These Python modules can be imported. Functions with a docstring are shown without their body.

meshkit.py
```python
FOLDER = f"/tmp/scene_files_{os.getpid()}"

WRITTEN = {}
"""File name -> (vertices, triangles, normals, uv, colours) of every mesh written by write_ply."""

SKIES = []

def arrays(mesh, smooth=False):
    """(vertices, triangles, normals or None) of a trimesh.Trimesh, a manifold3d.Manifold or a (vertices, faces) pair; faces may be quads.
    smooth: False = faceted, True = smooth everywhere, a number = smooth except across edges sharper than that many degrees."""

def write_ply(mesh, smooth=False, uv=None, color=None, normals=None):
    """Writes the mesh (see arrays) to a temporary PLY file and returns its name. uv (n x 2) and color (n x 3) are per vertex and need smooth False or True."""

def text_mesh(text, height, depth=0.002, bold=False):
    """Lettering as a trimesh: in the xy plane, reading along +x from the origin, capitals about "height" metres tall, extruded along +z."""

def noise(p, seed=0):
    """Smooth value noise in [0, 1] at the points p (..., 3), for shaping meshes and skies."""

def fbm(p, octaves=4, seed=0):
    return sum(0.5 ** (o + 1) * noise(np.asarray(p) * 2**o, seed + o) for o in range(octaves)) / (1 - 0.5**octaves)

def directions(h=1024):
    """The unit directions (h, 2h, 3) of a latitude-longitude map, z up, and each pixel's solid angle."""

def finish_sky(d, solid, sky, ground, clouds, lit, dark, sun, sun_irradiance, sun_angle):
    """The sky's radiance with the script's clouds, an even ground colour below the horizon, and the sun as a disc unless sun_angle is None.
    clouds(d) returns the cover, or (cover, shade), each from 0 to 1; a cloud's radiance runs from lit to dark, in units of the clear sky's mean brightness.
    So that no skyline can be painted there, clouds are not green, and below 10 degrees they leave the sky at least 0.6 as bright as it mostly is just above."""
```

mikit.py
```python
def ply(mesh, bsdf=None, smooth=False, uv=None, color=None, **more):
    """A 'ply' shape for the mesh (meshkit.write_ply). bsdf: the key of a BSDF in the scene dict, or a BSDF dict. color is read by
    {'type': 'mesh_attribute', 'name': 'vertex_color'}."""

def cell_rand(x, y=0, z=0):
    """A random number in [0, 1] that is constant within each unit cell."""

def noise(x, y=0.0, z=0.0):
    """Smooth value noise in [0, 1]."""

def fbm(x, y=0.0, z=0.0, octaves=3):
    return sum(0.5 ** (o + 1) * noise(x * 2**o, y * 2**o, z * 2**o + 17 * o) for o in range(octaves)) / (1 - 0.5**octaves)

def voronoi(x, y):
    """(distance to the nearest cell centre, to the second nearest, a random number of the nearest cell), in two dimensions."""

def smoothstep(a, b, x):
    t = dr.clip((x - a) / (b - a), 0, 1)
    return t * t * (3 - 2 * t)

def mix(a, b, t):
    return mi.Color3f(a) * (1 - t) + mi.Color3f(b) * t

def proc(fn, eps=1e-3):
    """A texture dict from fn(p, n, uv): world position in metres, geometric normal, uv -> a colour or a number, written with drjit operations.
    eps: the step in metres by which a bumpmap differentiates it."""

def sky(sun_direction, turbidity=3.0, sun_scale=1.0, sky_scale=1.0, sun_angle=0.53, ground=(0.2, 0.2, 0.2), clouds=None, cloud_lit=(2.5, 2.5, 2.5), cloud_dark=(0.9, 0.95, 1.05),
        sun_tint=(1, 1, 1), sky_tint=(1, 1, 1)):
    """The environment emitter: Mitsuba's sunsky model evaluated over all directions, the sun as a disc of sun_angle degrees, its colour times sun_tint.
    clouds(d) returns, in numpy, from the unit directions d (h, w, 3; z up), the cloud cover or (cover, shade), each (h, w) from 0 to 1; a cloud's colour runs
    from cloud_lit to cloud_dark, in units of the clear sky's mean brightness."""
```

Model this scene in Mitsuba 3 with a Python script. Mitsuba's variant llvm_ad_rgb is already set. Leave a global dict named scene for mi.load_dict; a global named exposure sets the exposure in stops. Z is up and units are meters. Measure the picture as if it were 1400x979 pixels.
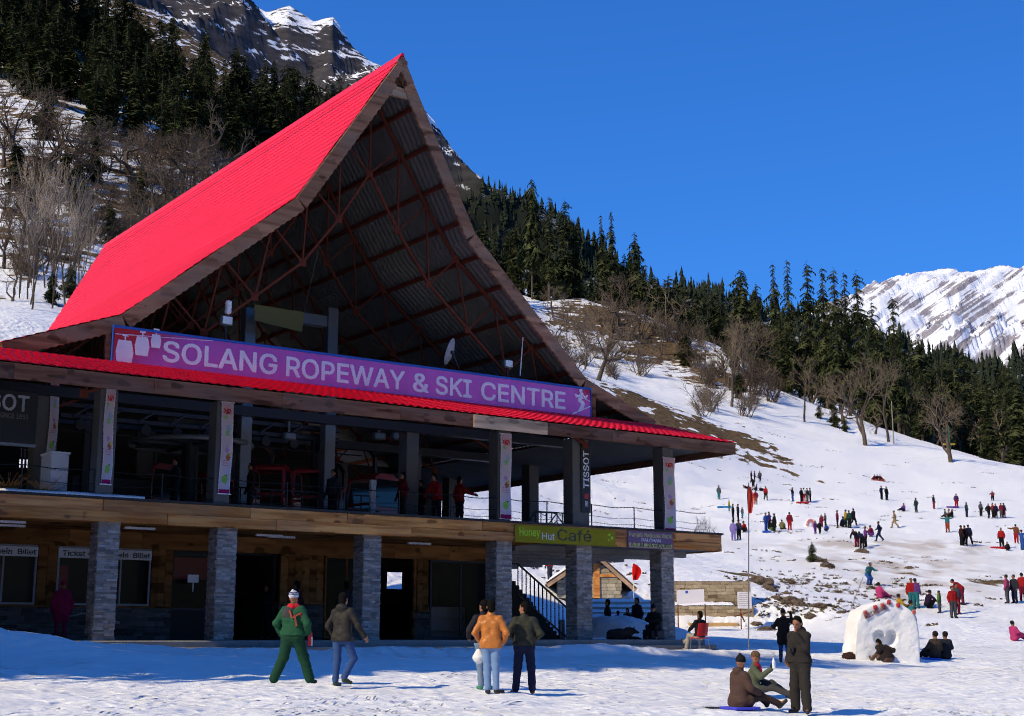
import math, random
import numpy as np, trimesh, mitsuba as mi, mikit, meshkit, manifold3d
import drjit as dr
from scipy.interpolate import RBFInterpolator, RegularGridInterpolator
from shapely.geometry import Polygon, LineString, Point, box as sbox
from mikit import noise, fbm, voronoi, cell_rand, smoothstep, mix, proc

T = mi.ScalarTransform4f
rng = np.random.default_rng(7)
random.seed(7)
scene, labels = {}, {}

# ------------------------------------------------------------------ camera, sky, exposure
FPX, PITCH = 1880.0, math.radians(11.42)
EYE = np.array([0.0, 0.0, 1.6])
CF = np.array([0, math.cos(PITCH), math.sin(PITCH)])
CU = np.array([0, -math.sin(PITCH), math.cos(PITCH)])
scene['camera'] = {'type': 'perspective', 'fov': math.degrees(2 * math.atan(700 / FPX)), 'fov_axis': 'x',
                   'near_clip': 0.1, 'far_clip': 20000.0,
                   'to_world': T().look_at(origin=EYE.tolist(), target=(EYE + CF).tolist(), up=[0, 0, 1])}
SUN = (-0.642, -0.492, 0.588)
scene['sky'] = mikit.sky(SUN, turbidity=3, sky_tint=(0.24, 0.73, 1.50), sun_tint=(0.97, 1.0, 0.96), ground=(0.45, 0.46, 0.48))
exposure = 1.55


# ------------------------------------------------------------------ helpers
def ray(px, py):
    return CF + (px - 700) / FPX * np.array([1.0, 0, 0]) - (py - 489.5) / FPX * CU


def at_Y(px, py, Y):
    r = ray(px, py)
    return EYE + r * (Y / r[1])


# the building's frame: a along the front, b inwards, c up from the plinth
YAW = math.radians(54.1)
BO = np.array([-11.26, 37.59, 1.47])
BU = np.array([math.sin(YAW), math.cos(YAW), 0])
BV = np.array([-math.cos(YAW), math.sin(YAW), 0])
BW = np.array([0, 0, 1.0])


def BP(p):
    p = np.asarray(p, float)
    return BO + p[..., 0:1] * BU + p[..., 1:2] * BV + p[..., 2:3] * BW


def on_b(px, py, b):
    """the point of the plane b = const seen at a pixel, in the building's frame"""
    r = ray(px, py)
    P = EYE + r * ((b - (EYE - BO) @ BV) / (r @ BV)) - BO
    return np.array([P @ BU, P @ BV, P[2]])


def numbered(name):
    if name not in scene and name not in labels and not any_start(name):
        return name
    k = COUNT.get(name, 1)
    while f'{name}_{k:03d}' in USED:
        k += 1
    COUNT[name] = k
    return f'{name}_{k:03d}'


COUNT, USED = {}, set()


def any_start(name):
    return name in USED


def fresh(name):
    k = numbered(name)
    USED.add(k)
    return k


def thing(name, label, cat, group=None):
    k = fresh(name)
    labels[k] = {'label': label, 'category': cat}
    if group:
        labels[k]['group'] = group
    return k


def put(name, shape, parent=None, label=None, cat=None, group=None, kind=None):
    k = fresh((parent + '__' if parent else '') + name)
    scene[k] = shape
    d = {}
    if label: d['label'] = label
    if cat: d['category'] = cat
    if group: d['group'] = group
    if kind: d['kind'] = kind
    if d: labels[k] = d
    return k


def obj(name, mesh, bsdf, parent=None, smooth=False, label=None, cat=None, group=None, kind=None, uv=None, color=None, **kw):
    if isinstance(mesh, MB):
        mesh = mesh.mesh()
    return put(name, mikit.ply(mesh, bsdf, smooth, uv, color, **kw), parent, label, cat, group, kind)


BOXV = np.array([[x, y, z] for x in (0, 1) for y in (0, 1) for z in (0, 1)], float)
BOXF = np.array([[0, 1, 3], [0, 3, 2], [4, 6, 7], [4, 7, 5], [0, 4, 5], [0, 5, 1], [2, 3, 7], [2, 7, 6], [0, 2, 6], [0, 6, 4], [1, 5, 7], [1, 7, 3]])


class MB:
    """collects boxes, bars and tubes into one mesh; frame = function from local to world"""

    def __init__(self, frame=None):
        self.v, self.f, self.n, self.frame = [], [], 0, frame

    def add(self, v, f):
        v = np.asarray(v, float)
        if self.frame is not None:
            v = self.frame(v)
        self.v.append(v)
        self.f.append(np.asarray(f, int) + self.n)
        self.n += len(v)
        return self

    def box(self, lo, hi):
        lo, hi = np.minimum(lo, hi), np.maximum(lo, hi)
        return self.add(np.asarray(lo) + BOXV * (np.asarray(hi, float) - lo), BOXF)

    def bevel_box(self, lo, hi, c):
        """box with its corner edges cut by c"""
        lo, hi = np.minimum(lo, hi).astype(float), np.maximum(lo, hi).astype(float)
        pts = []
        for i in range(3):
            for p in BOXV:
                q = lo + c + p * (hi - lo - 2 * c)
                q[i] = lo[i] if p[i] == 0 else hi[i]
                pts.append(q)
        m = trimesh.convex.convex_hull(np.array(pts))
        return self.add(m.vertices, m.faces)

    def bar(self, p, q, w, h=None, up=(0, 0, 1)):
        """square bar from p to q"""
        p, q = np.asarray(p, float), np.asarray(q, float)
        h = w if h is None else h
        d = q - p
        L = np.linalg.norm(d)
        if L < 1e-9: return self
        d /= L
        s = np.cross(d, up)
        if np.linalg.norm(s) < 1e-3: s = np.cross(d, (1, 0, 0))
        s /= np.linalg.norm(s)
        t = np.cross(s, d)
        B = BOXV - [0, .5, .5]
        v = p + B[:, :1] * d * L + B[:, 1:2] * s * w + B[:, 2:3] * t * h
        return self.add(v, BOXF)

    def tube(self, pts, radii, k=6, cap=True):
        pts = np.asarray(pts, float)
        radii = np.broadcast_to(np.asarray(radii, float), (len(pts),))
        tan = np.gradient(pts, axis=0)
        tan /= np.linalg.norm(tan, axis=1, keepdims=True) + 1e-12
        ref = np.array([0, 0, 1.0]) if abs(tan[0][2]) < .9 else np.array([1.0, 0, 0])
        vs = []
        ang = np.arange(k) * 2 * math.pi / k
        for p, t, r in zip(pts, tan, radii):
            s = np.cross(t, ref)
            s /= np.linalg.norm(s) + 1e-12
            o = np.cross(s, t)
            ref = np.cross(s, t) if False else ref
            vs.append(p + r * (np.cos(ang)[:, None] * s + np.sin(ang)[:, None] * o))
        n = len(pts)
        f = []
        for i in range(n - 1):
            for j in range(k):
                a, b = i * k + j, i * k + (j + 1) % k
                f += [[a, b, b + k], [a, b + k, a + k]]
        v = np.vstack(vs)
        if cap:
            v = np.vstack([v, pts[0], pts[-1]])
            c0, c1 = n * k, n * k + 1
            for j in range(k):
                f += [[c0, (j + 1) % k, j], [c1, (n - 1) * k + j, (n - 1) * k + (j + 1) % k]]
        return self.add(v, f)

    def prism(self, poly, d0, d1, axes=(0, 2, 1)):
        """polygon (shapely or points) in axes[0], axes[1], extruded along axes[2]"""
        g = poly if hasattr(poly, 'exterior') else Polygon(poly)
        for one in getattr(g, 'geoms', [g]):
            m = trimesh.creation.extrude_polygon(one, 1.0, engine='earcut')
            v = np.zeros((len(m.vertices), 3))
            v[:, axes[0]], v[:, axes[1]], v[:, axes[2]] = m.vertices[:, 0], m.vertices[:, 1], d0 + m.vertices[:, 2] * (d1 - d0)
            self.add(v, m.faces)
        return self

    def tri(self, m):
        return self.add(m.vertices, m.faces)

    def mesh(self):
        m = trimesh.Trimesh(np.vstack(self.v), np.vstack(self.f), process=False)
        return m


def text_b(text, height, bold=True, depth=0.01):
    return meshkit.text_mesh(text, height, depth, bold)


def place_text(m, a0, c0, width=None, height=None, b=0.0, frame=BP, face=1):
    """lay a text mesh (x right, y up, z out) on a plane of the building facing -b, at a0, c0"""
    v = np.array(m.vertices)
    v[:, 0] -= v[:, 0].min()
    if width: v[:, 0] *= width / v[:, 0].max()
    p = np.stack([a0 + v[:, 0], b - v[:, 2], c0 + v[:, 1]], 1)
    return trimesh.Trimesh(frame(p), np.array(m.faces), process=False)


# ------------------------------------------------------------------ plain materials
def dif(r, g, b):
    return {'type': 'twosided', 'bsdf': {'type': 'diffuse', 'reflectance': {'type': 'rgb', 'value': [r, g, b]}}}


def pri(c, rough=.5, metal=0., **k):
    c = {'type': 'rgb', 'value': list(c)} if not isinstance(c, dict) else c
    return {'type': 'twosided', 'bsdf': {'type': 'principled', 'base_color': c, 'roughness': rough, 'metallic': metal, 'specular': .4, **k}}


def bump(inner, fn, scale, eps=2e-3):
    return {'type': 'twosided', 'bsdf': {'type': 'bumpmap', 'arbitrary': proc(fn, eps), 'scale': scale, 'bsdf': inner}}


VC = {'type': 'mesh_attribute', 'name': 'vertex_color'}
scene['vertex_cloth'] = {'type': 'twosided', 'bsdf': {'type': 'diffuse', 'reflectance': VC}}
# ------------------------------------------------------------------ terrain
def _pt(px, py, Y):
    return at_Y(px, py, Y)


def slopeY(y):
    return 1.7 * 1880 / (13 + (y - 655) * .15)


_C = [(0, 0, 0), (-15, 0, .2), (15, 0, -.4), (-30, 5, .6), (30, 5, -.8), (0, -20, -.2), (-40, -20, .3), (40, -20, -1),
      (-8, 15, .45), (8, 15, -.1), (0, 12, .22)]
_C += [tuple(_pt(*q)) for q in [
    (398, 936, 27), (1095, 975, 27), (668, 949, 27), (250, 940, 27), (40, 930, 27), (1350, 975, 27.5),
    (15, 876, 31.5), (-60, 872, 33),
    (1073, 906, 47), (1200, 903, 50), (1290, 901, 52), (960, 889, 50), (1390, 884, 68), (1340, 925, 42),
    (1310, 845, 77), (1250, 833, 81), (1285, 832, 82), (1385, 825, 84), (1180, 822, 84), (1390, 860, 75),
    (1150, 800, 92), (1100, 790, 95), (1060, 800, 84), (1050, 840, 72), (1090, 862, 60), (1180, 790, 97),
    (1005, 738, 128), (1060, 726, 134), (1120, 728, 133), (1155, 718, 140), (1180, 750, 115), (1110, 768, 104), (1000, 775, 100),
    (1035, 657, 235), (1035, 686, 180), (1095, 687, 180), (1200, 656, 240), (1212, 684, 186), (1300, 695, 172), (1355, 709, 152),
    (1295, 728, 136), (1320, 745, 120), (1225, 718, 142), (1370, 749, 121), (1398, 752, 120), (1390, 690, 180), (1270, 770, 108), (1270, 650, 255),
    (1400, 650, 265), (1300, 622, 290), (1180, 607, 300), (1100, 578, 320), (1045, 527, 360), (1000, 557, 310),
    (800, 404, 470), (890, 427, 455), (985, 466, 425), (900, 500, 380), (950, 560, 290), (1000, 605, 240), (860, 520, 330),
    (760, 500, 330), (730, 690, 150), (820, 665, 175), (900, 640, 200), (960, 690, 160), (830, 740, 112), (930, 740, 115), (740, 620, 200),
    (760, 470, 380), (880, 470, 410)]]
_C += [tuple(_pt(px, py, Y) + [0, 0, 0]) for px, py, Y in [(10, 428, 92), (60, 402, 104), (100, 300, 165), (50, 350, 125), (300, 260, 215), (150, 180, 250),
       (30, 130, 280), (250, 200, 290), (0, 10, 400), (200, 0, 430), (400, 150, 420), (560, 300, 420), (-300, 420, 110), (-300, 200, 250), (-400, 0, 400), (690, 420, 460), (640, 400, 440)]]
_C += [(-11.26 + a * BU[0] + b * BV[0], 37.59 + a * BU[1] + b * BV[1], z) for a, b, z in
       [(-5, -2.6, 1.15), (0, -2.6, 1.14), (5, -2.6, 1.12), (10, -2.6, 1.1), (15, -2.6, 1.1), (21, -2.6, 1.08), (0, 6, 1.1), (10, 6, 1.1), (20, 6, 1.1), (0, 14, 1.1), (10, 14, 1.2), (20, 12, 1.3), (-8, 8, 1.3), (10, 22, 1.4), (0, 22, 1.6),
        (26, 0, 1.1), (26, 6, 1.4), (-12, 20, 4)]]
# front and back of the retaining wall, and the ground beyond the crests
_C += [tuple(_pt(975, 861, 73)), tuple(_pt(1040, 858, 73)), tuple(_pt(880, 860, 62)), tuple(_pt(975, 791, 78)), tuple(_pt(900, 791, 79)), tuple(_pt(1060, 812, 76))]
_C += [(150, 420, 38), (220, 420, 30), (100, 470, 62), (60, 520, 92), (20, 560, 122), (300, 350, 20), (260, 250, 16), (200, 500, 55), (150, 600, 90), (300, 600, 70), (60, 650, 150), (0, 650, 170), (-150, 650, 260), (-300, 600, 260), (400, 700, 60), (450, 300, 5), (180, 130, 4), (120, 40, -1.5), (250, 60, -3), (100, 90, 2), (400, 0, -5), (-150, 100, 22), (-200, 0, 6), (-350, 0, 10), (-100, 0, 2), (-60, 50, 6), (-45, 30, 2)]
_C = np.array(_C)
_rbf = RBFInterpolator(_C[:, :2] / 100, _C[:, 2], kernel='linear', smoothing=.01)
_gx = np.unique(np.concatenate([np.arange(-420, -60, 6), np.arange(-60, 80, 1.5), np.arange(80, 520, 6)]))
_gy = np.unique(np.concatenate([np.arange(-40, 20, 3), np.arange(20, 140, 1.5), np.arange(140, 780, 6)]))


def _blur(Z, n):
    for _ in range(n):
        P = np.pad(Z, 1, mode='edge')
        Z = (P[:-2, 1:-1] + P[2:, 1:-1] + P[1:-1, :-2] + P[1:-1, 2:] + 2 * Z) / 6
    return Z


_Z = _blur(_rbf(np.stack(np.meshgrid(_gx, _gy, indexing='ij'), -1).reshape(-1, 2) / 100).reshape(len(_gx), len(_gy)), 2)
_interp = RegularGridInterpolator((_gx, _gy), _Z, method='linear', bounds_error=False, fill_value=None)


def sst(a, b, x):
    t = np.clip((x - a) / (b - a), 0, 1)
    return t * t * (3 - 2 * t)


WALL_Y = 62.0


def H(x, y):
    x, y = np.broadcast_arrays(np.asarray(x, float), np.asarray(y, float))
    z = _interp(np.stack([x, y], -1))
    p = np.stack([x, y, 0 * x], -1)
    far = sst(70, 200, y)
    z = z + (meshkit.fbm(p / 22, 3, 3) - .5) * 3.0 * far + (meshkit.fbm(p / 5, 3, 5) - .5) * (.10 + .8 * far)
    z = z + (meshkit.fbm(p / 1.9, 3, 6) - .5) * .42 * sst(62, 74, y) * (1 - sst(150, 280, y))
    # trampled snow near the station: shallow pits and ridges
    near = 1 - sst(60, 110, y)
    z = z + near * ((meshkit.fbm(p / .9, 3, 11) - .5) * .13 + (meshkit.fbm(p / .30, 2, 12) - .5) * .075)
    # windrow of shovelled snow along the foot of the steps, and the heap at the left
    q = p - BO
    a, b = q @ BU, q @ BV
    row = np.exp(-((b + 3.1) / .55) ** 2) * sst(-4, 0, a) * (1 - sst(22, 25, a))
    z = z + row * (.10 + .30 * meshkit.fbm(np.stack([a / 1.3, b / .6, 0 * a], -1), 3, 21) * (.5 + .8 * meshkit.noise(np.stack([a / 4, 0 * a, 0 * a], -1), 4)))
    z = z + .5 * np.exp(-(((x + 12.6) / 2.6) ** 2 + ((y - 32.6) / 1.3) ** 2)) * (.6 + .8 * meshkit.fbm(p / .8, 3, 31))
    # the levelled strip in front of the block wall and the hut steps
    strip = sst(3.0, 6.0, x) * (1 - sst(14.5, 18.0, x)) * sst(54, 60, y) * (1 - sst(74.4, 75.6, y))
    z = z * (1 - strip) + np.minimum(z, 1.2 + .045 * (y - 58) + .06 * meshkit.fbm(p / 1.3, 2, 41)) * strip
    strip = sst(2.2, 4.0, x) * (1 - sst(6.3, 8.0, x)) * sst(59, 60.4, y) * (1 - sst(72.0, 73.5, y))
    z = z * (1 - strip) + np.minimum(z, 1.75 + (y - 60) * .10) * strip
    # ground under the floor of the building stays below the plinth
    inside = (a > -7) & (a < 24) & (b > -2.0) & (b < 16)
    z = np.where(inside, np.minimum(z, 1.02), z)
    return z


def spaced(lo, a, b, hi, fine, growth):
    out = [np.arange(a, b, fine)]
    s, x, up = fine, b, []
    while x < hi:
        up.append(x); x += s; s = s * growth
    s, x, dn = fine, a - fine, []
    while x > lo:
        dn.append(x); s = s * growth; x -= s
    return np.unique(np.concatenate([dn[::-1], out[0], up, [hi, lo]]))


_xs = spaced(-400, -12, 15, 480, .18, 1.026)
_ys = spaced(-30, 23, 52, 740, .18, 1.019)
_HZ = H(*np.meshgrid(_xs, _ys, indexing='ij'))
_hf = RegularGridInterpolator((_xs, _ys), _HZ, method='linear', bounds_error=False, fill_value=None)


def Hf(x, y):
    """height of the ground's mesh"""
    x, y = np.broadcast_arrays(np.asarray(x, float), np.asarray(y, float))
    return _hf(np.stack([x, y], -1))


def ground(px, py, lo=12.0, hi=480.0):
    """where the line of sight through a pixel first meets the ground"""
    r = ray(px, py) / ray(px, py)[1]
    Y = np.linspace(lo, hi, 500)
    P = EYE + r * Y[:, None]
    under = np.nonzero(P[:, 2] < Hf(P[:, 0], P[:, 1]))[0]
    i = under[0] if len(under) else len(Y) - 1
    a, b = Y[max(i - 1, 0)], Y[i]
    for _ in range(12):
        m = (a + b) / 2
        Q = EYE + r * m
        if Q[2] < float(Hf(Q[0], Q[1])): b = m
        else: a = m
    Q = EYE + r * (a + b) / 2
    return np.array([Q[0], Q[1], float(Hf(Q[0], Q[1]))])


def heightfield(xs, ys, fn):
    X, Y = np.meshgrid(xs, ys, indexing='ij')
    v = np.stack([X, Y, fn(X, Y)], -1).reshape(-1, 3)
    n, m = len(xs), len(ys)
    i = np.arange(n * m).reshape(n, m)
    f = np.concatenate([np.stack([i[:-1, :-1], i[1:, :-1], i[1:, 1:]], -1).reshape(-1, 3), np.stack([i[:-1, :-1], i[1:, 1:], i[:-1, 1:]], -1).reshape(-1, 3)])
    return v, f


def _spot(p, cx, cy, rx, ry, rot=0.):
    c, s = math.cos(rot), math.sin(rot)
    dx, dy = p.x - cx, p.y - cy
    return dr.exp(-(dr.square((dx * c + dy * s) / rx) + dr.square((dy * c - dx * s) / ry)))


_bank = [tuple(ground(px, py)[:2]) for px, py in [(1085, 800), (1120, 826), (1165, 815), (1260, 780)]]
_mud = [tuple(ground(px, py)[:2]) for px, py in [(1262, 770), (1255, 795), (1240, 812), (1210, 775), (1285, 745), (1175, 745)]]
_hillpatch = [tuple(ground(px, py)[:2]) for px, py in [(900, 560), (960, 580), (1010, 600), (985, 515), (840, 440), (900, 480)]]


def snow_col(p, n, uv):
    big = fbm(p.x * .05, p.y * .05, p.z * .05, 4)
    streak = fbm(p.x * .12, p.y * .05 + p.z * .25, 3.3, 4)
    fine = fbm(p.x * .9, p.y * .5, p.z * .9, 3)
    spot = fbm(p.x * .55, p.y * .30, p.z * .55 + 5, 3)
    far = smoothstep(80, 140, p.y)
    steep = 1 - n.z / dr.maximum(dr.norm(n), 1e-6)
    wood = smoothstep(-20, -50, p.x) * smoothstep(70, 100, p.y)
    hills = smoothstep(300, 380, p.y)
    bank = mi.Float(0)
    for (cx, cy), r in zip(_bank, (7, 6, 9, 12)):
        bank = dr.maximum(bank, _spot(p, cx, cy, r, r * .8))
    patch = mi.Float(0)
    for (cx, cy), (rx, ry) in zip(_hillpatch, ((16, 30), (12, 26), (8, 18), (16, 22), (22, 40), (18, 26))):
        patch = dr.maximum(patch, _spot(p, cx, cy, rx, ry))
    thr = .72 - .16 * bank - .46 * patch * (.4 + .6 * streak) - .20 * wood - .06 * hills - .02 * far - steep * .10
    v = .45 * spot + .25 * fine + .30 * streak
    bare = smoothstep(thr, thr + .045, v) * smoothstep(55, 66, p.y)
    soil = mix((.10, .062, .034), (.20, .145, .085), fine)
    soil = mix(soil, (.055, .045, .03), smoothstep(.5, .7, fbm(p.x * 2.3, p.y * 2.3, p.z, 2)))
    clean = mix((.80, .83, .87), (.86, .88, .90), big)
    trod = smoothstep(.45, .75, fbm(p.x * .35, p.y * .6, 1.0, 3)) * .22 * smoothstep(130, 60, p.y)
    clean = mix(clean, (.66, .66, .66), trod)
    mud = mi.Float(0)
    for (cx, cy), (rx, ry) in zip(_mud, ((5, 9), (4, 9), (4, 8), (6, 10), (5, 8), (9, 5))):
        mud = dr.maximum(mud, _spot(p, cx, cy, rx, ry))
    mud = mud * smoothstep(.35, .62, .6 * spot + .4 * fine)
    clean = mix(clean, (.40, .335, .27), mud * .75)
    return mix(clean, soil, bare)


def snow_bump(p, n, uv):
    a = fbm(p.x * 3.1, p.y * 3.1, 0.0, 3)
    d1, d2, r = voronoi(p.x * 2.2, p.y * 2.2)
    t = .6 * (noise(p.x * .25, p.y * .25, 4.0) - .5)
    e1, e2, r2 = voronoi((p.x + t * p.y) * 2.6, (p.y - t * p.x) * 1.5 + 40)
    print_ = smoothstep(.30, .16, e1) * smoothstep(.35, .45, r2) * smoothstep(.40, .58, fbm(p.x * .22, p.y * .22, 9.0, 2))
    rut = smoothstep(.06, .03, dr.abs(dr.abs(p.y * .8 - p.x * .35 + 2.2 * noise(p.x * .12, p.y * .12, 2.0) - 19.5) - .22))
    near = smoothstep(75, 50, p.y)
    return a * .6 + .4 * smoothstep(0.1, .5, d1) - near * (.9 * print_ + .45 * rut) + 2.2 * fbm(p.x * .75, p.y * .75, p.z * .3, 3) * smoothstep(50, 80, p.y)


scene['snow'] = bump({'type': 'diffuse', 'reflectance': proc(snow_col)}, snow_bump, .11, 1e-2)
obj('snow_ground', heightfield(_xs, _ys, lambda x, y: _HZ), 'snow', smooth=True, kind='structure', label='trampled snow field and hillside around the station')


# the wooded far side of the valley, behind the viewer
scene['valley_wood'] = dif(.05, .055, .04)
_vx, _vy = np.linspace(-900, 900, 60), np.linspace(-900, -70, 40)
obj('valley_side', heightfield(_vx, _vy, lambda x, y: -12 + np.clip(-y - 80, 0, None) * .42 + 60 * (meshkit.fbm(np.stack([x / 160, y / 160, 0 * x], -1), 4, 50) - .5)), 'valley_wood', smooth=True, kind='structure')


# ------------------------------------------------------------------ mountains
def mountain(name, crest, base_drop, reach, back, amp, bsdf, nt=420, ns=150, seed=0, freq=1 / 260., skew=0., power=1.0, ribs=0):
    crest = np.array([at_Y(*q) for q in crest])
    d = np.concatenate([[0], np.cumsum(np.linalg.norm(np.diff(crest[:, :2], axis=0), axis=1))])
    t = np.linspace(0, d[-1], nt)
    C = np.stack([np.interp(t, d, crest[:, i]) for i in range(3)], -1)
    s = np.concatenate([-np.linspace(1, .04, 30) ** 1.3, [0], np.linspace(.008, 1, ns) ** 1.25])
    S = s[None, :, None]
    to = -C[:, None, :2] / np.linalg.norm(C[:, None, :2], axis=-1, keepdims=True)
    hz = C[:, None, 2:3]
    xy = C[:, None, :2] + to * np.where(S >= 0, S * reach * hz, S * back * hz)
    z = C[:, None, 2] - np.where(s >= 0, s, -s)[None] ** power * base_drop * C[:, None, 2]
    p = np.concatenate([xy, z[..., None]], -1)
    q = p * freq
    q[..., 0] += skew * q[..., 2]
    r1 = 1 - np.abs(2 * meshkit.fbm(q, 5, seed) - 1) * 1.9
    r2 = 1 - np.abs(2 * meshkit.fbm(q * 3.1, 4, seed + 9) - 1) * 1.9
    fade = np.clip(np.abs(s) * 9, .10, 1)[None]
    p[..., 2] += amp * ((r1 - .55) * fade + .35 * (r2 - .5) * np.clip(fade * 2, .2, 1))
    p[..., :2] += to * (amp * .6 * (r1 - .55) * fade)[..., None]
    if ribs:
        g = (p[..., 2] * .034 - p[..., 0] * .025) * ribs + 1.5 * meshkit.fbm(p * .0022, 3, 77)
        rb = 1 - np.abs(2 * meshkit.fbm(np.stack([g, (p[..., 0] + p[..., 2]) * .0012, 0 * g], -1), 3, 31) - 1) * 1.8
        p[..., 2] += 62 * (rb - .5) * np.clip(fade * 2.5, .35, 1)
    n, m = p.shape[:2]
    i = np.arange(n * m).reshape(n, m)
    f = np.concatenate([np.stack([i[:-1, :-1], i[1:, 1:], i[1:, :-1]], -1).reshape(-1, 3), np.stack([i[:-1, :-1], i[:-1, 1:], i[1:, 1:]], -1).reshape(-1, 3)])
    v = p.reshape(-1, 3)
    obj(name, (v, f), bsdf, smooth=True, kind='structure')
    return p


def rock_col(p, n, uv):
    k = n.z / dr.maximum(dr.norm(n), 1e-6)
    a = fbm(p.x * .012, p.y * .012, p.z * .02, 4)
    b = fbm(p.x * .07 + p.z * .05, p.y * .05, p.z * .13, 4)
    rock = mix((.022, .022, .027), (.100, .092, .094), b)
    snow = smoothstep(.575, .635, .38 * dr.abs(k) + .36 * a + .42 * b + .08 * smoothstep(500, 1100, p.z) - .06)
    low = smoothstep(620, 480, p.z)
    rock = mix(rock, (.017, .020, .015), low)
    return mix(rock, (.82, .84, .88), snow * (1 - .75 * low))


scene['rock'] = {'type': 'twosided', 'bsdf': {'type': 'diffuse', 'reflectance': proc(rock_col)}}


def alp_col(p, n, uv):
    k = dr.abs(n.z) / dr.maximum(dr.norm(n), 1e-6)
    u_ = p.z * .050 - p.x * .036 + 3.2 * fbm(p.x * .0016, p.z * .0016, 1.0, 3)
    w_ = p.x * .0016 + p.z * .0012
    st = fbm(u_ * 1.0, w_, p.y * .0006, 5)
    b = fbm(p.x * .012, p.y * .004, p.z * .012, 3)
    rock = mix((.24, .23, .26), (.38, .34, .35), b)
    snow = smoothstep(.47, .54, .70 * st + .18 * k + .42 * b - .075)
    return mix(rock, (.84, .86, .90), snow)


scene['alp'] = {'type': 'twosided', 'bsdf': {'type': 'diffuse', 'reflectance': proc(alp_col)}}
RIDGE = mountain('forest_ridge', [(-700, -500, 2100), (-200, -300, 2100), (100, -160, 2050), (230, -60, 2000), (300, -22, 1980), (335, -2, 1960), (365, 22, 1950), (395, 12, 1940), (430, 34, 1930), (455, 28, 1920), (480, 62, 1900), (510, 88, 1890), (545, 104, 1860),
    (590, 165, 1800), (640, 245, 1720), (700, 275, 1680), (760, 312, 1650), (830, 352, 1600), (900, 392, 1560), (960, 400, 1540), (1010, 420, 1510), (1080, 440, 1480), (1160, 460, 1440), (1240, 478, 1400), (1330, 505, 1380), (1420, 535, 1350), (1600, 590, 1300), (2000, 680, 1250)], 1.05, 1.15, 1.2, 85, 'rock', seed=3, nt=440, ns=150)
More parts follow.
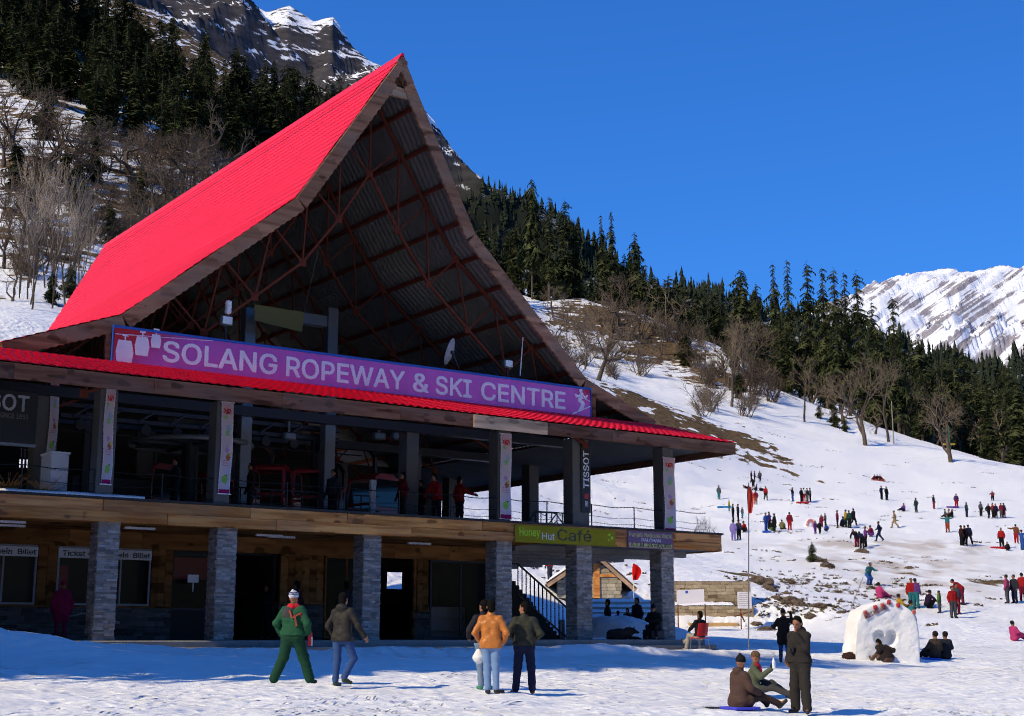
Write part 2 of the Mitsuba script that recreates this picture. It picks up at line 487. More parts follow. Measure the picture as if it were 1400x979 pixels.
SNOWPEAK = mountain('snow_mountain', [(700, 560, 6300), (1000, 470, 6200), (1100, 430, 6150), (1180, 402, 6100), (1215, 388, 6080), (1250, 376, 6050), (1300, 369, 6000), (1330, 374, 6000), (1365, 366, 5980), (1400, 364, 5950), (1500, 345, 5900), (1700, 330, 5900), (2200, 360, 5900)], 1.1, 1.7, 1.7, 190, 'alp', seed=14, freq=1 / 700., skew=-1.0, nt=540, ns=190, ribs=1.0)
# ------------------------------------------------------------------ building materials
def ab(p):
    x, y = p.x - BO[0], p.y - BO[1]
    return x * BU[0] + y * BU[1], x * BV[0] + y * BV[1], p.z - BO[2]


def wood_fn(dark, light, grain=14., grey=0., greycol=(.20, .17, .15)):
    def fn(p, n, uv):
        a, b, c = ab(p)
        s = uv.x
        g = fbm(a * .9 + s * 31 + b * .9, c * grain + s * 17, b * grain * .3, 4)
        knot = fbm(a * 2.2 + s * 7, c * 5 + s, b, 2)
        col = mix(dark, light, smoothstep(.25, .75, g))
        col = mix(col, mi.Color3f(dark) * .45, smoothstep(.66, .74, knot) * .8)
        col = col * (.72 + .56 * cell_rand(s * 91.7, 3, 1))
        if grey:
            w = smoothstep(.42, .66, fbm(a * .55 + s * 3, c * 2.5, b * .5, 3))
            col = mix(col, greycol, w * grey)
        return col
    return {'type': 'twosided', 'bsdf': {'type': 'diffuse', 'reflectance': proc(fn)}}


scene['beam_wood'] = wood_fn((.52, .18, .05), (.90, .42, .13), grey=.22, greycol=(.30, .22, .17))
scene['fascia_wood'] = wood_fn((.19, .095, .06), (.38, .205, .13), grain=9, grey=.7, greycol=(.27, .185, .14))
scene['eave_wood'] = wood_fn((.12, .05, .033), (.23, .11, .07), grain=9, grey=.4, greycol=(.17, .12, .10))
scene['new_wood'] = wood_fn((.42, .25, .15), (.62, .42, .27), grain=9, grey=.5)
scene['panel_wood'] = wood_fn((.17, .072, .024), (.34, .16, .055), grain=6)


def stone_fn(p, n, uv):
    s = uv.x
    g = fbm(p.x * 7 + s * 13, p.y * 7, p.z * 9, 3)
    base = mix((.22, .195, .175), (.50, .44, .39), cell_rand(s * 57.3, 1, 2))
    base = mix(base, (.42, .30, .22), smoothstep(.82, .9, cell_rand(s * 33.1, 5, 1)) * .6)
    return base * (.65 + .7 * g)


scene['slate'] = {'type': 'twosided', 'bsdf': {'type': 'diffuse', 'reflectance': proc(stone_fn)}}


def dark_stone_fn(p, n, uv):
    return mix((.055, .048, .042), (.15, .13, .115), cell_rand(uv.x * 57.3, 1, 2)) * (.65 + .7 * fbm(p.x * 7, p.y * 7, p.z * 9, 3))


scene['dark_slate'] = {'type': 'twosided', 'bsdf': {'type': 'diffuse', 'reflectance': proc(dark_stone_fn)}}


def block_fn(p, n, uv):
    s = uv.x
    g = fbm(p.x * 4 + s * 13, p.z * 6, p.y * 4, 3)
    base = mix((.28, .215, .135), (.47, .385, .26), cell_rand(s * 57.3, 1, 2))
    base = mix(base, (.13, .085, .055), smoothstep(.9, .95, cell_rand(s * 33.1, 5, 1)) * .8)
    return base * (.6 + .75 * g)


scene['block_stone'] = {'type': 'twosided', 'bsdf': {'type': 'diffuse', 'reflectance': proc(block_fn)}}


def red_fn(p, n, uv):
    a, b, c = ab(p)
    d = fbm(a * .25, b * .25, c * .25, 4)
    e = fbm(a * 3 + c, b * .4, c * 2, 3)
    seam = smoothstep(.035, .015, dr.abs(b / 3.2 - dr.floor(b / 3.2) - .5) * 3.2) * .16 + smoothstep(.5, .85, fbm(a * .9, b * .12, c * .9, 3)) * .10
    return mix((.80, .022, .062), (.72, .016, .046), d) * (.92 + .16 * e) * (1 - seam)


scene['red_tile'] = {'type': 'twosided', 'bsdf': {'type': 'principled', 'base_color': proc(red_fn), 'roughness': .42, 'specular': .35}}


def corr_fn(p, n, uv):
    a, b, c = ab(p)
    return mix((.11, .108, .105), (.19, .185, .175), fbm(a * .5, b * 1.2, c * .5, 4))


scene['corrugated'] = {'type': 'twosided', 'bsdf': {'type': 'diffuse', 'reflectance': proc(corr_fn)}}


def conc_fn(p, n, uv):
    return mix((.20, .19, .18), (.34, .33, .31), fbm(p.x * 1.7, p.y * 1.7, p.z * 1.7, 4)) * (.85 + .3 * fbm(p.x * 11, p.y * 11, p.z * 11, 2))


scene['concrete'] = {'type': 'twosided', 'bsdf': {'type': 'diffuse', 'reflectance': proc(conc_fn)}}
scene['dark_concrete'] = pri((.13, .12, .11), .8)
scene['red_oxide'] = dif(.15, .042, .028)
scene['dark_steel'] = pri((.035, .035, .04), .45, .3)
scene['grey_steel'] = pri((.22, .23, .24), .4, .5)
scene['black_paint'] = pri((.018, .018, .02), .5)
scene['white_paint'] = pri((.75, .76, .78), .45)
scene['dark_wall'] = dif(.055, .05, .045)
scene['deep_red'] = pri((.30, .012, .015), .4)
scene['cabin_red'] = pri((.42, .015, .02), .3, clearcoat=.6)
scene['glass'] = {'type': 'thindielectric', 'int_ior': 1.5}
scene['dark_glass'] = pri((.012, .016, .018), .08)


def planks_uv(n, seed):
    return np.tile([[seed, 0.0]], (n, 1))


def seeded(name, mesh, bsdf, parent, seed=None, **kw):
    m = mesh.mesh() if isinstance(mesh, MB) else mesh
    return obj(name, m, bsdf, parent, uv=planks_uv(len(m.vertices), rng.random() if seed is None else seed), **kw)


# ------------------------------------------------------------------ the ropeway station
ST = thing('ropeway_station', 'two storey ropeway station with a steep red flared gable roof and stone columns', 'building')
AC = 8.1                                   # the roof's centre line
PROFILE = [(0, 18.0), (.45, 17.28), (3.2, 12.9), (8.15, 8.72), (11.3, 7.55), (14.26, 6.94)]


def front_b(c):
    return -1.0 - np.clip((c - 8.7) / 9.3, 0, 1) * 1.05


def back_b(c):
    return 20.0 + np.clip((c - 8.7) / 9.3, 0, 1) * 4.6


# plinth and steps
m = MB(BP); m.bevel_box((-6.5, -1.3, -.7), (21.3, 17, 0), .03); obj('plinth', m, 'concrete', ST)
m = MB(BP); m.bevel_box((-6.5, -1.75, -.75), (21.42, -1.3, -.18), .03); obj('step', m, 'concrete', ST)
m = MB(BP); m.bevel_box((-6.5, -2.15, -.8), (21.55, -1.75, -.36), .03); obj('step', m, 'concrete', ST)


def cladding(lo, hi, rows=(.045, .085), lengths=(.14, .42), faces=('-b', '-a', '+a', '+b'), proud=.03, gap=.006):
    """courses of ledge stones on the faces of a box; returns mesh and one seed per vertex"""
    mb, seeds = MB(BP), []
    lo, hi = np.array(lo, float), np.array(hi, float)
    for fc in faces:
        ax = 1 if fc[1] == 'b' else 0
        other = 1 - ax
        c = lo[2]
        while c < hi[2] - .01:
            h = min(rng.uniform(*rows), hi[2] - c)
            if hi[2] - c - h < .03: h = hi[2] - c
            t = lo[other]
            while t < hi[other] - .01:
                w = min(rng.uniform(*lengths), hi[other] - t)
                if hi[other] - t - w < .08: w = hi[other] - t
                pr = proud * rng.uniform(.15, 1)
                a0, a1 = np.zeros(3), np.zeros(3)
                a0[other], a1[other] = t + gap / 2, t + w - gap / 2
                a0[2], a1[2] = c + gap / 2, c + h - gap / 2
                if fc[0] == '-':
                    a0[ax], a1[ax] = lo[ax] - pr, lo[ax] + .02
                else:
                    a0[ax], a1[ax] = hi[ax] - .02, hi[ax] + pr
                v = a0 + BOXV * (a1 - a0)
                v += rng.normal(0, .004, v.shape)
                mb.add(v, BOXF)
                seeds += [rng.random()] * 8
                t += w
            c += h
    return mb.mesh(), np.stack([seeds, np.zeros(len(seeds))], 1)


for a0, a1 in [(-4.3, -3.65), (0, .64), (3.47, 4.12), (8.28, 8.94), (13.26, 13.93), (16.62, 17.32), (20.48, 21.12)]:
    k = fresh(ST + '__stone_column')
    m = MB(BP); m.box((a0 + .03, .03, 0), (a1 - .03, .63, 3.2)); scene[k] = mikit.ply(m.mesh(), 'concrete')
    cm, cuv = cladding((a0 + .03, .03, 0), (a1 - .03, .63, 3.2), lengths=(.12, .34))
    obj('ledge_stone', cm, 'slate', k, uv=cuv, kind='stuff')

# deck slab with its boarded front beam
m = MB(BP); m.box((-6.5, .10, 3.22), (23.25, 16.6, 3.74)); DS = obj('deck_slab', m, 'concrete', ST)
for b in np.arange(1.6, 16, 1.8):
    m = MB(BP); m.box((15.2, b, 3.02), (23.2, b + .22, 3.225)); obj('joist', m, 'concrete', DS)
DB = fresh(ST + '__deck_beam')
m = MB(BP); m.box((-6.5, -.12, 3.22), (23.28, .098, 3.76)); scene[DB] = mikit.ply(m.mesh(), 'dark_wall')
for (c0, c1, off) in ((3.17, 3.47, 0.), (3.476, 3.78, 1.9)):
    t = -6.5 - off
    while t < 23.3:
        w = rng.uniform(3.2, 5.2)
        e = min(t + w, 23.34)
        s = max(t, -6.5)
        if 23.34 - e < 1.0: e = 23.34
        if e - s > .05:
            m = MB(BP); y = -.165 - rng.uniform(0, .025); m.bevel_box((s + .006, y, c0 + rng.uniform(-.012, .012)), (e - .006, -.118, c1), .012)
            seeded('plank', m, 'beam_wood', DB)
        t = e if e >= 23.3 else t + w
for (c0, c1) in ((3.17, 3.47), (3.476, 3.78)):
    for (b0, b1) in ((-.115, 5.), (5.006, 11.), (11.006, 16.6)):
        m = MB(BP); m.bevel_box((23.285, b0, c0), (23.335, b1, c1), .012); seeded('plank', m, 'beam_wood', DB)
m = MB(BP); m.box((-6.5, -.20, 3.785), (23.42, .25, 3.85)); m.box((23.1, .25, 3.785), (23.42, 16.6, 3.85)); obj('edge_strip', m, 'black_paint', DB)

# upper columns
UPC = [(-4.4, -3.8, 0.0), (-.13, .37, 0.0), (3.33, 3.82, 0.0), (13.36, 13.88, 0.0), (16.52, 17.25, 0.0), (20.70, 21.22, 0.0), (-.95, -.30, 3.0), (11.65, 12.15, 3.0), (14.9, 15.4, 8.), (4.0, 4.6, 8.), (9.0, 9.6, 12.), (-3.0, -2.4, 9.0), (20.6, 21.1, 8.0), (15.0, 15.5, 14.), (20.6, 21.1, 14.)]
for a0, a1, b in UPC:
    top = 6.86 if b == 0 else 7.3
    m = MB(BP); m.bevel_box((a0, b + .05, 3.74), (a1, b + .60, top), .02); obj('upper_column', m, 'dark_concrete', ST)


# ---------------- roof
def sheet(A, B_, na, nb, disp=None):
    """grid between edge curves A(t), B(t); displaced along its normal"""
    pass


ROOF = fresh(ST + '__roof')
_rp = np.array(PROFILE)


def roof_facet(side, p0, p1, nstep, off=0.0, tile=True, b_in=0.0):
    (d0, c0), (d1, c1) = p0, p1
    L = math.hypot(d1 - d0, c1 - c0)
    course = .30
    if tile:
        ss = []
        k = 0
        while k * course < L:
            e = min((k + 1) * course, L)
            for q in (0.0, .5, .999):
                ss.append((k * course + q * (e - k * course), k))
            k += 1
        s = np.array([x[0] for x in ss]); lift = np.array([.022 * ((x[0] - x[1] * course) / course) for x in ss])
    else:
        s = np.linspace(0, L, nstep); lift = np.zeros(nstep)
    t = s / L
    d, c = d0 + (d1 - d0) * t, c0 + (c1 - c0) * t
    nrm = np.array([-(c1 - c0), (d1 - d0)]) / L      # outwards (d, c)
    f, e = front_b(c) + b_in, back_b(c) - b_in
    nb = int(26 / (.075 if tile else .05))
    r = np.linspace(0, 1, nb)
    b = f[:, None] + (e - f)[:, None] * r
    if tile:
        h = off + lift[:, None] + .012 * np.cos(2 * math.pi * b / .24)
    else:
        h = off + .028 * np.cos(2 * math.pi * b / .26)
    dd = d[:, None] + nrm[0] * h
    cc = c[:, None] + nrm[1] * h
    v = BP(np.stack([AC + side * dd, b, cc], -1).reshape(-1, 3))
    n, m_ = b.shape
    i = np.arange(n * m_).reshape(n, m_)
    fs = np.concatenate([np.stack([i[:-1, :-1], i[1:, :-1], i[1:, 1:]], -1).reshape(-1, 3), np.stack([i[:-1, :-1], i[1:, 1:], i[:-1, 1:]], -1).reshape(-1, 3)])
    return v, fs


for side in (-1, 1):
    for p0, p1 in zip(PROFILE[:-1], PROFILE[1:]):
        if p1[0] > 12: continue
        obj('tile_sheet', roof_facet(side, p0, p1, 0, .05), 'red_tile', ROOF, kind='stuff')
        obj('lining_sheet', roof_facet(side, p0, p1, 3, -.04, tile=False, b_in=.12), 'corrugated', ROOF, smooth=True)

# the skirt: short front slope below the sign and the two side eaves, hipped at the corners
def quad_tiles(P, Q, R, S, n, nw, amp=.02, course=.36):
    """tiled surface over the quad P-Q (top, left to right), S-R (bottom)"""
    P, Q, R, S = map(np.array, (P, Q, R, S))
    L = np.linalg.norm(S - P)
    k = max(2, int(round(L / course)))
    t = np.concatenate([[(i + q) / k for q in (0, .5, .995)] for i in range(k)])
    lift = np.concatenate([[0.0, .022, .045] for i in range(k)])
    u = np.linspace(0, 1, n)
    X = (1 - t)[:, None, None] * ((1 - u)[None, :, None] * P + u[None, :, None] * Q) + t[:, None, None] * ((1 - u)[None, :, None] * S + u[None, :, None] * R)
    N = np.cross(Q - P, S - P); N = N / np.linalg.norm(N); N = N if N[2] > 0 else -N
    X = X + N * (lift[:, None] + amp * np.cos(u[None, :] * 2 * math.pi * nw))[..., None]
    i = np.arange(X.shape[0] * n).reshape(X.shape[0], n)
    f = np.concatenate([np.stack([i[:-1, :-1], i[1:, :-1], i[1:, 1:]], -1).reshape(-1, 3), np.stack([i[:-1, :-1], i[1:, 1:], i[:-1, 1:]], -1).reshape(-1, 3)])
    return BP(X.reshape(-1, 3)), f


EA, EB, EC = 14.26, -2.0, 6.92       # eave line: half length, b, height
IA, IC = 11.3, 7.42
SK = fresh(ST + '__skirt_roof')
scene[SK] = mikit.ply(quad_tiles((AC - IA, -1.08, IC), (AC + IA, -1.08, IC), (AC + EA, EB, EC), (AC - EA, EB, EC), 1200, 100, course=.30), 'red_tile', False)
for s in (-1, 1):
    obj('tile_sheet', quad_tiles((AC + s * IA, 19, 7.56), (AC + s * IA, -1.08, IC), (AC + s * EA, EB, EC), (AC + s * EA, 19, EC), 480, 80), 'red_tile', SK, kind='stuff')
# boarding under the skirt
m = MB(BP)
lo = EC - .16
for s in (-1, 1):
    m.add([(AC + s * EA * .995, EB + .05, lo), (AC + s * EA * .995, 19, lo), (AC + s * (IA - .5), 19, IC - .12), (AC + s * (IA - .5), -.9, IC - .12)], [[0, 1, 2], [0, 2, 3]])
m.add([(AC - EA, EB + .05, lo), (AC + EA, EB + .05, lo), (AC + IA, .2, IC - .22), (AC - IA, .2, IC - .22)], [[0, 1, 2], [0, 2, 3]])
obj('soffit', m, 'corrugated', SK)
# eave boards along the front and the sides
t = AC - EA
pieces = []
while t < AC + EA - .01:
    w = rng.uniform(3.0, 4.6)
    e = min(t + w, AC + EA)
    pieces.append((t, e)); t = e
pieces = [(AC - EA, -3.1), (-3.1, .6), (.6, 4.4), (4.4, 8.3), (8.3, 10.95), (10.95, 13.85), (13.85, 16.6), (16.6, 19.72), (19.72, AC + EA)]
for t, e in pieces:
    new = abs(t - 10.95) < .01
    m = MB(BP); y = -.02 if new else 0
    m.bevel_box((t + .005, EB - .03 + y, EC - .43 + (.0 if new else rng.uniform(-.015, .015))), (e - .005, EB + .015 + y, EC - .025), .008)
    last = e > 22
    seeded('eave_board', m, 'new_wood' if new else ('fascia_wood' if last else 'eave_wood'), SK, label='pale newer eave board over the middle columns' if new else None)
for s in (-1, 1):
    for b0, b1 in ((-2., 2.), (2., 6.), (6., 10.), (10., 14.), (14., 19.)):
        m = MB(BP); m.box((AC + s * (EA - .02), b0 + .02, EC - .40), (AC + s * (EA + .03), b1, EC - .02)); seeded('eave_board', m, 'eave_wood', SK)

# barge boards along both gable edges with a toothed lower edge
def barge(side, p0, p1, w=.37, th=.07, b_of=None, lo_off=0.0):
    (d0, c0), (d1, c1) = p0, p1
    L = math.hypot(d1 - d0, c1 - c0)
    nrm = np.array([(c1 - c0), -(d1 - d0)]) / L       # inwards
    n = max(2, int(L / .11))
    top, bot = [], []
    for i in range(n + 1):
        q = i / n
        d, c = d0 + (d1 - d0) * q, c0 + (c1 - c0) * q
        top.append((d - nrm[0] * .03, c - nrm[1] * .03))
        z = w + (.035 if i % 2 else 0)
        bot.append((d + nrm[0] * z, c + nrm[1] * z))
    v, f = [], []
    for (d, c), (e, g) in zip(top, bot):
        b = float(front_b(np.array(c)))
        v += [(AC + side * d, b - th, c), (AC + side * e, b - th, g), (AC + side * d, b + .02, c), (AC + side * e, b + .02, g)]
    for i in range(n):
        o = 4 * i
        for q in ([0, 1, 5, 4], [2, 6, 7, 3], [0, 4, 6, 2], [1, 3, 7, 5]):
            f += [[o + q[0], o + q[1], o + q[2]], [o + q[0], o + q[2], o + q[3]]]
    f += [[0, 2, 3], [0, 3, 1]]
    o = 4 * n
    f += [[o, o + 1, o + 3], [o, o + 3, o + 2]]
    mb = MB(BP); mb.add(v, f)
    return mb


def cut(p0, p1, parts):
    p0, p1 = np.array(p0), np.array(p1)
    return [(tuple(p0 + (p1 - p0) * i / parts), tuple(p0 + (p1 - p0) * (i + 1) / parts)) for i in range(parts)]


for side in (-1, 1):
    for p0, p1, k in ((PROFILE[1], PROFILE[2], 3), (PROFILE[2], PROFILE[3], 4), (PROFILE[3], PROFILE[4], 2)):
        for q0, q1 in cut(p0, p1, k):
            seeded('barge_board', barge(side, q0, q1), 'fascia_wood', ROOF)
    seeded('barge_board', barge(side, PROFILE[0], PROFILE[1], w=.22, th=.1), 'fascia_wood', ROOF)
# the little gablet above the collar board
m = MB(BP); m.bevel_box((AC - .66, -1.98, 16.74), (AC + .66, -1.86, 17.06), .015); seeded('collar_board', m, 'new_wood', ROOF)
for i in range(7):
    a = AC - .72 + i * .206
    d = abs(a + .1 - AC)
    top = 17.88 - d * 1.58
    if top > 17.02:
        m = MB(BP); m.box((a + .006, -1.80, 16.9), (a + .2, -1.76, top)); seeded('gablet_board', m, 'eave_wood', ROOF)
m = MB(BP); m.bar((AC - .30, -1.86, 17.08), (AC, -1.86, 17.62), .07); m.bar((AC + .30, -1.86, 17.08), (AC, -1.86, 17.62), .07); seeded('gablet_brace', m, 'fascia_wood', ROOF)
# ridge cap with its scalloped rim
m = MB(BP)
for i in range(66):
    b0 = -2.12 + i * .402
    m.bar((AC - .20, b0 + .2, 17.79), (AC - .02, b0 + .2, 18.115), .395, .03, up=(0, 0, 1))
    m.bar((AC + .20, b0 + .2, 17.79), (AC + .02, b0 + .2, 18.115), .395, .03, up=(0, 0, 1))
m.tube([(AC, -2.14, 18.1), (AC, 24.7, 18.1)], .055, 8)
obj('ridge_cap', m, 'red_tile', ROOF)
# rear gable closed with dark boards
m = MB(BP)
for p0, p1 in zip(PROFILE[:-2], PROFILE[1:-1]):
    for s in (-1, 1):
        m.add([(AC + s * p0[0], 19.4, p0[1] - .1), (AC + s * p1[0], 19.4, p1[1] - .1), (AC + s * p1[0], 19.4, 7.2), (AC + s * p0[0], 19.4, 7.2)], [[0, 1, 2], [0, 2, 3]])
obj('rear_gable', m, 'dark_wall', ROOF)

# boarded rear and left walls of the deck
end = on_b(604, 660, 16.4)[0]
m = MB(BP)
w1, w2 = on_b(25, 640, 16.4), on_b(47, 600, 16.4)
m.box((-6.4, 16.4, 3.74), (w1[0], 16.55, 7.6)); m.box((w2[0], 16.4, 3.74), (end, 16.55, 7.6)); m.box((w1[0], 16.4, 3.74), (w2[0], 16.55, w1[2])); m.box((w1[0], 16.4, w2[2]), (w2[0], 16.55, 7.6))
obj('rear_wall', m, 'dark_wall', ST)
m = MB(BP); m.box((-6.5, 3.6, 3.74), (-6.4, 16.55, 7.4)); obj('side_wall', m, 'dark_wall', ST)
k = fresh(ST + '__rear_window')
m = MB(BP)
for i in range(5): q = w1[0] + (w2[0] - w1[0]) * i / 4; m.box((q - .03, 16.42, w1[2]), (q + .03, 16.5, w2[2]))
for i in range(4): q = w1[2] + (w2[2] - w1[2]) * i / 3; m.box((w1[0], 16.41, q - .03), (w2[0], 16.51, q + .03))
scene[k] = mikit.ply(m.mesh(), 'black_paint')

# purlins and trusses
def off_profile(o):
    """profile moved inwards by o"""
    P = np.array(PROFILE[:5], float)
    segs = []
    for i in range(len(P) - 1):
        d = P[i + 1] - P[i]; n = np.array([d[1], -d[0]]) / np.linalg.norm(d)
        segs.append((P[i] + n * o, P[i + 1] + n * o))
    out = [np.array([0, segs[0][0][1] + (segs[0][0][0]) * (segs[0][1] - segs[0][0])[1] / -(segs[0][1] - segs[0][0])[0]])]
    out[0] = segs[0][0] + (segs[0][1] - segs[0][0]) * (-segs[0][0][0] / (segs[0][1] - segs[0][0])[0])
    for s0, s1 in zip(segs[:-1], segs[1:]):
        A = np.stack([s0[1] - s0[0], -(s1[1] - s1[0])], 1)
        if abs(np.linalg.det(A)) < 1e-6:
            out.append(s0[1]); continue
        t = np.linalg.solve(A, s1[0] - s0[0])
        out.append(s0[0] + (s0[1] - s0[0]) * t[0])
    out.append(segs[-1][1])
    return np.array(out)


def along(P, step):
    d = np.concatenate([[0], np.cumsum(np.linalg.norm(np.diff(P, axis=0), axis=1))])
    s = np.linspace(0, d[-1], max(2, int(round(d[-1] / step)) + 1))
    return np.stack([np.interp(s, d, P[:, 0]), np.interp(s, d, P[:, 1])], 1)


for side in (-1, 1):
    for d, c in along(off_profile(.13), 1.32)[1:]:
        m = MB(BP); f = float(front_b(np.array(c))) + .15
        m.bar((AC + side * d, f, c), (AC + side * d, 19.5, c), .10, .13)
        obj('purlin', m, 'red_oxide', ROOF)
TOPC, BOTC = off_profile(.30), None
for tb in (-.2, 4.6, 9.4, 14.2, 18.8):
    m = MB(BP)
    for side in (-1, 1):
        top = along(TOPC[:4], 2.15)
        inner = off_profile(1.75)
        inner = inner[inner[:, 0] >= -.01][:4]
        bot = along(inner, 2.15)
        n = min(len(top), len(bot))
        X = lambda q: (AC + side * q[0], tb, q[1])
        for i in range(len(top) - 1): m.bar(X(top[i]), X(top[i + 1]), .085, .085, up=(0, 1, 0))
        for i in range(n - 1): m.bar(X(bot[i]), X(bot[i + 1]), .075, .075, up=(0, 1, 0))
        for i in range(n):
            m.bar(X(top[i]), X(bot[i]), .05, .05, up=(0, 1, 0))
            if i + 1 < n: m.bar(X(bot[i]), X(top[i + 1]), .05, .05, up=(0, 1, 0))
            for q in (top[i], bot[i]):
                m.bar((AC + side * q[0] - .12, tb, q[1]), (AC + side * q[0] + .12, tb, q[1]), .03, .24, up=(0, 0, 1))
    obj('truss', m, 'red_oxide', ROOF)
# tie beam that carries the sign, behind the skirt, and side walls of the attic below the flare
m = MB(BP)
m.box((AC - 11, -.5, 6.86), (AC + 11, -.2, 7.2)); m.box((AC - 11, 2.9, 7.0), (AC + 11, 3.2, 7.3)); m.box((AC - 11, 8, 7.0), (AC + 11, 8.3, 7.3))
obj('tie_beam', m, 'dark_steel', ST)
for a in (-.45, 16.55):
    m = MB(BP); m.box((a, -1.02, 7.35), (a + .16, -.9, 8.45)); seeded('sign_post', m, 'eave_wood', ST)

# ---------------- ground floor front
def wallbox(name, lo, hi, bsdf, **kw):
    m = MB(BP); m.bevel_box(lo, hi, .008)
    return seeded(name, m, bsdf, ST, **kw)


m = MB(BP); m.box((-6.4, .1, 3.17), (15.2, 8.2, 3.215)); CEIL = obj('ceiling', m, 'panel_wood', ST, uv=planks_uv(8, .4))
B3 = 3.0
# header boards
for t in np.arange(-6.4, 15, 2.2):
    wallbox('header_board', (t + .004, B3 - .02, 2.68), (min(t + 2.2, 15.2) - .004, B3 + .12, 3.165), 'panel_wood')
# half walls faced with slate
def half_wall(a0, a1, top, b=B3):
    k = fresh(ST + '__half_wall')
    m = MB(BP); m.box((a0, b, 0), (a1, b + .25, top)); scene[k] = mikit.ply(m.mesh(), 'concrete')
    cm, cuv = cladding((a0, b, 0), (a1, b + .25, top - .003), faces=('-b', '-a', '+a'), rows=(.08, .13), lengths=(.25, .6))
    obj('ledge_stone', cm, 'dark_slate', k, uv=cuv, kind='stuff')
    m = MB(BP); m.bevel_box((a0 - .02, b - .08, top), (a1 + .02, b + .27, top + .05), .01); seeded('sill', m, 'panel_wood', k)


half_wall(-6.4, 3.4, .94)
half_wall(7.0, 8.55, 1.12)
half_wall(12.02, 12.62, .93)
# boards between the windows
for a0, a1 in ((-.64, -.38), (-.37, -.10), (2.74, 2.94), (2.945, 3.16), (3.165, 3.40)):
    wallbox('panel_board', (a0, B3 - .03, .99), (a1, B3 + .1, 2.678), 'panel_wood')
for i in range(6):
    wallbox('panel_board', (7.0 + i * .255, B3 - .03, 1.17), (7.25 + i * .255, B3 + .1, 2.678), 'panel_wood')
for a0, a1 in ((12.1, 12.32), (12.325, 12.55)):
    wallbox('panel_board', (a0, B3 - .03, .98), (a1, B3 + .1, 2.678), 'panel_wood')


def window(a0, a1, c0, c1, mull=(), parent=ST, b=B3, bsdf='dark_steel', name='window', th=.06):
    k = fresh(parent + '__' + name)
    m = MB(BP)
    for lo, hi in (((a0, c0), (a1, c0 + th)), ((a0, c1 - th), (a1, c1)), ((a0, c0 + th), (a0 + th, c1 - th)), ((a1 - th, c0 + th), (a1, c1 - th))):
        m.box((lo[0], b + .0, lo[1]), (hi[0], b + .07, hi[1]))
    for q in mull: m.box((q - .025, b + .004, c0 + th), (q + .025, b + .066, c1 - th))
    scene[k] = mikit.ply(m.mesh(), bsdf)
    m = MB(BP); m.add([(a0 + th, b + .035, c0 + th), (a1 - th, b + .035, c0 + th), (a1 - th, b + .035, c1 - th), (a0 + th, b + .035, c1 - th)], [[0, 1, 2], [0, 2, 3]])
    obj('pane', m, 'glass', k)
    return k


window(-4.6, -2.75, .995, 2.675, (-3.6,), bsdf='grey_steel')
window(-2.55, -.66, .995, 2.675, (-1.6,), bsdf='grey_steel')
window(-.08, 2.72, .995, 2.675, (.85, 1.8), bsdf='grey_steel')
window(8.6, 10.5, .05, 2.675, (9.4,), bsdf='panel_wood')
window(12.64, 15.15, .05, 2.675, (13.9,))
m = MB(BP); m.box((10.52, B3, 0.02), (10.64, B3 + .1, 2.675)); m.box((11.98, B3, 0.02), (12.08, B3 + .1, 2.675)); seeded('door_frame', m, 'panel_wood', ST)
# rooms behind, dark
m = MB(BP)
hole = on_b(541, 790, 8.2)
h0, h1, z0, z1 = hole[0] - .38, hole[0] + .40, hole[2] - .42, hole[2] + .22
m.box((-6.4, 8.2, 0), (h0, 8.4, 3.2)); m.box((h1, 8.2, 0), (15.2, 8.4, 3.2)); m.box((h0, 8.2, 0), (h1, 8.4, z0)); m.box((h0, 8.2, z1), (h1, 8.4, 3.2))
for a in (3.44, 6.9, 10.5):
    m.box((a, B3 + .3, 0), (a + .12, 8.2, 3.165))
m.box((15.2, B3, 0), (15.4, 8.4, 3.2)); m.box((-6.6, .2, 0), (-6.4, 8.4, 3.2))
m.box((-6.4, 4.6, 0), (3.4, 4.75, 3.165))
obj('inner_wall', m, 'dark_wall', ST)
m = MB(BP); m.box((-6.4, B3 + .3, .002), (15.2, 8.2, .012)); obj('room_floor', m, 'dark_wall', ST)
# red posters and shelves inside the counters
for i, (a0, a1, c0, c1) in enumerate([(-1.9, -1.2, 1.1, 2.2), (.1, .75, 1.2, 2.2), (1.95, 2.3, 1.2, 2.1), (4.3, 5.6, 1.9, 2.6), (9.5, 10.2, 1.0, 2.5), (13.9, 14.3, 1.3, 2.4)]):
    b = 4.55 if a0 < 3.4 else (5.2 if i == 3 else 6.0)
    m = MB(BP); m.box((a0, b, c0), (a1, b + .03, c1))
    obj('poster', m, 'deep_red', label='deep red poster inside the ground floor of the station', cat='poster', group='deep red posters inside the station')
m = MB(BP)
for c in (.3, .75, 1.1): m.box((13.2, 4.4, c), (15.0, 4.8, c + .03))
m.box((13.2, 4.4, 0), (13.23, 4.8, 1.13)); m.box((14.97, 4.4, 0), (15., 4.8, 1.13)); m.box((13.23, 4.6, 0), (14.97, 4.62, 1.1))
CT = obj('shop_counter', m, 'grey_steel', label='grey shelved counter behind the glass right of the wooden post', cat='counter')
for i, (px, py, w, h) in enumerate([(266, 791, .36, .24)]):
    q = on_b(px, py, 2.9)
    m = MB(BP); m.bevel_box((q[0] - w / 2, 3.0, q[2] - h / 2), (q[0] + w / 2, 3.02, q[2] + h / 2), .004); m.box((q[0] - .01, 3.0, q[2] - .4), (q[0] + .02, 3.012, q[2] - h / 2))
    obj('notice', m, 'white_paint', label='white paper notice in the dark opening beside the ticket windows', cat='notice')
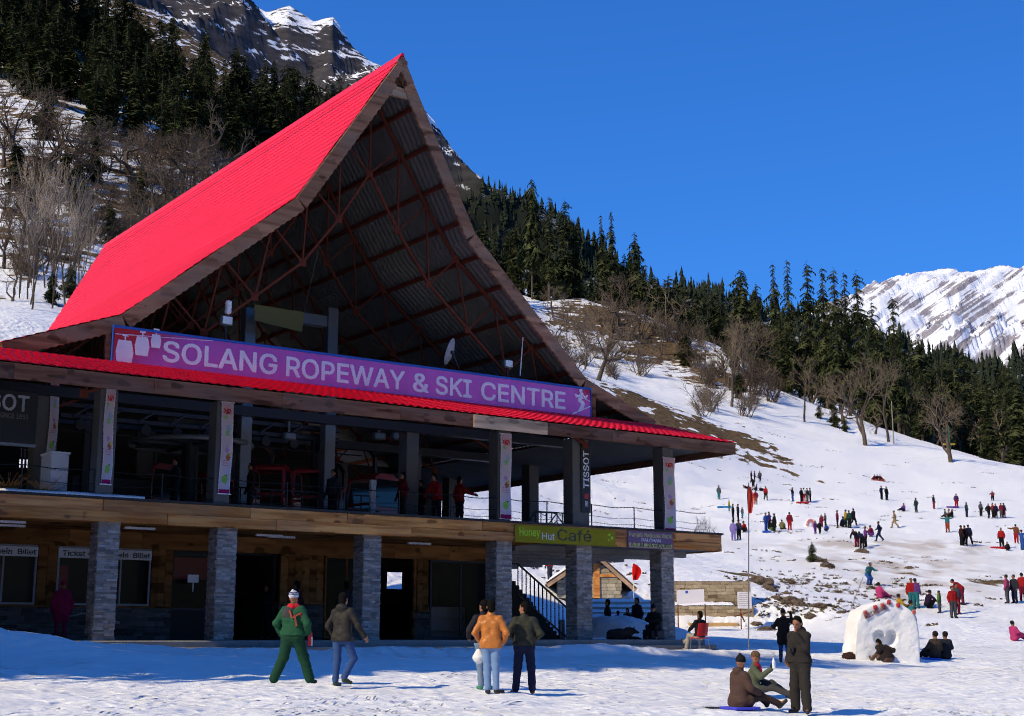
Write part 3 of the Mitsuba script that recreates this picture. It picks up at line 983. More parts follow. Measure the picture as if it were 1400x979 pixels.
# side glass of the recess
m = MB(BP); m.box((3.5, 3.35, 2.62), (6.9, 3.5, 3.165)); obj('recess_header', m, 'dark_wall', ST)
m = MB(BP); m.box((3.5, 3.4, 0), (5.1, 3.46, .9)); obj('recess_wall', m, 'dark_wall', ST)
window(3.5, 5.15, .9, 2.62, (), b=3.4)

# ticket signs over the counter windows
def flat_sign(name, a0, a1, c0, c1, b, bsdf, label, cat, d=.03):
    m = MB(BP); m.bevel_box((a0, b - d, c0), (a1, b, c1), .004)
    return obj(name, m, bsdf, label=label, cat=cat)


scene['sign_white'] = pri((.62, .62, .64), .5)
scene['ink_black'] = pri((.03, .03, .035), .5)
scene['ink_red'] = pri((.5, .02, .02), .5)
for a0, a1, lab in ((-2.6, -.66, 'white ticket sign over the leftmost counter window'), (-.08, 2.72, 'white ticket sign behind the leftmost stone column')):
    k = flat_sign('ticket_sign', a0, a1, 2.34, 2.62, B3 - .012, 'sign_white', lab, 'sign', .02)
    tm = text_b('Ticket  Fahrschein  Billet', .15, True, .004)
    wv = 2.62
    obj('lettering', place_text(tm, a1 - .06 - wv, 2.40, wv, b=B3 - .034), 'ink_black', k, kind='stuff')
    for q in (.285, .715):
        m = MB(BP)
        aa = a1 - .06 - wv + q * wv
        if aa < a0 + .05: continue
        m.add([(aa + .03 * math.cos(t), B3 - .036, 2.47 + .03 * math.sin(t)) for t in np.arange(8) * math.pi / 4], [[0, i, i + 1] for i in range(1, 7)])
        obj('dot', m, 'ink_red', k)

m = MB(BP); n_ = 40
g = np.linspace(-6.4, 1.2, n_)
hh_ = .035 + .06 * meshkit.fbm(np.stack([g * 1.1, g * 0, g * 0], 1), 3, 9)
v = np.concatenate([[(a, -.19, 3.84), (a, -.17, 3.85 + h_), (a, .3, 3.85 + h_ * .8)] for a, h_ in zip(g, hh_)])
f = []
for i in range(n_ - 1):
    for j in range(2): o = i * 3 + j; f += [[o, o + 3, o + 4], [o, o + 4, o + 1]]
SNOW_EDGE = (BP(v), f)
# ceiling lights of the arcade
for i, (px, py) in enumerate([(12, 712), (12, 717), (191, 721), (368, 731), (385, 733), (573, 742), (545, 745), (340, 738)]):
    r = ray(px, py); q = (3.16 + BO[2] - EYE[2]) / r[2]; P = EYE + r * q - BO
    a, b = P @ BU, P @ BV
    if .3 < b < 8:
        m = MB(BP); m.bevel_box((a - .45, b - .06, 3.10), (a + .45, b + .06, 3.168), .01)
        obj('ceiling_light', m, 'white_paint', label='white tube lamp, unlit, under the wooden arcade ceiling', cat='ceiling light', group='unlit tube lamps under the arcade ceiling')
# ------------------------------------------------------------------ signs on the building
SB = -1.05


def sign_fn(p, n, uv):
    a, b, c = ab(p)
    t = mix((.43, .095, .43), (.50, .12, .50), smoothstep(-.3, 16.4, a))
    red = smoothstep(1.9, .1, a + (c - 7.4) * -.9 + .6)
    t = mix(t, (.46, .02, .035), red * smoothstep(7.4, 8.3, c + .5 * smoothstep(1.5, 0, a)))
    t = mix(t, (.48, .02, .05), smoothstep(15.6, 16.3, a) * smoothstep(7.7, 8.4, c))
    return t * (.93 + .14 * noise(a * 3, c * 2, 1))


scene['sign_print'] = {'type': 'twosided', 'bsdf': {'type': 'principled', 'base_color': proc(sign_fn), 'roughness': .45, 'specular': .3}}
scene['sign_blue'] = pri((.02, .09, .42), .45)
scene['sign_letter'] = pri((.68, .65, .80), .5)
SIGN = thing('name_sign', 'long purple name sign with white capitals above the red eave', 'sign')
m = MB(BP); m.bevel_box((-.26, SB - .06, 7.36), (16.40, SB + .06, 8.40), .006); obj('board', m, 'sign_print', SIGN)
for lo, hi in (((-.30, 7.30), (16.44, 7.385)), ((-.30, 8.36), (16.44, 8.43)), ((-.30, 7.385), (-.275, 8.36)), ((16.41, 7.385), (16.44, 8.36))):
    m = MB(BP); m.box((lo[0], SB - .085, lo[1]), (hi[0], SB + .08, hi[1])); obj('border', m, 'sign_blue', SIGN)
A0, A1 = on_b(222, 480, SB)[0], on_b(771, 545, SB)[0]
words = ['SOLANG', 'ROPEWAY', '&', 'SKI', 'CENTRE']
spans = [(222, 378), (390, 552), (563, 585), (594, 643), (656, 771)]
for wd, (x0, x1) in zip(words, spans):
    a0, a1 = on_b(x0, 470 + (x0 - 222) * .115, SB)[0], on_b(x1, 470 + (x1 - 222) * .115, SB)[0]
    t_ = text_b(wd, .56, True, .012)
    obj('lettering', place_text(t_, a0, 7.60, a1 - a0, b=SB - .066), 'sign_letter', SIGN, kind='stuff')
# cable car pictogram
def poly_on(name, polys, b, bsdf, parent, d=.006):
    m = MB(BP)
    for pl in polys: m.prism(pl, b - d, b, (0, 2, 1))
    return obj(name, m, bsdf, parent, kind='stuff')


def cabin_poly(a, c, w, h):
    return [(a - .42 * w, c), (a + .40 * w, c), (a + .5 * w, c + .5 * h), (a + .36 * w, c + h), (a - .38 * w, c + h), (a - .5 * w, c + .52 * h)]


pl = []
for (px, py, w, h) in ((169, 482, .50, .66), (193, 474, .42, .53), (212, 467, .30, .38)):
    q = on_b(px, py, SB)
    q[2] -= h / 2
    pl += [cabin_poly(q[0], q[2], w, h), [(q[0] - .02, q[2] + h), (q[0] + .02, q[2] + h), (q[0] + .02, q[2] + h + .13), (q[0] - .02, q[2] + h + .13)], [(q[0] - .08, q[2] + h + .11), (q[0] + .08, q[2] + h + .11), (q[0] + .08, q[2] + h + .16), (q[0] - .08, q[2] + h + .16)]]
poly_on('cabin_pictogram', pl, SB - .066, 'sign_letter', SIGN)
poly_on('cable_pictogram', [[(-.24, 8.175), (2.6, 8.335), (2.6, 8.35), (-.24, 8.195)]], SB - .066, 'sign_letter', SIGN)
sk = np.array([15.95, 7.45])
body = LineString([(.0, .0), (.0, .0)])
parts = [LineString([(-.32, .03), (.42, .34)]).buffer(.022), LineString([(-.03, .17), (.10, .36), (-.02, .52)]).buffer(.055), LineString([(.08, .22), (.16, .40), (.02, .53)]).buffer(.05), LineString([(-.02, .52), (.06, .72)]).buffer(.085),
         LineString([(.05, .70), (-.16, .62), (-.20, .70)]).buffer(.032), LineString([(.08, .72), (.24, .62), (.30, .70)]).buffer(.03), Point(.03, .86).buffer(.075), LineString([(-.20, .70), (.44, .52)]).buffer(.012)]
from shapely.ops import unary_union
from shapely import affinity as saff
poly_on('skier_pictogram', [saff.translate(unary_union(parts), *sk)], SB - .066, 'sign_letter', SIGN)

# boards on the deck beam
def beam_sign(name, px, py0, py1, bsdf, label):
    a0, a1 = on_b(px[0], 725, -.19)[0], on_b(px[1], 735, -.19)[0]
    c1, c0 = on_b(px[0], py0, -.19)[2], on_b(px[0], py1, -.19)[2]
    k = thing(name, label, 'sign')
    m = MB(BP); m.bevel_box((a0, -.235, c0), (a1, -.195, c1), .006); obj('board', m, bsdf, k)
    return k, a0, a1, c0, c1


def cafe_fn(p, n, uv):
    a, b, c = ab(p)
    return mix((.26, .24, .02), (.36, .30, .03), fbm(a * 1.5, c * 3, 2, 3))


scene['cafe_print'] = {'type': 'twosided', 'bsdf': {'type': 'diffuse', 'reflectance': proc(cafe_fn)}}
scene['cafe_green'] = pri((.40, .66, .02), .5)
scene['bank_purple'] = pri((.17, .085, .18), .5)
scene['bank_yellow'] = pri((.50, .44, .18), .5)
k, a0, a1, c0, c1 = beam_sign('cafe_sign', (703, 840), 717, 741, 'cafe_print', 'olive yellow cafe sign on the deck beam')
W_ = a1 - a0
obj('lettering', place_text(text_b('Honey', .26, True, .006), a0 + .04 * W_, c0 + .22, .20 * W_, b=-.238), 'cafe_green', k, kind='stuff')
obj('lettering', place_text(text_b('Hut', .24, False, .006), a0 + .26 * W_, c0 + .12, .12 * W_, b=-.238), 'white_paint', k, kind='stuff')
obj('lettering', place_text(text_b('Café', .36, False, .006), a0 + .41 * W_, c0 + .13, .34 * W_, b=-.238), 'ink_black', k, kind='stuff')
poly_on('leaf_mark', [Point(a0 + .94 * W_, c0 + .40).buffer(.05), Point(a0 + .965 * W_, c0 + .30).buffer(.06), Point(a0 + .93 * W_, c0 + .22).buffer(.04)], -.236, 'cafe_green', k)
k, a0, a1, c0, c1 = beam_sign('bank_sign', (857, 919), 725, 749, 'bank_purple', 'purple bank sign with yellow bottom line at the right end of the deck beam')
W_, H_ = a1 - a0, c1 - c0
m = MB(BP); m.bevel_box((a0 + .05, -.241, c0 + .03), (a1 - .05, -.2355, c0 + .30 * H_), .002); obj('yellow_strip', m, 'bank_yellow', k)
obj('lettering', place_text(text_b('A.T.M. 24 HOURS', .13, True, .004), a0 + .12, c0 + .06, W_ - .24, b=-.243), 'ink_black', k, kind='stuff')
obj('lettering', place_text(text_b('PALCHAN', .11, True, .004), a0 + .30 * W_, c0 + .40 * H_, .42 * W_, b=-.2365), 'sign_white', k, kind='stuff')
obj('lettering', place_text(text_b('Punjab National Bank', .15, True, .004), a0 + .06, c0 + .66 * H_, W_ - .12, b=-.2365), 'bank_yellow', k, kind='stuff')

# tall printed banners on the upper columns
def banner_fn(p, n, uv):
    t, s = uv.y, uv.x
    col = mix((.40, .44, .62), (.62, .46, .44), fbm(uv.x * 1.2, t * 4.2, 2.0, 2))
    col = mix(col, (.58, .30, .28), smoothstep(.16, 0.0, dr.abs(t - .93)) * .7)
    logo = smoothstep(.035, .025, dr.abs(t - .90)) * smoothstep(.35, .30, dr.abs(s - .5)) * smoothstep(.45, .55, noise(s * 14, t * 90, 2))
    col = mix(col, (.45, .03, .03), logo)
    for (cx, cy, r, c) in ((.35, .83, .10, (.25, .5, .12)), (.62, .71, .16, (.32, .42, .5)), (.5, .66, .14, (.28, .50, .20)), (.5, .47, .12, (.45, .25, .5)), (.62, .40, .15, (.35, .12, .06)), (.75, .43, .09, (.55, .45, .08)), (.5, .16, .18, (.22, .48, .10)), (.66, .20, .07, (.10, .12, .05))):
        d = dr.sqrt(dr.square((s - cx)) + dr.square((t - cy) * 5.2))
        col = mix(col, c, smoothstep(r * 1.9, r * 1.45, d + .12 * noise(s * 18, t * 80, 1)))
    lines = smoothstep(.006, .004, dr.abs(t - .335)) + smoothstep(.005, .003, dr.abs(t - .31)) + smoothstep(.005, .003, dr.abs(t - .36))
    col = mix(col, (.5, .12, .12), dr.minimum(lines, 1) * smoothstep(.3, .26, dr.abs(s - .5)) * .7)
    col = mix(col, (.26, .015, .10), smoothstep(.055, .045, t))
    edge = smoothstep(.44, .46, dr.abs(s - .5))
    return mix(col, (.72, .72, .75), edge * .7)


scene['banner_print'] = {'type': 'twosided', 'bsdf': {'type': 'diffuse', 'reflectance': proc(banner_fn)}}


def banner(a0, a1, c0, c1, b, label):
    g = 14
    v, uvs, f = [], [], []
    for i in range(g + 1):
        for j in range(5):
            s, t = j / 4, i / g
            w = .035 * math.sin(t * 9 + a0) * math.sin(s * 2.4) + .02 * math.sin(t * 5)
            v.append((a0 + (a1 - a0) * s + .018 * math.sin(t * 7 + a0 * 3), b - .03 - abs(w), c0 + (c1 - c0) * t)); uvs.append((s, t))
    for i in range(g):
        for j in range(4):
            o = i * 5 + j
            f += [[o, o + 1, o + 6], [o, o + 6, o + 5]]
    k = thing('column_banner', label, 'banner', 'tall printed banners on the upper columns')
    obj('cloth', (BP(np.array(v)), f), 'banner_print', k, smooth=True, uv=np.array(uvs))
    for c in (c0, c1):
        m = MB(BP); m.bar((a0 - .03, b - .03, c), (a1 + .03, b - .03, c), .03); obj('batten', m, 'white_paint', k)


for (x0, x1, y0, y1, b, lab) in ((137, 158, 530, 662, .04, 'tall printed drink banner on the leftmost front column of the upper deck'), (298, 319, 549, 675, .04, 'tall printed drink banner on the second front column of the upper deck'), (683, 698, 592, 709, .04, 'tall printed drink banner on the column left of the cafe sign end'),
                            (908, 921, 625, 727, .04, 'tall printed drink banner on the rightmost column of the upper deck'), (63, 82, 517, 625, 3.04, 'tall printed drink banner on the column behind the leftmost front one')):
    q0, q1 = on_b(x0, y1, b), on_b(x1, y0, b)
    banner(q0[0], q1[0], q0[2], q1[2] - .05, b, lab)
# the watch maker's signs
k = thing('vertical_sign', 'black vertical sign with white letters on the second upper column from the right', 'sign')
m = MB(BP); m.bevel_box((16.86, .005, 4.3), (17.28, .046, 6.75), .004); obj('board', m, 'black_paint', k)
tm = text_b('TISSOT', .24, True, .004)
v = np.array(tm.vertices); v[:, 0] *= 1.32 / v[:, 0].max()
obj('lettering', trimesh.Trimesh(BP(np.stack([17.20 - v[:, 1], .002 - v[:, 2], 5.12 + v[:, 0]], 1)), np.array(tm.faces), process=False), 'white_paint', k, kind='stuff')
m = MB(BP); m.box((17.0, -.002, 4.78), (17.18, .003, 4.96)); obj('red_mark', m, 'ink_red', k)
obj('lettering', trimesh.Trimesh(BP(np.stack([17.15 - v[:, 1] * .5, .002 - v[:, 2], 4.50 + v[:, 0] * .16], 1)), np.array(tm.faces), process=False), 'white_paint', k, kind='stuff')
q0, q1 = on_b(-60, 600, 1.2), on_b(50, 540, 1.2)
k = thing('hanging_sign', 'black hanging sign with grey capitals at the left end of the upper deck', 'sign')
m = MB(BP); m.bevel_box((q0[0], 1.2, 5.30), (q1[0] + .05, 1.26, 6.75), .01); obj('board', m, 'black_paint', k)
m = MB(BP); m.box((q0[0], 1.17, 5.22), (q1[0] + .06, 1.28, 5.30)); obj('rail', m, 'grey_steel', k)
e = on_b(41, 540, 1.19)[0]
scene['sign_grey'] = pri((.36, .36, .36), .5)
obj('lettering', place_text(text_b('TISSOT', .42, True, .006), e - 2.0, on_b(20, 561, 1.19)[2], 2.0, b=1.196), 'sign_grey', k, kind='stuff')
obj('lettering', place_text(text_b('SWISS WATCHES SINCE 1853', .13, True, .006), e - 2.0, on_b(20, 572, 1.19)[2], 2.0, b=1.196), 'dark_concrete', k, kind='stuff')
q = on_b(845, 618, 5.)
k = thing('dark_sign', 'dark sign hanging under the eave right of the vertical sign', 'sign')
m = MB(BP); m.bevel_box((q[0] - 1.6, 5.0, q[2] - .3), (q[0] + 1.5, 5.05, q[2] + .28), .01); obj('board', m, 'black_paint', k)
obj('lettering', place_text(text_b('TISSOT', .22, True, .006), q[0] - .3, q[2] - .12, 1.3, b=4.996), 'dark_concrete', k, kind='stuff')

# ------------------------------------------------------------------ fittings of the upper deck
def floodlight(px, py, b, label, s=.28):
    q = on_b(px, py, b)
    k = thing('floodlight', label, 'floodlight')
    m = MB(BP); m.bevel_box((q[0] - s / 2, b, q[2] - s * .4), (q[0] + s / 2, b + s * .5, q[2] + s * .4), .03); obj('housing', m, 'grey_steel', k)
    m = MB(BP); m.box((q[0] - s * .4, b - .012, q[2] - s * .3), (q[0] + s * .4, b - .001, q[2] + s * .3)); obj('lens', m, 'white_paint', k)
    m = MB(BP); m.bar((q[0], b + .1, q[2] - s * .4), (q[0], b + .1, 8.3), .05); obj('bracket', m, 'dark_steel', k)


floodlight(311, 438, -.7, 'grey floodlight standing on the left half of the purple sign', .36)
floodlight(696, 497, -.7, 'grey floodlight on the right half of the purple sign beside the whip aerial', .34)
q = on_b(313, 420, -.7)
m = MB(BP); m.bevel_box((q[0] - .09, -.75, q[2] - .2), (q[0] + .07, -.6, q[2] + .2), .03); obj('antenna_box', m, 'white_paint', label='white upright antenna box above the left floodlight', cat='antenna')
m2 = on_b(207, 440, -.95)
q = on_b(619, 482, -.6)
k = thing('satellite_dish', 'grey satellite dish above the middle of the purple sign', 'satellite dish')
R_ = .46
g = np.linspace(0, 1, 7); th = np.arange(24) * math.pi / 12
dish = [(0, 0, 0)] + [(R_ * r * math.cos(t), .25 * R_ * r * r, R_ * r * math.sin(t)) for r in g[1:] for t in th]
f = [[0, 1 + j, 1 + (j + 1) % 24] for j in range(24)]
for i in range(5):
    for j in range(24):
        a_, b_ = 1 + i * 24 + j, 1 + i * 24 + (j + 1) % 24
        f += [[a_, b_, b_ + 24], [a_, b_ + 24, a_ + 24]]
d_ = np.array(dish); ca, sa = math.cos(.75), math.sin(.75); d_ = np.stack([d_[:, 0] * ca - d_[:, 1] * sa, d_[:, 0] * sa + d_[:, 1] * ca, d_[:, 2]], 1)
ce, se = math.cos(.45), math.sin(.45); d_ = np.stack([d_[:, 0], d_[:, 1] * ce - d_[:, 2] * se, d_[:, 1] * se + d_[:, 2] * ce], 1)
scene['dish_grey'] = pri((.28, .29, .33), .5)
obj('bowl', (BP(d_ + [q[0], -.6, q[2]]), f), 'dish_grey', k, smooth=True)
m = MB(BP); m.tube([(q[0] + .02, -.6, q[2] - .05), (q[0] + .22, -.6, q[2] - .45), (q[0] + .22, -.6, 8.2)], .03, 6); obj('mast', m, 'dark_steel', k)
m = MB(BP); m.tube([(q[0], -.6, q[2] - .4), (q[0] - .28, -1.0, q[2] - .1)], .015, 5); m.box((q[0] - .33, -1.06, q[2] - .15), (q[0] - .23, -.96, q[2] - .05)); obj('feed_arm', m, 'dark_steel', k)
q, q2 = on_b(711, 514, -.8), on_b(715, 461, -.8)
m = MB(BP); m.tube([q, q2], [.022, .014], 5); obj('whip_aerial', m, 'white_paint', label='thin white whip aerial rising from the sign right of its floodlight', cat='aerial')
# yellow board and portal posts inside the gable
P4 = [on_b(348, 416, 3.6), on_b(416, 427, 3.6), on_b(413, 454, 3.6), on_b(348, 438, 3.6)]
k = thing('yellow_board', 'dull yellow board hanging inside the gable opening', 'board')
m = MB(BP); v = [(p[0], 3.6 + dd, p[2]) for dd in (0, .05) for p in P4]
m.add(v, [[0, 1, 2], [0, 2, 3], [4, 6, 5], [4, 7, 6], [0, 4, 5], [0, 5, 1], [1, 5, 6], [1, 6, 2], [2, 6, 7], [2, 7, 3], [3, 7, 4], [3, 4, 0]])
scene['dull_yellow'] = pri((.22, .20, .06), .6)
obj('panel', m, 'dull_yellow', k)
for p in P4[:2]:
    m = MB(BP); m.tube([(p[0], 3.62, p[2]), (p[0] + .5, 3.62, p[2] + 2.4)], .012, 4); obj('wire', m, 'grey_steel', k)
k = thing('portal_frame', 'grey steel portal frame behind the yellow board', 'frame')
for px in (343, 456):
    q = on_b(px, 440, 4.4); m = MB(BP); m.bevel_box((q[0] - .2, 4.4, 3.75), (q[0] + .2, 4.8, q[2] + .5), .02); obj('post', m, 'grey_steel', k)
q, q2 = on_b(343, 425, 4.4), on_b(456, 440, 4.4)
m = MB(BP); m.bevel_box((q[0] + .2, 4.45, q2[2] - .2), (q2[0] - .2, 4.75, q2[2] + .2), .02); obj('cross_beam', m, 'grey_steel', k)

# bull wheel of the ropeway
q = on_b(262, 583, 6.0)
k = thing('bull_wheel', 'big dark horizontal rope wheel on its post in the upper deck', 'wheel')
C0 = np.array([q[0], 6.0, 6.35]); R_ = 2.0
ang = np.linspace(0, 2 * math.pi, 65)
m = MB(BP); m.tube([C0 + [R_ * math.cos(t), R_ * math.sin(t), 0] for t in ang], .09, 8, cap=False); obj('rim', m, 'grey_steel', k, smooth=40)
for i in range(8):
    t = i * math.pi / 4
    m = MB(BP); m.bar(C0, C0 + [R_ * math.cos(t), R_ * math.sin(t), 0], .12, .10); obj('spoke', m, 'dark_steel', k)
m = MB(BP); m.tube([C0 - [0, 0, 2.6], C0 + [0, 0, .5]], .28, 14); obj('post', m, 'dark_steel', k)
m = MB(BP); m.bevel_box(C0 + [-1.4, -.5, .5], C0 + [1.4, .5, 1.0], .04); obj('drive', m, 'dark_steel', k)

# cabins
def gondola(px, py, b, label, s=1.0, yaw=0.0):
    q = on_b(px, py, b)
    o = np.array([q[0], b, 3.86])
    cy, sy = math.cos(yaw), math.sin(yaw)
    fr = lambda v: BP(np.stack([v[:, 0] * cy - v[:, 1] * sy, v[:, 0] * sy + v[:, 1] * cy, v[:, 2]], 1) * s + o)
    k = thing('gondola_cabin', label, 'cable car', 'red cable car cabins in the station')
    prof = [(-.72, .25), (.72, .25), (.80, 1.0), (.62, 1.95), (-.62, 1.95), (-.80, 1.0)]
    mb = MB(fr)
    # frame of bars round a hexagonal section
    for d in (-.62, .62):
        for i in range(6):
            a_, c_ = prof[i]; a2, c2 = prof[(i + 1) % 6]
            mb.bar((a_, d, c_), (a2, d, c2), .09)
    for a_, c_ in prof: mb.bar((a_, -.62, c_), (a_, .62, c_), .09)
    obj('frame', mb, 'cabin_red', k)
    mb = MB(fr); mb.box((-.72, -.62, .2), (.72, .62, .26)); obj('floor', mb, 'cabin_red', k)
    mb = MB(fr); mb.prism([(-.62, 1.93), (.62, 1.93), (.35, 2.12), (-.35, 2.12)], -.6, .6, (0, 2, 1)); obj('roof', mb, 'cabin_red', k)
    for d, nme in ((-.60, 'window'), (.60, 'window')):
        mb = MB(fr); mb.prism([(-.74, .95), (.74, .95), (.60, 1.9), (-.60, 1.9)], d - .01, d + .01, (0, 2, 1)); obj(nme, mb, 'dark_glass', k)
        mb = MB(fr); mb.prism([(-.70, .28), (.70, .28), (.77, .93), (-.77, .93)], d - .012, d + .012, (0, 2, 1)); obj('panel', mb, 'cabin_red', k)
        mb = MB(fr); mb.box((-.7, d - .03, .5), (.7, d + .03, .62)); obj('band', mb, 'grey_steel', k)
    mb = MB(fr); mb.bar((0, 0, 2.1), (0, 0, 2.75), .12); mb.bar((0, 0, 2.75), (0, .35, 3.1), .10); obj('hanger', mb, 'dark_steel', k)
    return k


gondola(371, 640, 5.6, 'red cable car cabin left of the bright gap in the upper deck', .92, .9)
gondola(429, 645, 5.6, 'red cable car cabin right of the bright gap in the upper deck', .92, .9)
gondola(512, 660, 8.0, 'dark red cable car cabin standing third from the left in the upper deck', 1.05, .3)
gondola(210, 655, 9.0, 'dark red cable car cabin behind the leftmost banner gap', 1.0, .4)
gondola(288, 655, 10.5, 'dark red cable car cabin far back behind the second banner', 1.0, .8)
gondola(470, 668, 12.0, 'dark red cable car cabin farthest back in the middle of the deck', 1.0, .2)
# drive machinery of the ropeway
k = thing('drive_frame', 'dark steel drive frame with sheaves over the left half of the upper deck', 'machinery')
for a in (1.2, 6.4, 9.2):
    m = MB(BP); m.bevel_box((a, 5.2, 3.75), (a + .22, 5.42, 7.0), .02); obj('post', m, 'dark_steel', k)
for c in (6.75, 7.1):
    m = MB(BP); m.bevel_box((.4, 5.15, c), (10.2, 5.47, c + .16), .02); obj('girder', m, 'dark_steel', k)
for i in range(9):
    a = .8 + i * 1.05
    m = MB(BP); m.bar((a, 5.1, 6.82), (a + .5, 5.1, 7.16), .06); obj('brace', m, 'dark_steel', k)
    m = MB(BP); m.tube([(a + .2, 4.98, 6.55), (a + .2, 5.12, 6.55)], .17, 14); obj('sheave', m, 'black_paint', k)
    m = MB(BP); m.bar((a + .2, 5.05, 6.55), (a + .2, 5.05, 6.8), .05); obj('hanger', m, 'dark_steel', k)
m = MB(BP); m.tube([(-5, 5.05, 6.34), (11, 5.05, 6.34)], .025, 6); obj('rope', m, 'dark_steel', k)
k = thing('motor_house', 'dark motor housing on the floor of the upper deck', 'machinery')
m = MB(BP); m.bevel_box((1.5, 7.2, 3.76), (4.3, 9.0, 5.3), .08); obj('housing', m, 'dark_steel', k)
for i in range(6):
    m = MB(BP); m.box((1.7 + i * .42, 7.185, 4.1), (1.95 + i * .42, 7.2, 4.9)); obj('louvre', m, 'black_paint', k)
k = thing('queue_barrier', 'dark steel queue barrier in front of the cabins', 'barrier')
for i in range(12):
    a = 4.6 + i * .55
    m = MB(BP); m.bar((a, 3.4, 3.75), (a, 3.4, 4.75), .035); obj('baluster', m, 'black_paint', k)
for c in (4.25, 4.75):
    m = MB(BP); m.bar((4.5, 3.4, c), (10.8, 3.4, c), .04); obj('rail', m, 'black_paint', k)
# hangers above the cabins
for px, lab in ((395, 'grey cable clamp hanging above the two left cabins'), (518, 'grey cable clamp hanging above the third cabin'), (543, 'thin grey pipe hanging right of the third cabin')):
    q = on_b(px, 590, 5.)
    k = thing('cable_clamp', lab, 'clamp')
    m = MB(BP); m.tube([(q[0], 5., 7.6), (q[0], 5., q[2] - .05)], .045, 6); obj('rod', m, 'grey_steel', k)
    m = MB(BP); m.bevel_box((q[0] - .22, 4.85, q[2] - .3), (q[0] + .22, 5.15, q[2] - .05), .04); obj('jaw', m, 'grey_steel', k)
# white kiosk boxes, pillar
k = thing('control_kiosk', 'pale grey control kiosk at the left end of the upper deck', 'kiosk')
q0, q1 = on_b(67, 676, .9), on_b(95, 621, .9)
m = MB(BP); m.bevel_box((q0[0], .9, 3.76), (q1[0], 1.8, q1[2]), .02); obj('body', m, 'kiosk_grey' if 'kiosk_grey' in scene else 'sign_white', k)
m = MB(BP); m.bevel_box((q0[0] - .03, .86, q1[2]), (q1[0] + .03, 1.84, q1[2] + .05), .01); obj('lid', m, 'white_paint', k)
m = MB(BP)
for c in (4.2, 4.6): m.box((q0[0], .889, c), (q1[0], .8995, c + .012))
obj('joint', m, 'dark_steel', k, kind='stuff')
q = on_b(511, 675, 3.2)
m = MB(BP); m.bevel_box((q[0] - .1, 3.2, 3.76), (q[0] + .1, 3.35, on_b(511, 656, 3.2)[2]), .02); obj('white_bollard', m, 'sign_white', label='slim white upright post below the third cabin', cat='post')
# lit rubble walls behind the deck
def rubble(name, px, py, b, w, h, yaw, label):
    q = on_b(px, py, b)
    o = np.array([q[0], b, 3.75])
    cy, sy = math.cos(yaw), math.sin(yaw)
    fr = lambda v: BP(np.stack([v[:, 0] * cy - v[:, 1] * sy, v[:, 0] * sy + v[:, 1] * cy, v[:, 2]], 1) + o)
    k = thing(name, label, 'wall')
    mb = MB(fr); mb.box((-w / 2, .12, 0), (w / 2, .35, h)); obj('core', mb, 'concrete', k)
    for i in range(int(w / .34)):
        for j in range(int(h / .24)):
            c = np.array([-w / 2 + (i + .5 + .5 * (j % 2)) * .34, .1, (j + .5) * .24]) + rng.normal(0, .03, 3)
            sp = trimesh.creation.icosphere(1, 1.0)
            v = sp.vertices * [.19, .14, .13] * rng.uniform(.85, 1.15, 3) + rng.normal(0, .012, sp.vertices.shape) + c
            if abs(c[0]) < w / 2:
                m_ = trimesh.Trimesh(fr(v), sp.faces, process=False)
                obj('stone', m_, 'rubble', k, uv=planks_uv(len(v), rng.random()))


def rub_fn(p, n, uv):
    return mix((.34, .20, .08), (.55, .36, .17), cell_rand(uv.x * 77, 1, 1)) * (.7 + .6 * fbm(p.x * 5, p.y * 5, p.z * 5, 3))


scene['rubble'] = {'type': 'twosided', 'bsdf': {'type': 'diffuse', 'reflectance': proc(rub_fn)}}
rubble('rubble_wall', 280, 690, 12.0, 1.9, 1.6, -.85, 'sunlit ochre rubble wall seen through the deck left of the second banner')
rubble('rubble_wall', 105, 690, 12.0, 2.0, 1.35, -.85, 'sunlit ochre rubble wall behind the grey kiosk')

# deck railing of thin posts and wires
k = thing('deck_railing', 'thin dark wire railing along the front edge of the upper deck', 'railing')
for a in np.arange(-6, 23.2, 1.95):
    m = MB(BP); m.bar((a, .12, 3.85), (a, .12, 4.62), .03); obj('post', m, 'black_paint', k)
for c in (4.0, 4.22, 4.6):
    m = MB(BP)
    pts = [(a, .12, c - .05 * math.sin((a + 6) / 1.95 * math.pi) ** 2) for a in np.arange(-6, 23.2, .39)]
    m.tube(pts, .009 if c < 4.5 else .014, 4); obj('wire', m, 'black_paint', k)
# gated railing with chevrons by the stair head
k = thing('stair_head_railing', 'dark chevron railing at the stair head on the deck', 'railing')
b = 5.0
x0, x1, x2 = on_b(718, 716, b)[0], on_b(732, 696, b)[0], on_b(776, 700, b)[0]
m = MB(BP); m.bar((x0 - .1, b, 4.0), (x1, b, 4.78), .05); m.bar((x1, b, 4.78), (x2, b, 4.78), .05); obj('hand_rail', m, 'black_paint', k)
for a in np.linspace(x1, x2, 7):
    m = MB(BP); m.bar((a, b, 3.86), (a, b, 4.76), .03); obj('baluster', m, 'black_paint', k)
m = MB(BP)
mid = (x1 + x2) / 2 + .2
for w in (.25, .5, .75):
    m.bar((mid - w, b - .03, 3.9), (mid, b - .03, 3.9 + w * 1.1), .035); m.bar((mid + w, b - .03, 3.9), (mid, b - .03, 3.9 + w * 1.1), .035)
obj('chevron', m, 'black_paint', k)

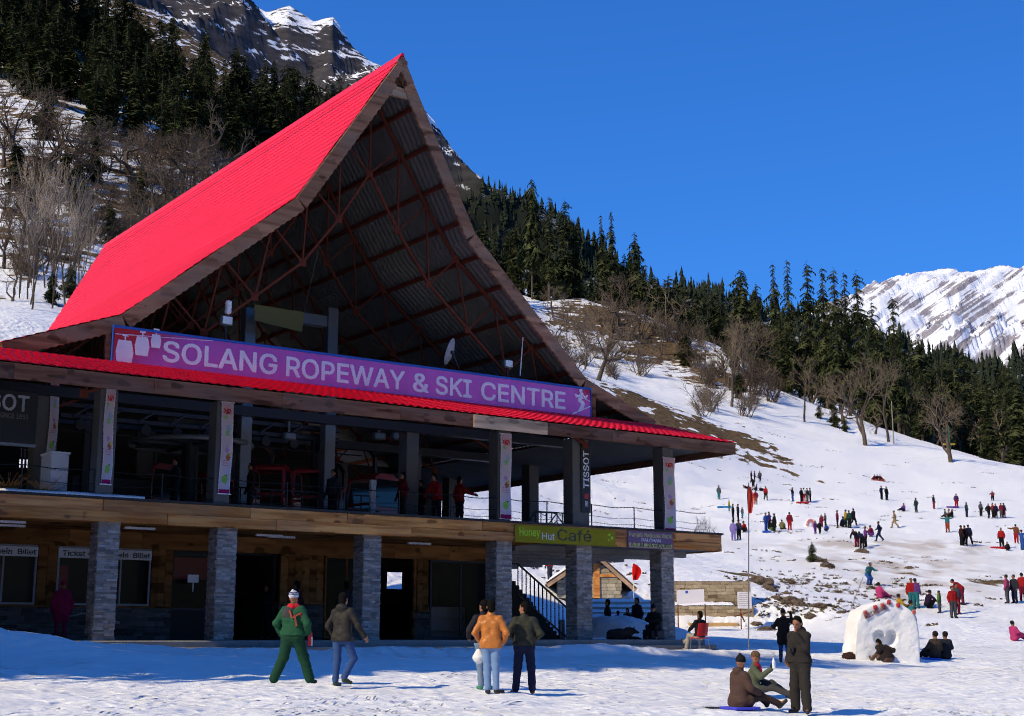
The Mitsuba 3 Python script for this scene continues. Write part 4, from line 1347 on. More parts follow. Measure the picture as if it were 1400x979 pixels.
# staircase down to the right
k = thing('staircase', 'dark staircase with a slanted railing behind the right columns', 'staircase')
b = 6.4
s0, s1 = on_b(690, 800, b), on_b(762, 868, b)
top = np.array([on_b(700, 806, b)[0], 2.2]); bot = np.array([on_b(765, 866, b)[0], 0.0])
n = 14
for i in range(n):
    t = i / n
    a_ = top[0] + (bot[0] - top[0]) * t
    m = MB(BP); m.box((a_, b, 0.0), (a_ + (bot[0] - top[0]) / n + .02, b + 1.5, top[1] * (1 - t))); obj('step', m, 'dark_wall', k)
m = MB(BP); m.box((top[0] - 3.5, b, 0), (top[0], b + 1.5, top[1] + .02)); obj('landing', m, 'dark_wall', k)
r0, r1 = on_b(708, 771, b), on_b(775, 831, b)
m = MB(BP); m.bar((r0[0] - 1.2, b, r0[2] + .0), (r0[0], b, r0[2]), .06); m.bar((r0[0], b, r0[2]), (r1[0] + .3, b, r1[2] - .2), .06); obj('hand_rail', m, 'black_paint', k)
dz = on_b(740, 843, b)[2] - on_b(740, 801, b)[2]
m = MB(BP); m.bar((r0[0], b, r0[2] + dz), (r1[0] + .3, b, r1[2] - .2 + dz), .06); obj('string', m, 'black_paint', k)
for i in range(13):
    t = i / 12
    a_ = r0[0] + (r1[0] - r0[0]) * t; c_ = r0[2] + (r1[2] - r0[2]) * t
    m = MB(BP); m.bar((a_, b, c_ + dz), (a_, b, c_), .035); obj('baluster', m, 'black_paint', k)
for i in range(4):
    a_ = r0[0] - .25 - i * .27
    m = MB(BP); m.bar((a_ - .35, b + .4, r0[2] - 1.3), (a_ - .05, b + .4, r0[2] + .1), .035); obj('baluster', m, 'black_paint', k)
m = MB(BP); m.bevel_box((r1[0] - .35, b, 0), (r1[0] - .1, b + .12, .75), .01); obj('newel', m, 'concrete', k)
# ------------------------------------------------------------------ walls, hut, flags and the snow arch
def block_wall(name, label, x0, x1, Y, z0, z1, skew=0.0, bw=.31, bh=.155, th=.4, cap=True, gap=.012):
    k = thing(name, label, 'wall')
    fr = lambda v: np.stack([x0 + v[:, 0], Y + v[:, 1] + skew * v[:, 0], v[:, 2]], 1)
    mb = MB(fr); mb.box((0, .03, z0 - 1), (x1 - x0, th, z1 - .02)); obj('core', mb, 'dark_wall', k)
    n = 0
    rows = int(round((z1 - z0) / bh))
    for j in range(rows):
        t = -.15 * (j % 2)
        while t < x1 - x0 - .04:
            w = bw * rng.uniform(.8, 1.35)
            a, e = max(t, 0), min(t + w, x1 - x0)
            if x1 - x0 - e < .12: e = x1 - x0
            if e - a > .05:
                mb = MB(fr)
                y = rng.uniform(-.03, .015)
                v = np.array([a + gap / 2, y, z0 + j * bh + gap / 2]) + BOXV * [e - a - gap, .2, bh - gap]
                v += rng.normal(0, .006, v.shape)
                mb.add(v, BOXF)
                seeded_k('block', mb, 'block_stone', k)
            t = e if e >= x1 - x0 else t + w
    return k


def seeded_k(name, mb, bsdf, k):
    m = mb.mesh()
    return obj(name, m, bsdf, k, uv=planks_uv(len(m.vertices), rng.random()))


scene['fresh_snow'] = bump({'type': 'diffuse', 'reflectance': {'type': 'rgb', 'value': [.84, .86, .89]}}, lambda p, n, uv: fbm(p.x * 3, p.y * 3, p.z * 3, 3), .08, 1e-2)


def snow_cap(name, label, x0, x1, y0, y1, z, h, parent=None):
    nx, ny = max(6, int((x1 - x0) / .12)), 7
    X, Y = np.meshgrid(np.linspace(x0, x1, nx), np.linspace(y0, y1, ny), indexing='ij')
    e = np.minimum(1, np.minimum(np.abs(X - x0), np.abs(x1 - X)) / .12) * np.minimum(1, np.minimum(np.abs(Y - y0), np.abs(y1 - Y)) / .1)
    Z = z + e ** .5 * h * (.5 + meshkit.fbm(np.stack([X * 1.6, Y * 2, X * 0], -1), 3, 5))
    i = np.arange(nx * ny).reshape(nx, ny)
    f = np.concatenate([np.stack([i[:-1, :-1], i[1:, :-1], i[1:, 1:]], -1).reshape(-1, 3), np.stack([i[:-1, :-1], i[1:, 1:], i[:-1, 1:]], -1).reshape(-1, 3)])
    return obj(name, (np.stack([X, Y, Z], -1).reshape(-1, 3), f), 'fresh_snow', parent, smooth=True, label=label if not parent else None, kind='stuff' if not parent else None)


WY = 75.0
P = lambda px, py, Y=WY: at_Y(px, py, Y)
zb, zm, zt = P(970, 852)[2], P(970, 827)[2], P(970, 794)[2]
x0, x1 = P(896, 850)[0], P(1031, 850)[0]
k = block_wall('lower_block_wall', 'lower tier of the tan stone block wall right of the columns', x0, x1, WY, zb, zm, bw=.41, bh=.18)
snow_cap('ledge_snow', 'strip of snow on the ledge between the two wall tiers', x0, P(1004, 820)[0], WY - .02, WY + .45, zm - .02, .16)
k = block_wall('upper_block_wall', 'upper tier of the tan stone block wall right of the columns', x0, P(1026, 800, WY + .42)[0], WY + .42, zm, P(970, 794, WY + .42)[2], bw=.43, bh=.18)
m = MB(); m.bevel_box((P(940, 850)[0], WY - .55, zb - .5), (P(1008, 850)[0], WY - .05, zb + .02), .05); obj('wall_footing', m, 'rubble', label='brown earth footing below the stone block wall', cat='footing', uv=planks_uv(len(m.mesh().vertices), .35))
# notice boards
def board_on_legs(name, label, px0, px1, py0, py1, Y, legs, tilt=0.0, cat='board', slope=0.0):
    k = thing(name, label, cat)
    a, b = at_Y(px0, py0, Y), at_Y(px1, py1, Y)
    m = MB(); m.add([(a[0], Y, a[2]), (b[0], Y, a[2] + slope), (b[0], Y, b[2] + slope), (a[0], Y, b[2]), (a[0], Y + .03, a[2]), (b[0], Y + .03, a[2] + slope), (b[0], Y + .03, b[2] + slope), (a[0], Y + .03, b[2])], [[0, 2, 1], [0, 3, 2], [4, 5, 6], [4, 6, 7], [0, 1, 5], [0, 5, 4], [1, 2, 6], [1, 6, 5], [2, 3, 7], [2, 7, 6], [3, 0, 4], [3, 4, 7]])
    obj('panel', m, 'board_white', k)
    for x in legs:
        q = at_Y(x, py1, Y)
        m = MB(); m.bar((q[0], Y + .05, q[2]), (q[0], Y + .05, float(Hf(q[0], Y)) - .2), .05); obj('leg', m, 'red_oxide', k)
    return k, a, b


scene['board_white'] = pri((.72, .70, .74), .5)
k, a, b = board_on_legs('notice_board', 'wide white board on thin legs just right of the last column', 925, 963, 807, 826, 72.0, (927, 964), slope=.06)
m = MB(); m.box((a[0] + .45, 71.985, a[2] - .16), (a[0] + .58, 71.998, a[2] - .03)); obj('blue_mark', m, 'sign_blue', k)
m = MB(); q0, q1 = at_Y(932, 826, 71.6), at_Y(977, 823, 71.2); m.add([(q0[0], 71.9, q0[2]), (q1[0], 71.9, q1[2] + .04), (q1[0], 71.1, q1[2] - .07), (q0[0], 71.1, q0[2] - .1)], [[0, 1, 2], [0, 2, 3]]); obj('fallen_sheet', m, 'board_white', k)
k, a, b = board_on_legs('notice_board', 'upright white printed board at the right end of the block wall', 1008, 1028, 809, 832, 73.5, (1013,), slope=0)
m = MB()
for i in range(7): z = a[2] - .12 - i * .10; m.box((a[0] + .06, 73.492, z), (b[0] - .06 - .1 * rng.random(), 73.499, z + .03))
obj('printing', m, 'sign_grey', k, kind='stuff')
m = MB(); m.bar(at_Y(1012, 838, 73.7), at_Y(1018, 850, 73.9), .05); m.bar(at_Y(1004, 843, 73.7), at_Y(1028, 836, 73.7), .05); obj('brace', m, 'red_oxide', k, kind='stuff')

obj('deck_snow', SNOW_EDGE, 'fresh_snow', smooth=True, label='thin strip of snow along the left deck edge', kind='stuff')
# stone hut behind
HY = 72.0
k = thing('stone_hut', 'small stone hut with a snowy gable roof behind the columns', 'hut')
c0 = at_Y(822, 792, HY)
zb = at_Y(800, 818, HY)[2]
zr = at_Y(822, 758, HY)[2]
zw = at_Y(850, 792, HY)[2]
xl, xr = at_Y(762, 800, HY)[0], at_Y(850, 800, HY)[0]
xc = at_Y(812, 760, HY)[0]
m = MB(); m.box((xl, HY + .1, zb - 1.5), (xr, HY + 5, zw - .02)); m.prism([(xl, zw), (xr, zw), (xc, zr)], HY + .1, HY + 5, (0, 2, 1)); obj('wall', m, 'dark_wall', k)
n = 0
bh, bw = .19, .42
for j in range(int((zr - zb) / bh)):
    z = zb + j * bh
    t = xl - .2 * (j % 2)
    while t < xr:
        w = bw * rng.uniform(.85, 1.2)
        a, e = max(t, xl), min(t + w, xr)
        top = z + bh
        ins = True
        if top > zw:
            fr_ = (top - zw) / (zr - zw)
            a, e = max(a, xl + (xc - xl) * fr_), min(e, xr - (xr - xc) * fr_)
        if e - a > .1:
            mb = MB(); v = np.array([a + .008, HY - rng.uniform(0, .03), z + .008]) + BOXV * [e - a - .016, .12, bh - .016]; mb.add(v, BOXF)
            seeded_k('block', mb, 'hut_stone', k)
        t += w
for (xa, xb_, za, zc) in ((at_Y(811, 795, HY)[0], at_Y(820, 795, HY)[0], zb, at_Y(810, 770, HY)[2]),):
    m = MB(); m.bevel_box((xa, HY - .1, za), (xb_, HY - .035, zc), .01); seeded_k('door_post', m, 'beam_wood', k)
zz = at_Y(820, 789, HY)[2]
m = MB(); m.bevel_box((at_Y(811, 790, HY)[0], HY - .09, zz), (xr, HY - .035, zz + .14), .01); seeded_k('lintel', m, 'beam_wood', k)
for s, xe in ((-1, xl - .55), (1, xr + .7)):
    ze = zr - (zr - zw) * abs(xe - xc) / abs((xl if s < 0 else xr) - xc)
    m = MB(); m.bar((xc, HY - .45, zr + .05), (xe, HY - .45, ze + .05), .08, .26, up=(0, 0, 1)); seeded_k('barge_board', m, 'new_wood', k)
    m = MB(); m.add([(xc, HY - .5, zr + .2), (xe, HY - .5, ze + .2), (xe, HY + 5.3, ze + .2), (xc, HY + 5.3, zr + .2), (xc, HY - .5, zr + .12), (xe, HY - .5, ze + .12), (xe, HY + 5.3, ze + .12), (xc, HY + 5.3, zr + .12)], [[0, 1, 2], [0, 2, 3], [4, 6, 5], [4, 7, 6], [0, 4, 5], [0, 5, 1], [1, 5, 6], [1, 6, 2], [2, 6, 7], [2, 7, 3]]); rk = obj('roof', m, 'dark_wall', k)
    g = 12
    vv, ff = [], []
    for i in range(g + 1):
        for j in range(g + 1):
            tx, ty = i / g, j / g
            e = min(1, 6 * min(tx, 1 - tx + .04, ty + .02, 1 - ty))
            vv.append((xc + (xe - xc) * tx, HY - .42 + 5.6 * ty, zr + .2 + (ze - zr) * tx + e * .16 * (.6 + .8 * float(meshkit.noise(np.array([tx * 4., ty * 4., s]))))))
    for i in range(g):
        for j in range(g):
            o = i * (g + 1) + j; ff += [[o, o + 1, o + g + 2], [o, o + g + 2, o + g + 1]]
    obj('roof_snow', (np.array(vv), ff), 'fresh_snow', k, smooth=True)
# snowy stone steps in front of the hut
k = thing('snowy_steps', 'broad stone steps with snow on their treads in front of the hut', 'steps')
for i, py in enumerate((841, 834, 827, 820)):
    Y = 60.5 + i * 1.0
    a, b = at_Y(806, py, Y), at_Y(893, py, Y)
    m = MB(); m.bevel_box((a[0], Y, a[2] - .9), (b[0], Y + 1.4, a[2] - .07), .02); seeded_k('stone_step', m, 'hut_stone', k)
    snow_cap('tread_snow', '', a[0], b[0], Y - .02, Y + .98, a[2] - .09, .13, k)


def hut_fn(p, n, uv):
    return mix((.34, .31, .23), (.58, .53, .41), cell_rand(uv.x * 77, 1, 1)) * (.72 + .5 * fbm(p.x * 4, p.y * 4, p.z * 4, 3))


scene['hut_stone'] = {'type': 'twosided', 'bsdf': {'type': 'diffuse', 'reflectance': proc(hut_fn)}}
# shaded mound of snow between the columns
g = np.linspace(-1, 1, 41)
X, Y = np.meshgrid(g, g, indexing='ij')
r_ = np.sqrt(X ** 2 + Y ** 2)
q = at_Y(838, 868, 55.5)
Z = np.clip(1 - r_ ** 2.6, -.05, 1) ** 1.0 * .62 * (.75 + .5 * meshkit.fbm(np.stack([X * 3, Y * 3, 0 * X], -1), 4, 2)) - .1
i = np.arange(41 * 41).reshape(41, 41)
f = np.concatenate([np.stack([i[:-1, :-1], i[1:, :-1], i[1:, 1:]], -1).reshape(-1, 3), np.stack([i[:-1, :-1], i[1:, 1:], i[:-1, 1:]], -1).reshape(-1, 3)])
obj('snow_heap', (np.stack([q[0] + .1 + X * 2.1, 55.5 + Y * 1.2, q[2] + .05 + Z * 1.25], -1).reshape(-1, 3), f), 'fresh_snow', smooth=True, label='low heap of shaded snow between the two right columns', kind='stuff')
q = at_Y(948, 872, 56.5)
obj('snow_heap', (np.stack([q[0] - .9 + X * 1.5, 58.0 + Y * .9, q[2] - .1 + Z * 1.0], -1).reshape(-1, 3), f), 'fresh_snow', smooth=True, label='low heap of snow behind the red chair', kind='stuff')

# flag poles
def flag(name, label, px, py0, py1, Y, fy0, fy1, col, w=.16, r=.025, poleb='grey_steel'):
    k = thing(name, label, 'flag')
    a, b = at_Y(px, py1, Y), at_Y(px + .5, py0, Y)
    m = MB(); m.tube([a - [0, 0, .3], b], [r, r * .7], 6); obj('pole', m, poleb, k)
    f0, f1 = at_Y(px, fy0, Y)[2], at_Y(px, fy1, Y)[2]
    g = 16
    v, f = [], []
    for i in range(g + 1):
        t = i / g
        ww = w * math.sin(min(1, t * 2.2 + .12) * 1.57) * (1 - .45 * max(0, t - .6) / .4)
        for j in range(5):
            s = j / 4
            v.append((a[0] + (b[0] - a[0]) * .9 - .02 + (s - .15) * ww * (-1 if w < 0 else 1), Y - .05 + .05 * math.sin(s * 9 + t * 3), f0 + (f1 - f0) * t))
    for i in range(g):
        for j in range(4):
            o = i * 5 + j; f += [[o, o + 1, o + 6], [o, o + 6, o + 5]]
    obj('cloth', (np.array(v), f), col, k, smooth=True)
    return k


scene['flag_red'] = dif(.42, .045, .035)
scene['flag_bright'] = dif(.60, .012, .012)
flag('flag_pole', 'tall thin flag pole with a furled dull red flag', 1023, 660, 890, 49.5, 664, 702, 'flag_red', -.22)
flag('flag_pole', 'short pole with a bright red flag in front of the hut', 866, 769, 815, 66.0, 771, 793, 'flag_bright', .42, .03, 'white_paint')
q = ground(1163, 836)
a, b = at_Y(1163, 828, q[1]), at_Y(1180, 789, q[1] + .5)
m = MB(); m.tube([a - [0, 0, .2], b], .02, 5); obj('thin_pole', m, 'grey_steel', label='thin leaning pole on the bank above the snow arch', cat='pole')

# snow arch with a heart
SY = 50.0
k = thing('snow_sculpture', 'carved block of snow with a heart shaped hole and paper roses', 'snow sculpture')
sx = lambda px, py: (at_Y(px, py, SY)[0], at_Y(px, py, SY)[2])
outline = [sx(*p) for p in ((1162, 908), (1161, 880), (1164, 850), (1170, 836), (1185, 828), (1199, 824), (1212, 823), (1226, 829), (1240, 839), (1246, 856), (1248, 880), (1249, 908))]
hc = np.array(sx(1202, 876))
tt = np.linspace(0, 2 * math.pi, 60)
hx, hz = 16 * np.sin(tt) ** 3, 13 * np.cos(tt) - 5 * np.cos(2 * tt) - 2 * np.cos(3 * tt) - np.cos(4 * tt)
heart = Polygon(np.stack([hc[0] + hx / 33 * .92, hc[1] + hz / 30 * .88], 1))
blk = Polygon(outline).buffer(.06, 6).buffer(-.03)
solid = trimesh.creation.extrude_polygon(blk, 1.25, engine='earcut')
hol = trimesh.creation.extrude_polygon(heart, .62, engine='earcut')
hol2 = trimesh.creation.extrude_polygon(saff.translate(heart, -.05, -.1).buffer(-.22).intersection(sbox(hc[0] + .02, hc[1] - .5, hc[0] + .3, hc[1] - .1)), 3.0, engine='earcut')
def man(m): return manifold3d.Manifold(manifold3d.Mesh(np.asarray(m.vertices, np.float32), np.asarray(m.faces, np.uint32)))
S_ = man(solid)
hol.apply_translation([0, 0, .75]); hol2.apply_translation([0, 0, -1])
S_ = (S_ - man(hol) - man(hol2)).refine_to_length(.07)
mm = S_.to_mesh(); tm = trimesh.Trimesh(mm.vert_properties[:, :3], mm.tri_verts, process=True)
trimesh.smoothing.filter_taubin(tm, .5, .5, 6)
v = np.array(tm.vertices)
v += (meshkit.fbm(v * 2.2, 3, 8) - .5)[:, None] * np.array(tm.vertex_normals) * .08
rot = -.10
xc_ = at_Y(1205, 880, SY)[0]
w = np.stack([xc_ + (v[:, 0] - xc_) * math.cos(rot) + (v[:, 2] - .6) * math.sin(rot) * -1, SY - (v[:, 2] - .6) * math.cos(rot) - (v[:, 0] - xc_) * math.sin(rot) * -1 * -1, v[:, 1]], 1)
def sculpt_pt(x, z, d=1.25):
    return np.array([xc_ + (x - xc_) * math.cos(rot) - (d - .6) * math.sin(rot), SY - (d - .6) * math.cos(rot) - (x - xc_) * math.sin(rot), z])
obj('block', trimesh.Trimesh(w, np.array(tm.faces), process=False), 'fresh_snow', k, smooth=50)
scene['rose_red'] = dif(.45, .05, .06)
scene['rose_pink'] = dif(.50, .22, .17)
for px, py in ((1173, 838), (1187, 831), (1197, 828), (1206, 824), (1219, 828), (1241, 837)):
    x, z = sx(px, py)
    c = sculpt_pt(x, z, 1.28)
    for j in range(5):
        t = j * 1.2566
        s_ = trimesh.creation.icosphere(1, .045); s_.apply_scale([1, .6, 1])
        obj('petal', trimesh.Trimesh(s_.vertices + c + [.05 * math.cos(t), -.02, .05 * math.sin(t)], s_.faces, process=False), 'rose_pink' if px in (1173, 1197, 1241) else 'rose_red', k, smooth=True) if j else obj('petal', trimesh.Trimesh(s_.vertices * 1.1 + c + [0, -.05, 0], s_.faces, process=False), 'rose_red', k, smooth=True)
tm = text_b('MOST WELCOME', .13, True, .02)
v = np.array(tm.vertices); L_ = v[:, 0].max()
x0, z0 = sx(1173, 847); x1, z1 = sx(1204, 832)
s_ = math.hypot(x1 - x0, z1 - z0) / L_
ang_ = math.atan2(z1 - z0, x1 - x0)
X2 = x0 + s_ * v[:, 0] * math.cos(ang_) - v[:, 1] * 1.1 * math.sin(ang_)
Z2 = z0 + s_ * v[:, 0] * math.sin(ang_) + v[:, 1] * 1.1 * math.cos(ang_)
pts = np.stack([sculpt_pt(a, b, 1.30 + c) for a, b, c in zip(X2, Z2, v[:, 2])])
scene['letter_maroon'] = dif(.13, .02, .03)
obj('lettering', trimesh.Trimesh(pts, np.array(tm.faces), process=False), 'letter_maroon', k, kind='stuff')
# rough snow ramp and dark bag at its left foot
x, z = sx(1158, 897)
sp = trimesh.creation.icosphere(3, 1.0)
vv = sp.vertices * [.42, .4, .72] * (1 + .35 * (meshkit.fbm(sp.vertices * 2, 3, 4) - .5))[:, None] + [x + .30, SY + .1, z]
obj('side_ramp', trimesh.Trimesh(vv, sp.faces, process=False), 'fresh_snow', k, smooth=True)
vv = sp.vertices * [.26, .2, .17] * (1 + .4 * (meshkit.fbm(sp.vertices * 3, 3, 5) - .5))[:, None] + [x - .05, SY - .55, z - .02]
obj('dark_bag', trimesh.Trimesh(vv, sp.faces, process=False), 'bag_brown', smooth=True, label='dark brown bag at the left foot of the snow arch', cat='bag')
scene['bag_brown'] = dif(.045, .025, .022)
x, z = sx(1248, 890)
m = MB(); m.bar((x + .06, SY + .1, z - .5), (x + .06, SY + .1, z + .6), .05); obj('thin_post', m, 'black_paint', label='thin dark post at the right edge of the snow arch', cat='post')

# rocks on the bank
def rock_fn(p, n, uv):
    return mix((.075, .055, .042), (.20, .155, .115), fbm(p.x * 2 + uv.x * 9, p.y * 2, p.z * 3, 4))


scene['rock_brown'] = {'type': 'twosided', 'bsdf': {'type': 'diffuse', 'reflectance': proc(rock_fn)}}
ROCKS = [(1038, 797, 1.7), (1050, 806, 1.0), (1080, 822, 1.1), (1092, 826, .8), (1120, 829, .8), (1046, 862, .9), (1034, 853, .6), (1075, 812, .6), (1122, 768, 1.0), (1130, 774, 1.1), (1062, 818, .7), (1178, 755, 1.2), (1243, 777, .7), (905, 665, 1.0), (1108, 842, .6), (1150, 838, .5)]
for i, (px, py, s) in enumerate(ROCKS):
    c = ground(px, py, 52)
    sp = trimesh.creation.icosphere(3, 1.0)
    n_ = np.abs(meshkit.fbm(sp.vertices * 1.7 + i * 7, 4, i) - .5) * 2
    vv = sp.vertices * (1.15 - 1.2 * n_)[:, None] * [s * .55, s * .42, s * .34] + c + [0, 0, -s * .12]
    obj('rock', trimesh.Trimesh(vv, sp.faces, process=False), 'rock_brown', uv=planks_uv(len(vv), rng.random()), label='brown rock breaking through the snow of the slope', cat='rock', group='brown rocks in the snow bank and slope')

# lift mast and poles on the crest
c = ground(1299, 628, 60)
s_ = c[1] / 1880
k = thing('lift_mast', 'green lift mast with a yellow cross arm on the crest', 'mast')
scene['mast_green'] = pri((.05, .16, .06), .5); scene['mast_yellow'] = pri((.55, .33, .03), .5)
m = MB(); m.tube([c - [0, 0, 1], c + [0, 0, 46 * s_]], [.35, .25], 8); obj('pole', m, 'mast_green', k)
m = MB(); m.bar(c + [-8 * s_, 0, 21 * s_], c + [8 * s_, 0, 21 * s_], .35); obj('cross_arm', m, 'mast_yellow', k)
for i, (px, py, h) in enumerate(((1222, 607, 60), (1081, 533, 30), (1061, 528, 38), (911, 396 + 60, 60))):
    c = ground(px, py, 60); s_ = c[1] / 1880
    m = MB(); m.tube([c - [0, 0, .5], c + [0, 0, h * s_]], [.14, .09], 6)
    obj('wooden_pole', m, 'pole_wood', label=('tall thin pole beside the big bare tree on the crest', 'right thin pole below the deodar group', 'left thin pole below the deodar group', 'thin pole on the upper hill')[i], cat='pole')
scene['pole_wood'] = dif(.30, .25, .20)
# dry twigs on the deck edge
def twig_bunch(a, b, c, n, h, label):
    mb = MB(BP)
    for i in range(n):
        t = rng.uniform(-.7, .7); l = rng.uniform(.5, 1) * h
        mb.tube([(a + rng.uniform(-.4, .4), b, c), (a + t * .5, b, c + l * .6), (a + t, b + .05, c + l)], [.012, .008, .004], 3, cap=False)
    obj('dry_plant', mb, 'twig', label=label, cat='dry plant', kind=None)


scene['twig'] = dif(.13, .085, .05)
scene['twig_orange'] = dif(.40, .17, .05)
for px, lab in ((955, 'dry twigs sticking up at the right end of the deck'), (970, 'dry twigs leaning over the corner of the deck'), (795, 'dry twigs on the deck edge beside the vertical sign')):
    q = on_b(px, 728, .3); twig_bunch(q[0], .3, 3.8, 9, .75, lab)
for px, lab in ((10, 'dry orange plant on the deck edge at the left'), (60, 'dry orange plant in front of the grey kiosk')):
    q = on_b(px, 676, .3); twig_bunch(q[0], .3, 3.8, 26, .62, lab)
    scene[[x for x in scene if x.startswith('dry_plant')][-1]]['bsdf'] = {'type': 'ref', 'id': 'twig_orange'}
# ------------------------------------------------------------------ trees
def needles_fn(p, n, uv):
    g = fbm(p.x * .35, p.y * .35, p.z * .35, 3)
    return mix((.020, .029, .014), (.080, .090, .038), smoothstep(.3, .75, g))


scene['needles'] = {'type': 'twosided', 'bsdf': {'type': 'diffuse', 'reflectance': proc(needles_fn)}}


def far_fn(p, n, uv):
    return mix((.018, .026, .018), (.045, .055, .034), noise(p.x * .05, p.y * .05, p.z * .05))


scene['far_needles'] = {'type': 'twosided', 'bsdf': {'type': 'diffuse', 'reflectance': proc(far_fn)}}


def bark_fn(p, n, uv):
    return mix((.055, .042, .032), (.15, .12, .095), fbm(p.x * 2.1, p.y * 2.1, p.z * .6, 3))


scene['bark'] = {'type': 'twosided', 'bsdf': {'type': 'diffuse', 'reflectance': proc(bark_fn)}}
scene['twig_brown'] = dif(.165, .128, .095)
scene['twig_dark'] = dif(.09, .066, .05)


def conifer_meshes(R_, h=30.0, levels=46, per=6, width=.095, start=.12, droop=.35, sprays=5, top_flat=False):
    """trunk and crown of a tall conifer, base at the origin; needles as drooping jagged sprays"""
    tv = MB()
    lean = R_.normal(0, .006, 2)
    zs = np.linspace(0, h * .985, 9)
    tv.tube([(lean[0] * z, lean[1] * z, z) for z in zs], h * .0125 * (1 - zs / h) ** .8 + .03, 6)
    V, F, n = [], [], 0
    gaps = R_.uniform(.55, 1.15, levels)
    for i in range(levels):
        t = i / (levels - 1)
        z = h * (start + (1 - start) * t ** .95)
        prof = (1 - t) ** .42 * (.6 + .4 * min(1, t * 5 + .15)) * (.80 + .2 * math.sin(t * 17 + gaps[0] * 9)) + .10
        if top_flat: prof = max(prof, .34) if t < .97 else .2
        L0 = h * width * 1.3 * prof * gaps[i]
        k = max(3, int(round(per * (.55 + .6 * (1 - t)))))
        a0 = R_.uniform(0, 6.28)
        for j in range(k):
            a = a0 + j * 6.283 / k + R_.normal(0, .35)
            L = L0 * R_.uniform(.55, 1.25)
            if R_.random() < .09: continue
            d = np.array([math.cos(a), math.sin(a), 0]); sd = np.array([-d[1], d[0], 0])
            zz = z + R_.normal(0, h * .006)
            o = np.array([lean[0] * zz, lean[1] * zz, zz])
            up = .25 * (1 - t) + .15 * t
            S = sprays
            pts = []
            for q in range(S + 1):
                u_ = q / S
                pts.append(o + d * L * u_ + np.array([0, 0, L * (up * u_ - (droop + .35) * u_ * u_)]))
            for q in range(S):
                m = (pts[q] + pts[q + 1]) / 2
                wd = L * (.42 - .24 * abs(q / S - .35)) * R_.uniform(.7, 1.25)
                hang = np.array([0, 0, -L * .24 * R_.uniform(.5, 1.6)])
                for s in (-1, 1):
                    tip = m + sd * s * wd + d * wd * .5 + hang
                    V += [pts[q], pts[min(q + 1, S)], tip]; F.append([n, n + 1, n + 2]); n += 3
                tip = m + np.array([0, 0, -L * .40 * R_.uniform(.5, 1.5)]) + sd * R_.normal(0, .1) * L
                V += [pts[q], pts[q + 1], tip]; F.append([n, n + 1, n + 2]); n += 3
    return tv.mesh(), trimesh.Trimesh(np.array(V), np.array(F), process=False)


CON = []
for i in range(7):
    R_ = np.random.default_rng(100 + i)
    tr, cr = conifer_meshes(R_, 30.0, (44, 50, 40, 46, 42, 48, 30)[i], (6, 6, 7, 6, 5, 7, 7)[i], (.085, .075, .11, .095, .07, .12, .15)[i], (.10, .16, .06, .12, .2, .05, .30)[i], R_.uniform(.2, .5), 5, i == 6)
    CON.append((mikit.ply(tr, 'bark', 50), mikit.ply(cr, 'needles')))
CONF = []
for i in range(4):
    R_ = np.random.default_rng(200 + i)
    tr, cr = conifer_meshes(R_, 30.0, 20, 5, (.10, .12, .085, .11)[i], .08, .35, 2)
    CONF.append((mikit.ply(tr, 'bark', 50), mikit.ply(cr, 'needles')))


def conifer(x, y, h, label, group=None, var=None, far=False, z=None, wide=1.0):
    k = thing('conifer', label, 'conifer', group)
    z = float(Hf(x, y)) - .4 if z is None else z
    s = h / 30.0
    tw = T().translate([float(x), float(y), z]).rotate([0, 0, 1], float(rng.uniform(0, 360))).scale([float(s * wide), float(s * wide), float(s)])
    src = (CONF if far else CON)[int(rng.integers(4 if far else 6)) if var is None else var]
    for nme, sh in zip(('trunk', 'crown'), src):
        scene[fresh(k + '__' + nme)] = {**sh, 'to_world': tw}
    return k


def conifer_px(px, top, Y, label, group=None, var=None, far=False, wide=1.0):
    a = at_Y(px, top, Y)
    z = float(Hf(a[0], Y)) - .5
    return conifer(a[0], Y, max(6, a[2] - z), label, group, var, far, z, wide)


# single trees of the middle crest
for px, top, Y, var, wd, lab in [(727, 246, 478, 6, .62, 'tallest conifer of the crest with a shaggy flat top and pale trunk'), (750, 268, 474, 4, 1., 'thin ragged conifer just right of the tallest one'), (771, 273, 470, 3, 1.05, 'broad conifer with a blunt top right of the ragged one'),
                            (786, 300, 474, 2, 1., 'conifer on the right shoulder of the broad blunt one'), (822, 292, 466, 1, .8, 'left tree of the slim twin conifers on the crest'), (834, 287, 466, 1, .8, 'right tree of the slim twin conifers on the crest'),
                            (869, 318, 462, 5, .95, 'pointed conifer standing alone right of the slim twins'), (852, 345, 470, 2, .9, 'lower conifer left of the lone pointed one'), (705, 300, 485, 2, 1., 'dark conifer left of the tallest one')]:
    conifer_px(px, top, Y, lab, None, var, False, wd * 1.05)
for px, top, Y, var, wd, lab in [(1012, 370, 400, 6, .95, 'round topped conifer at the left end of the right hand group'), (1034, 386, 396, 2, .9, 'low conifer right of the round topped one'), (1057, 358, 392, 1, .85, 'third tall conifer from the left in the right hand group'), (1075, 354, 385, 4, .9, 'tallest slim conifer of the right hand group'),
                            (1101, 357, 380, 3, .95, 'conifer with a split top in the middle of the right hand group'), (1123, 364, 372, 1, .95, 'slim conifer right of the split top one'), (1140, 366, 366, 3, .9, 'dense conifer in front of the crest right of the middle'), (1153, 371, 372, 4, .9, 'narrow conifer behind the dense one'), (1169, 370, 364, 3, .95, 'last tall conifer of the right hand group before the snow mountain'),
                            (1191, 411, 356, 2, .9, 'shorter conifer below the snow mountain'), (1219, 403, 350, 3, .85, 'dark conifer standing in front of the snow mountain')]:
    conifer_px(px, top, Y, lab, None, var, False, wd * 1.05)
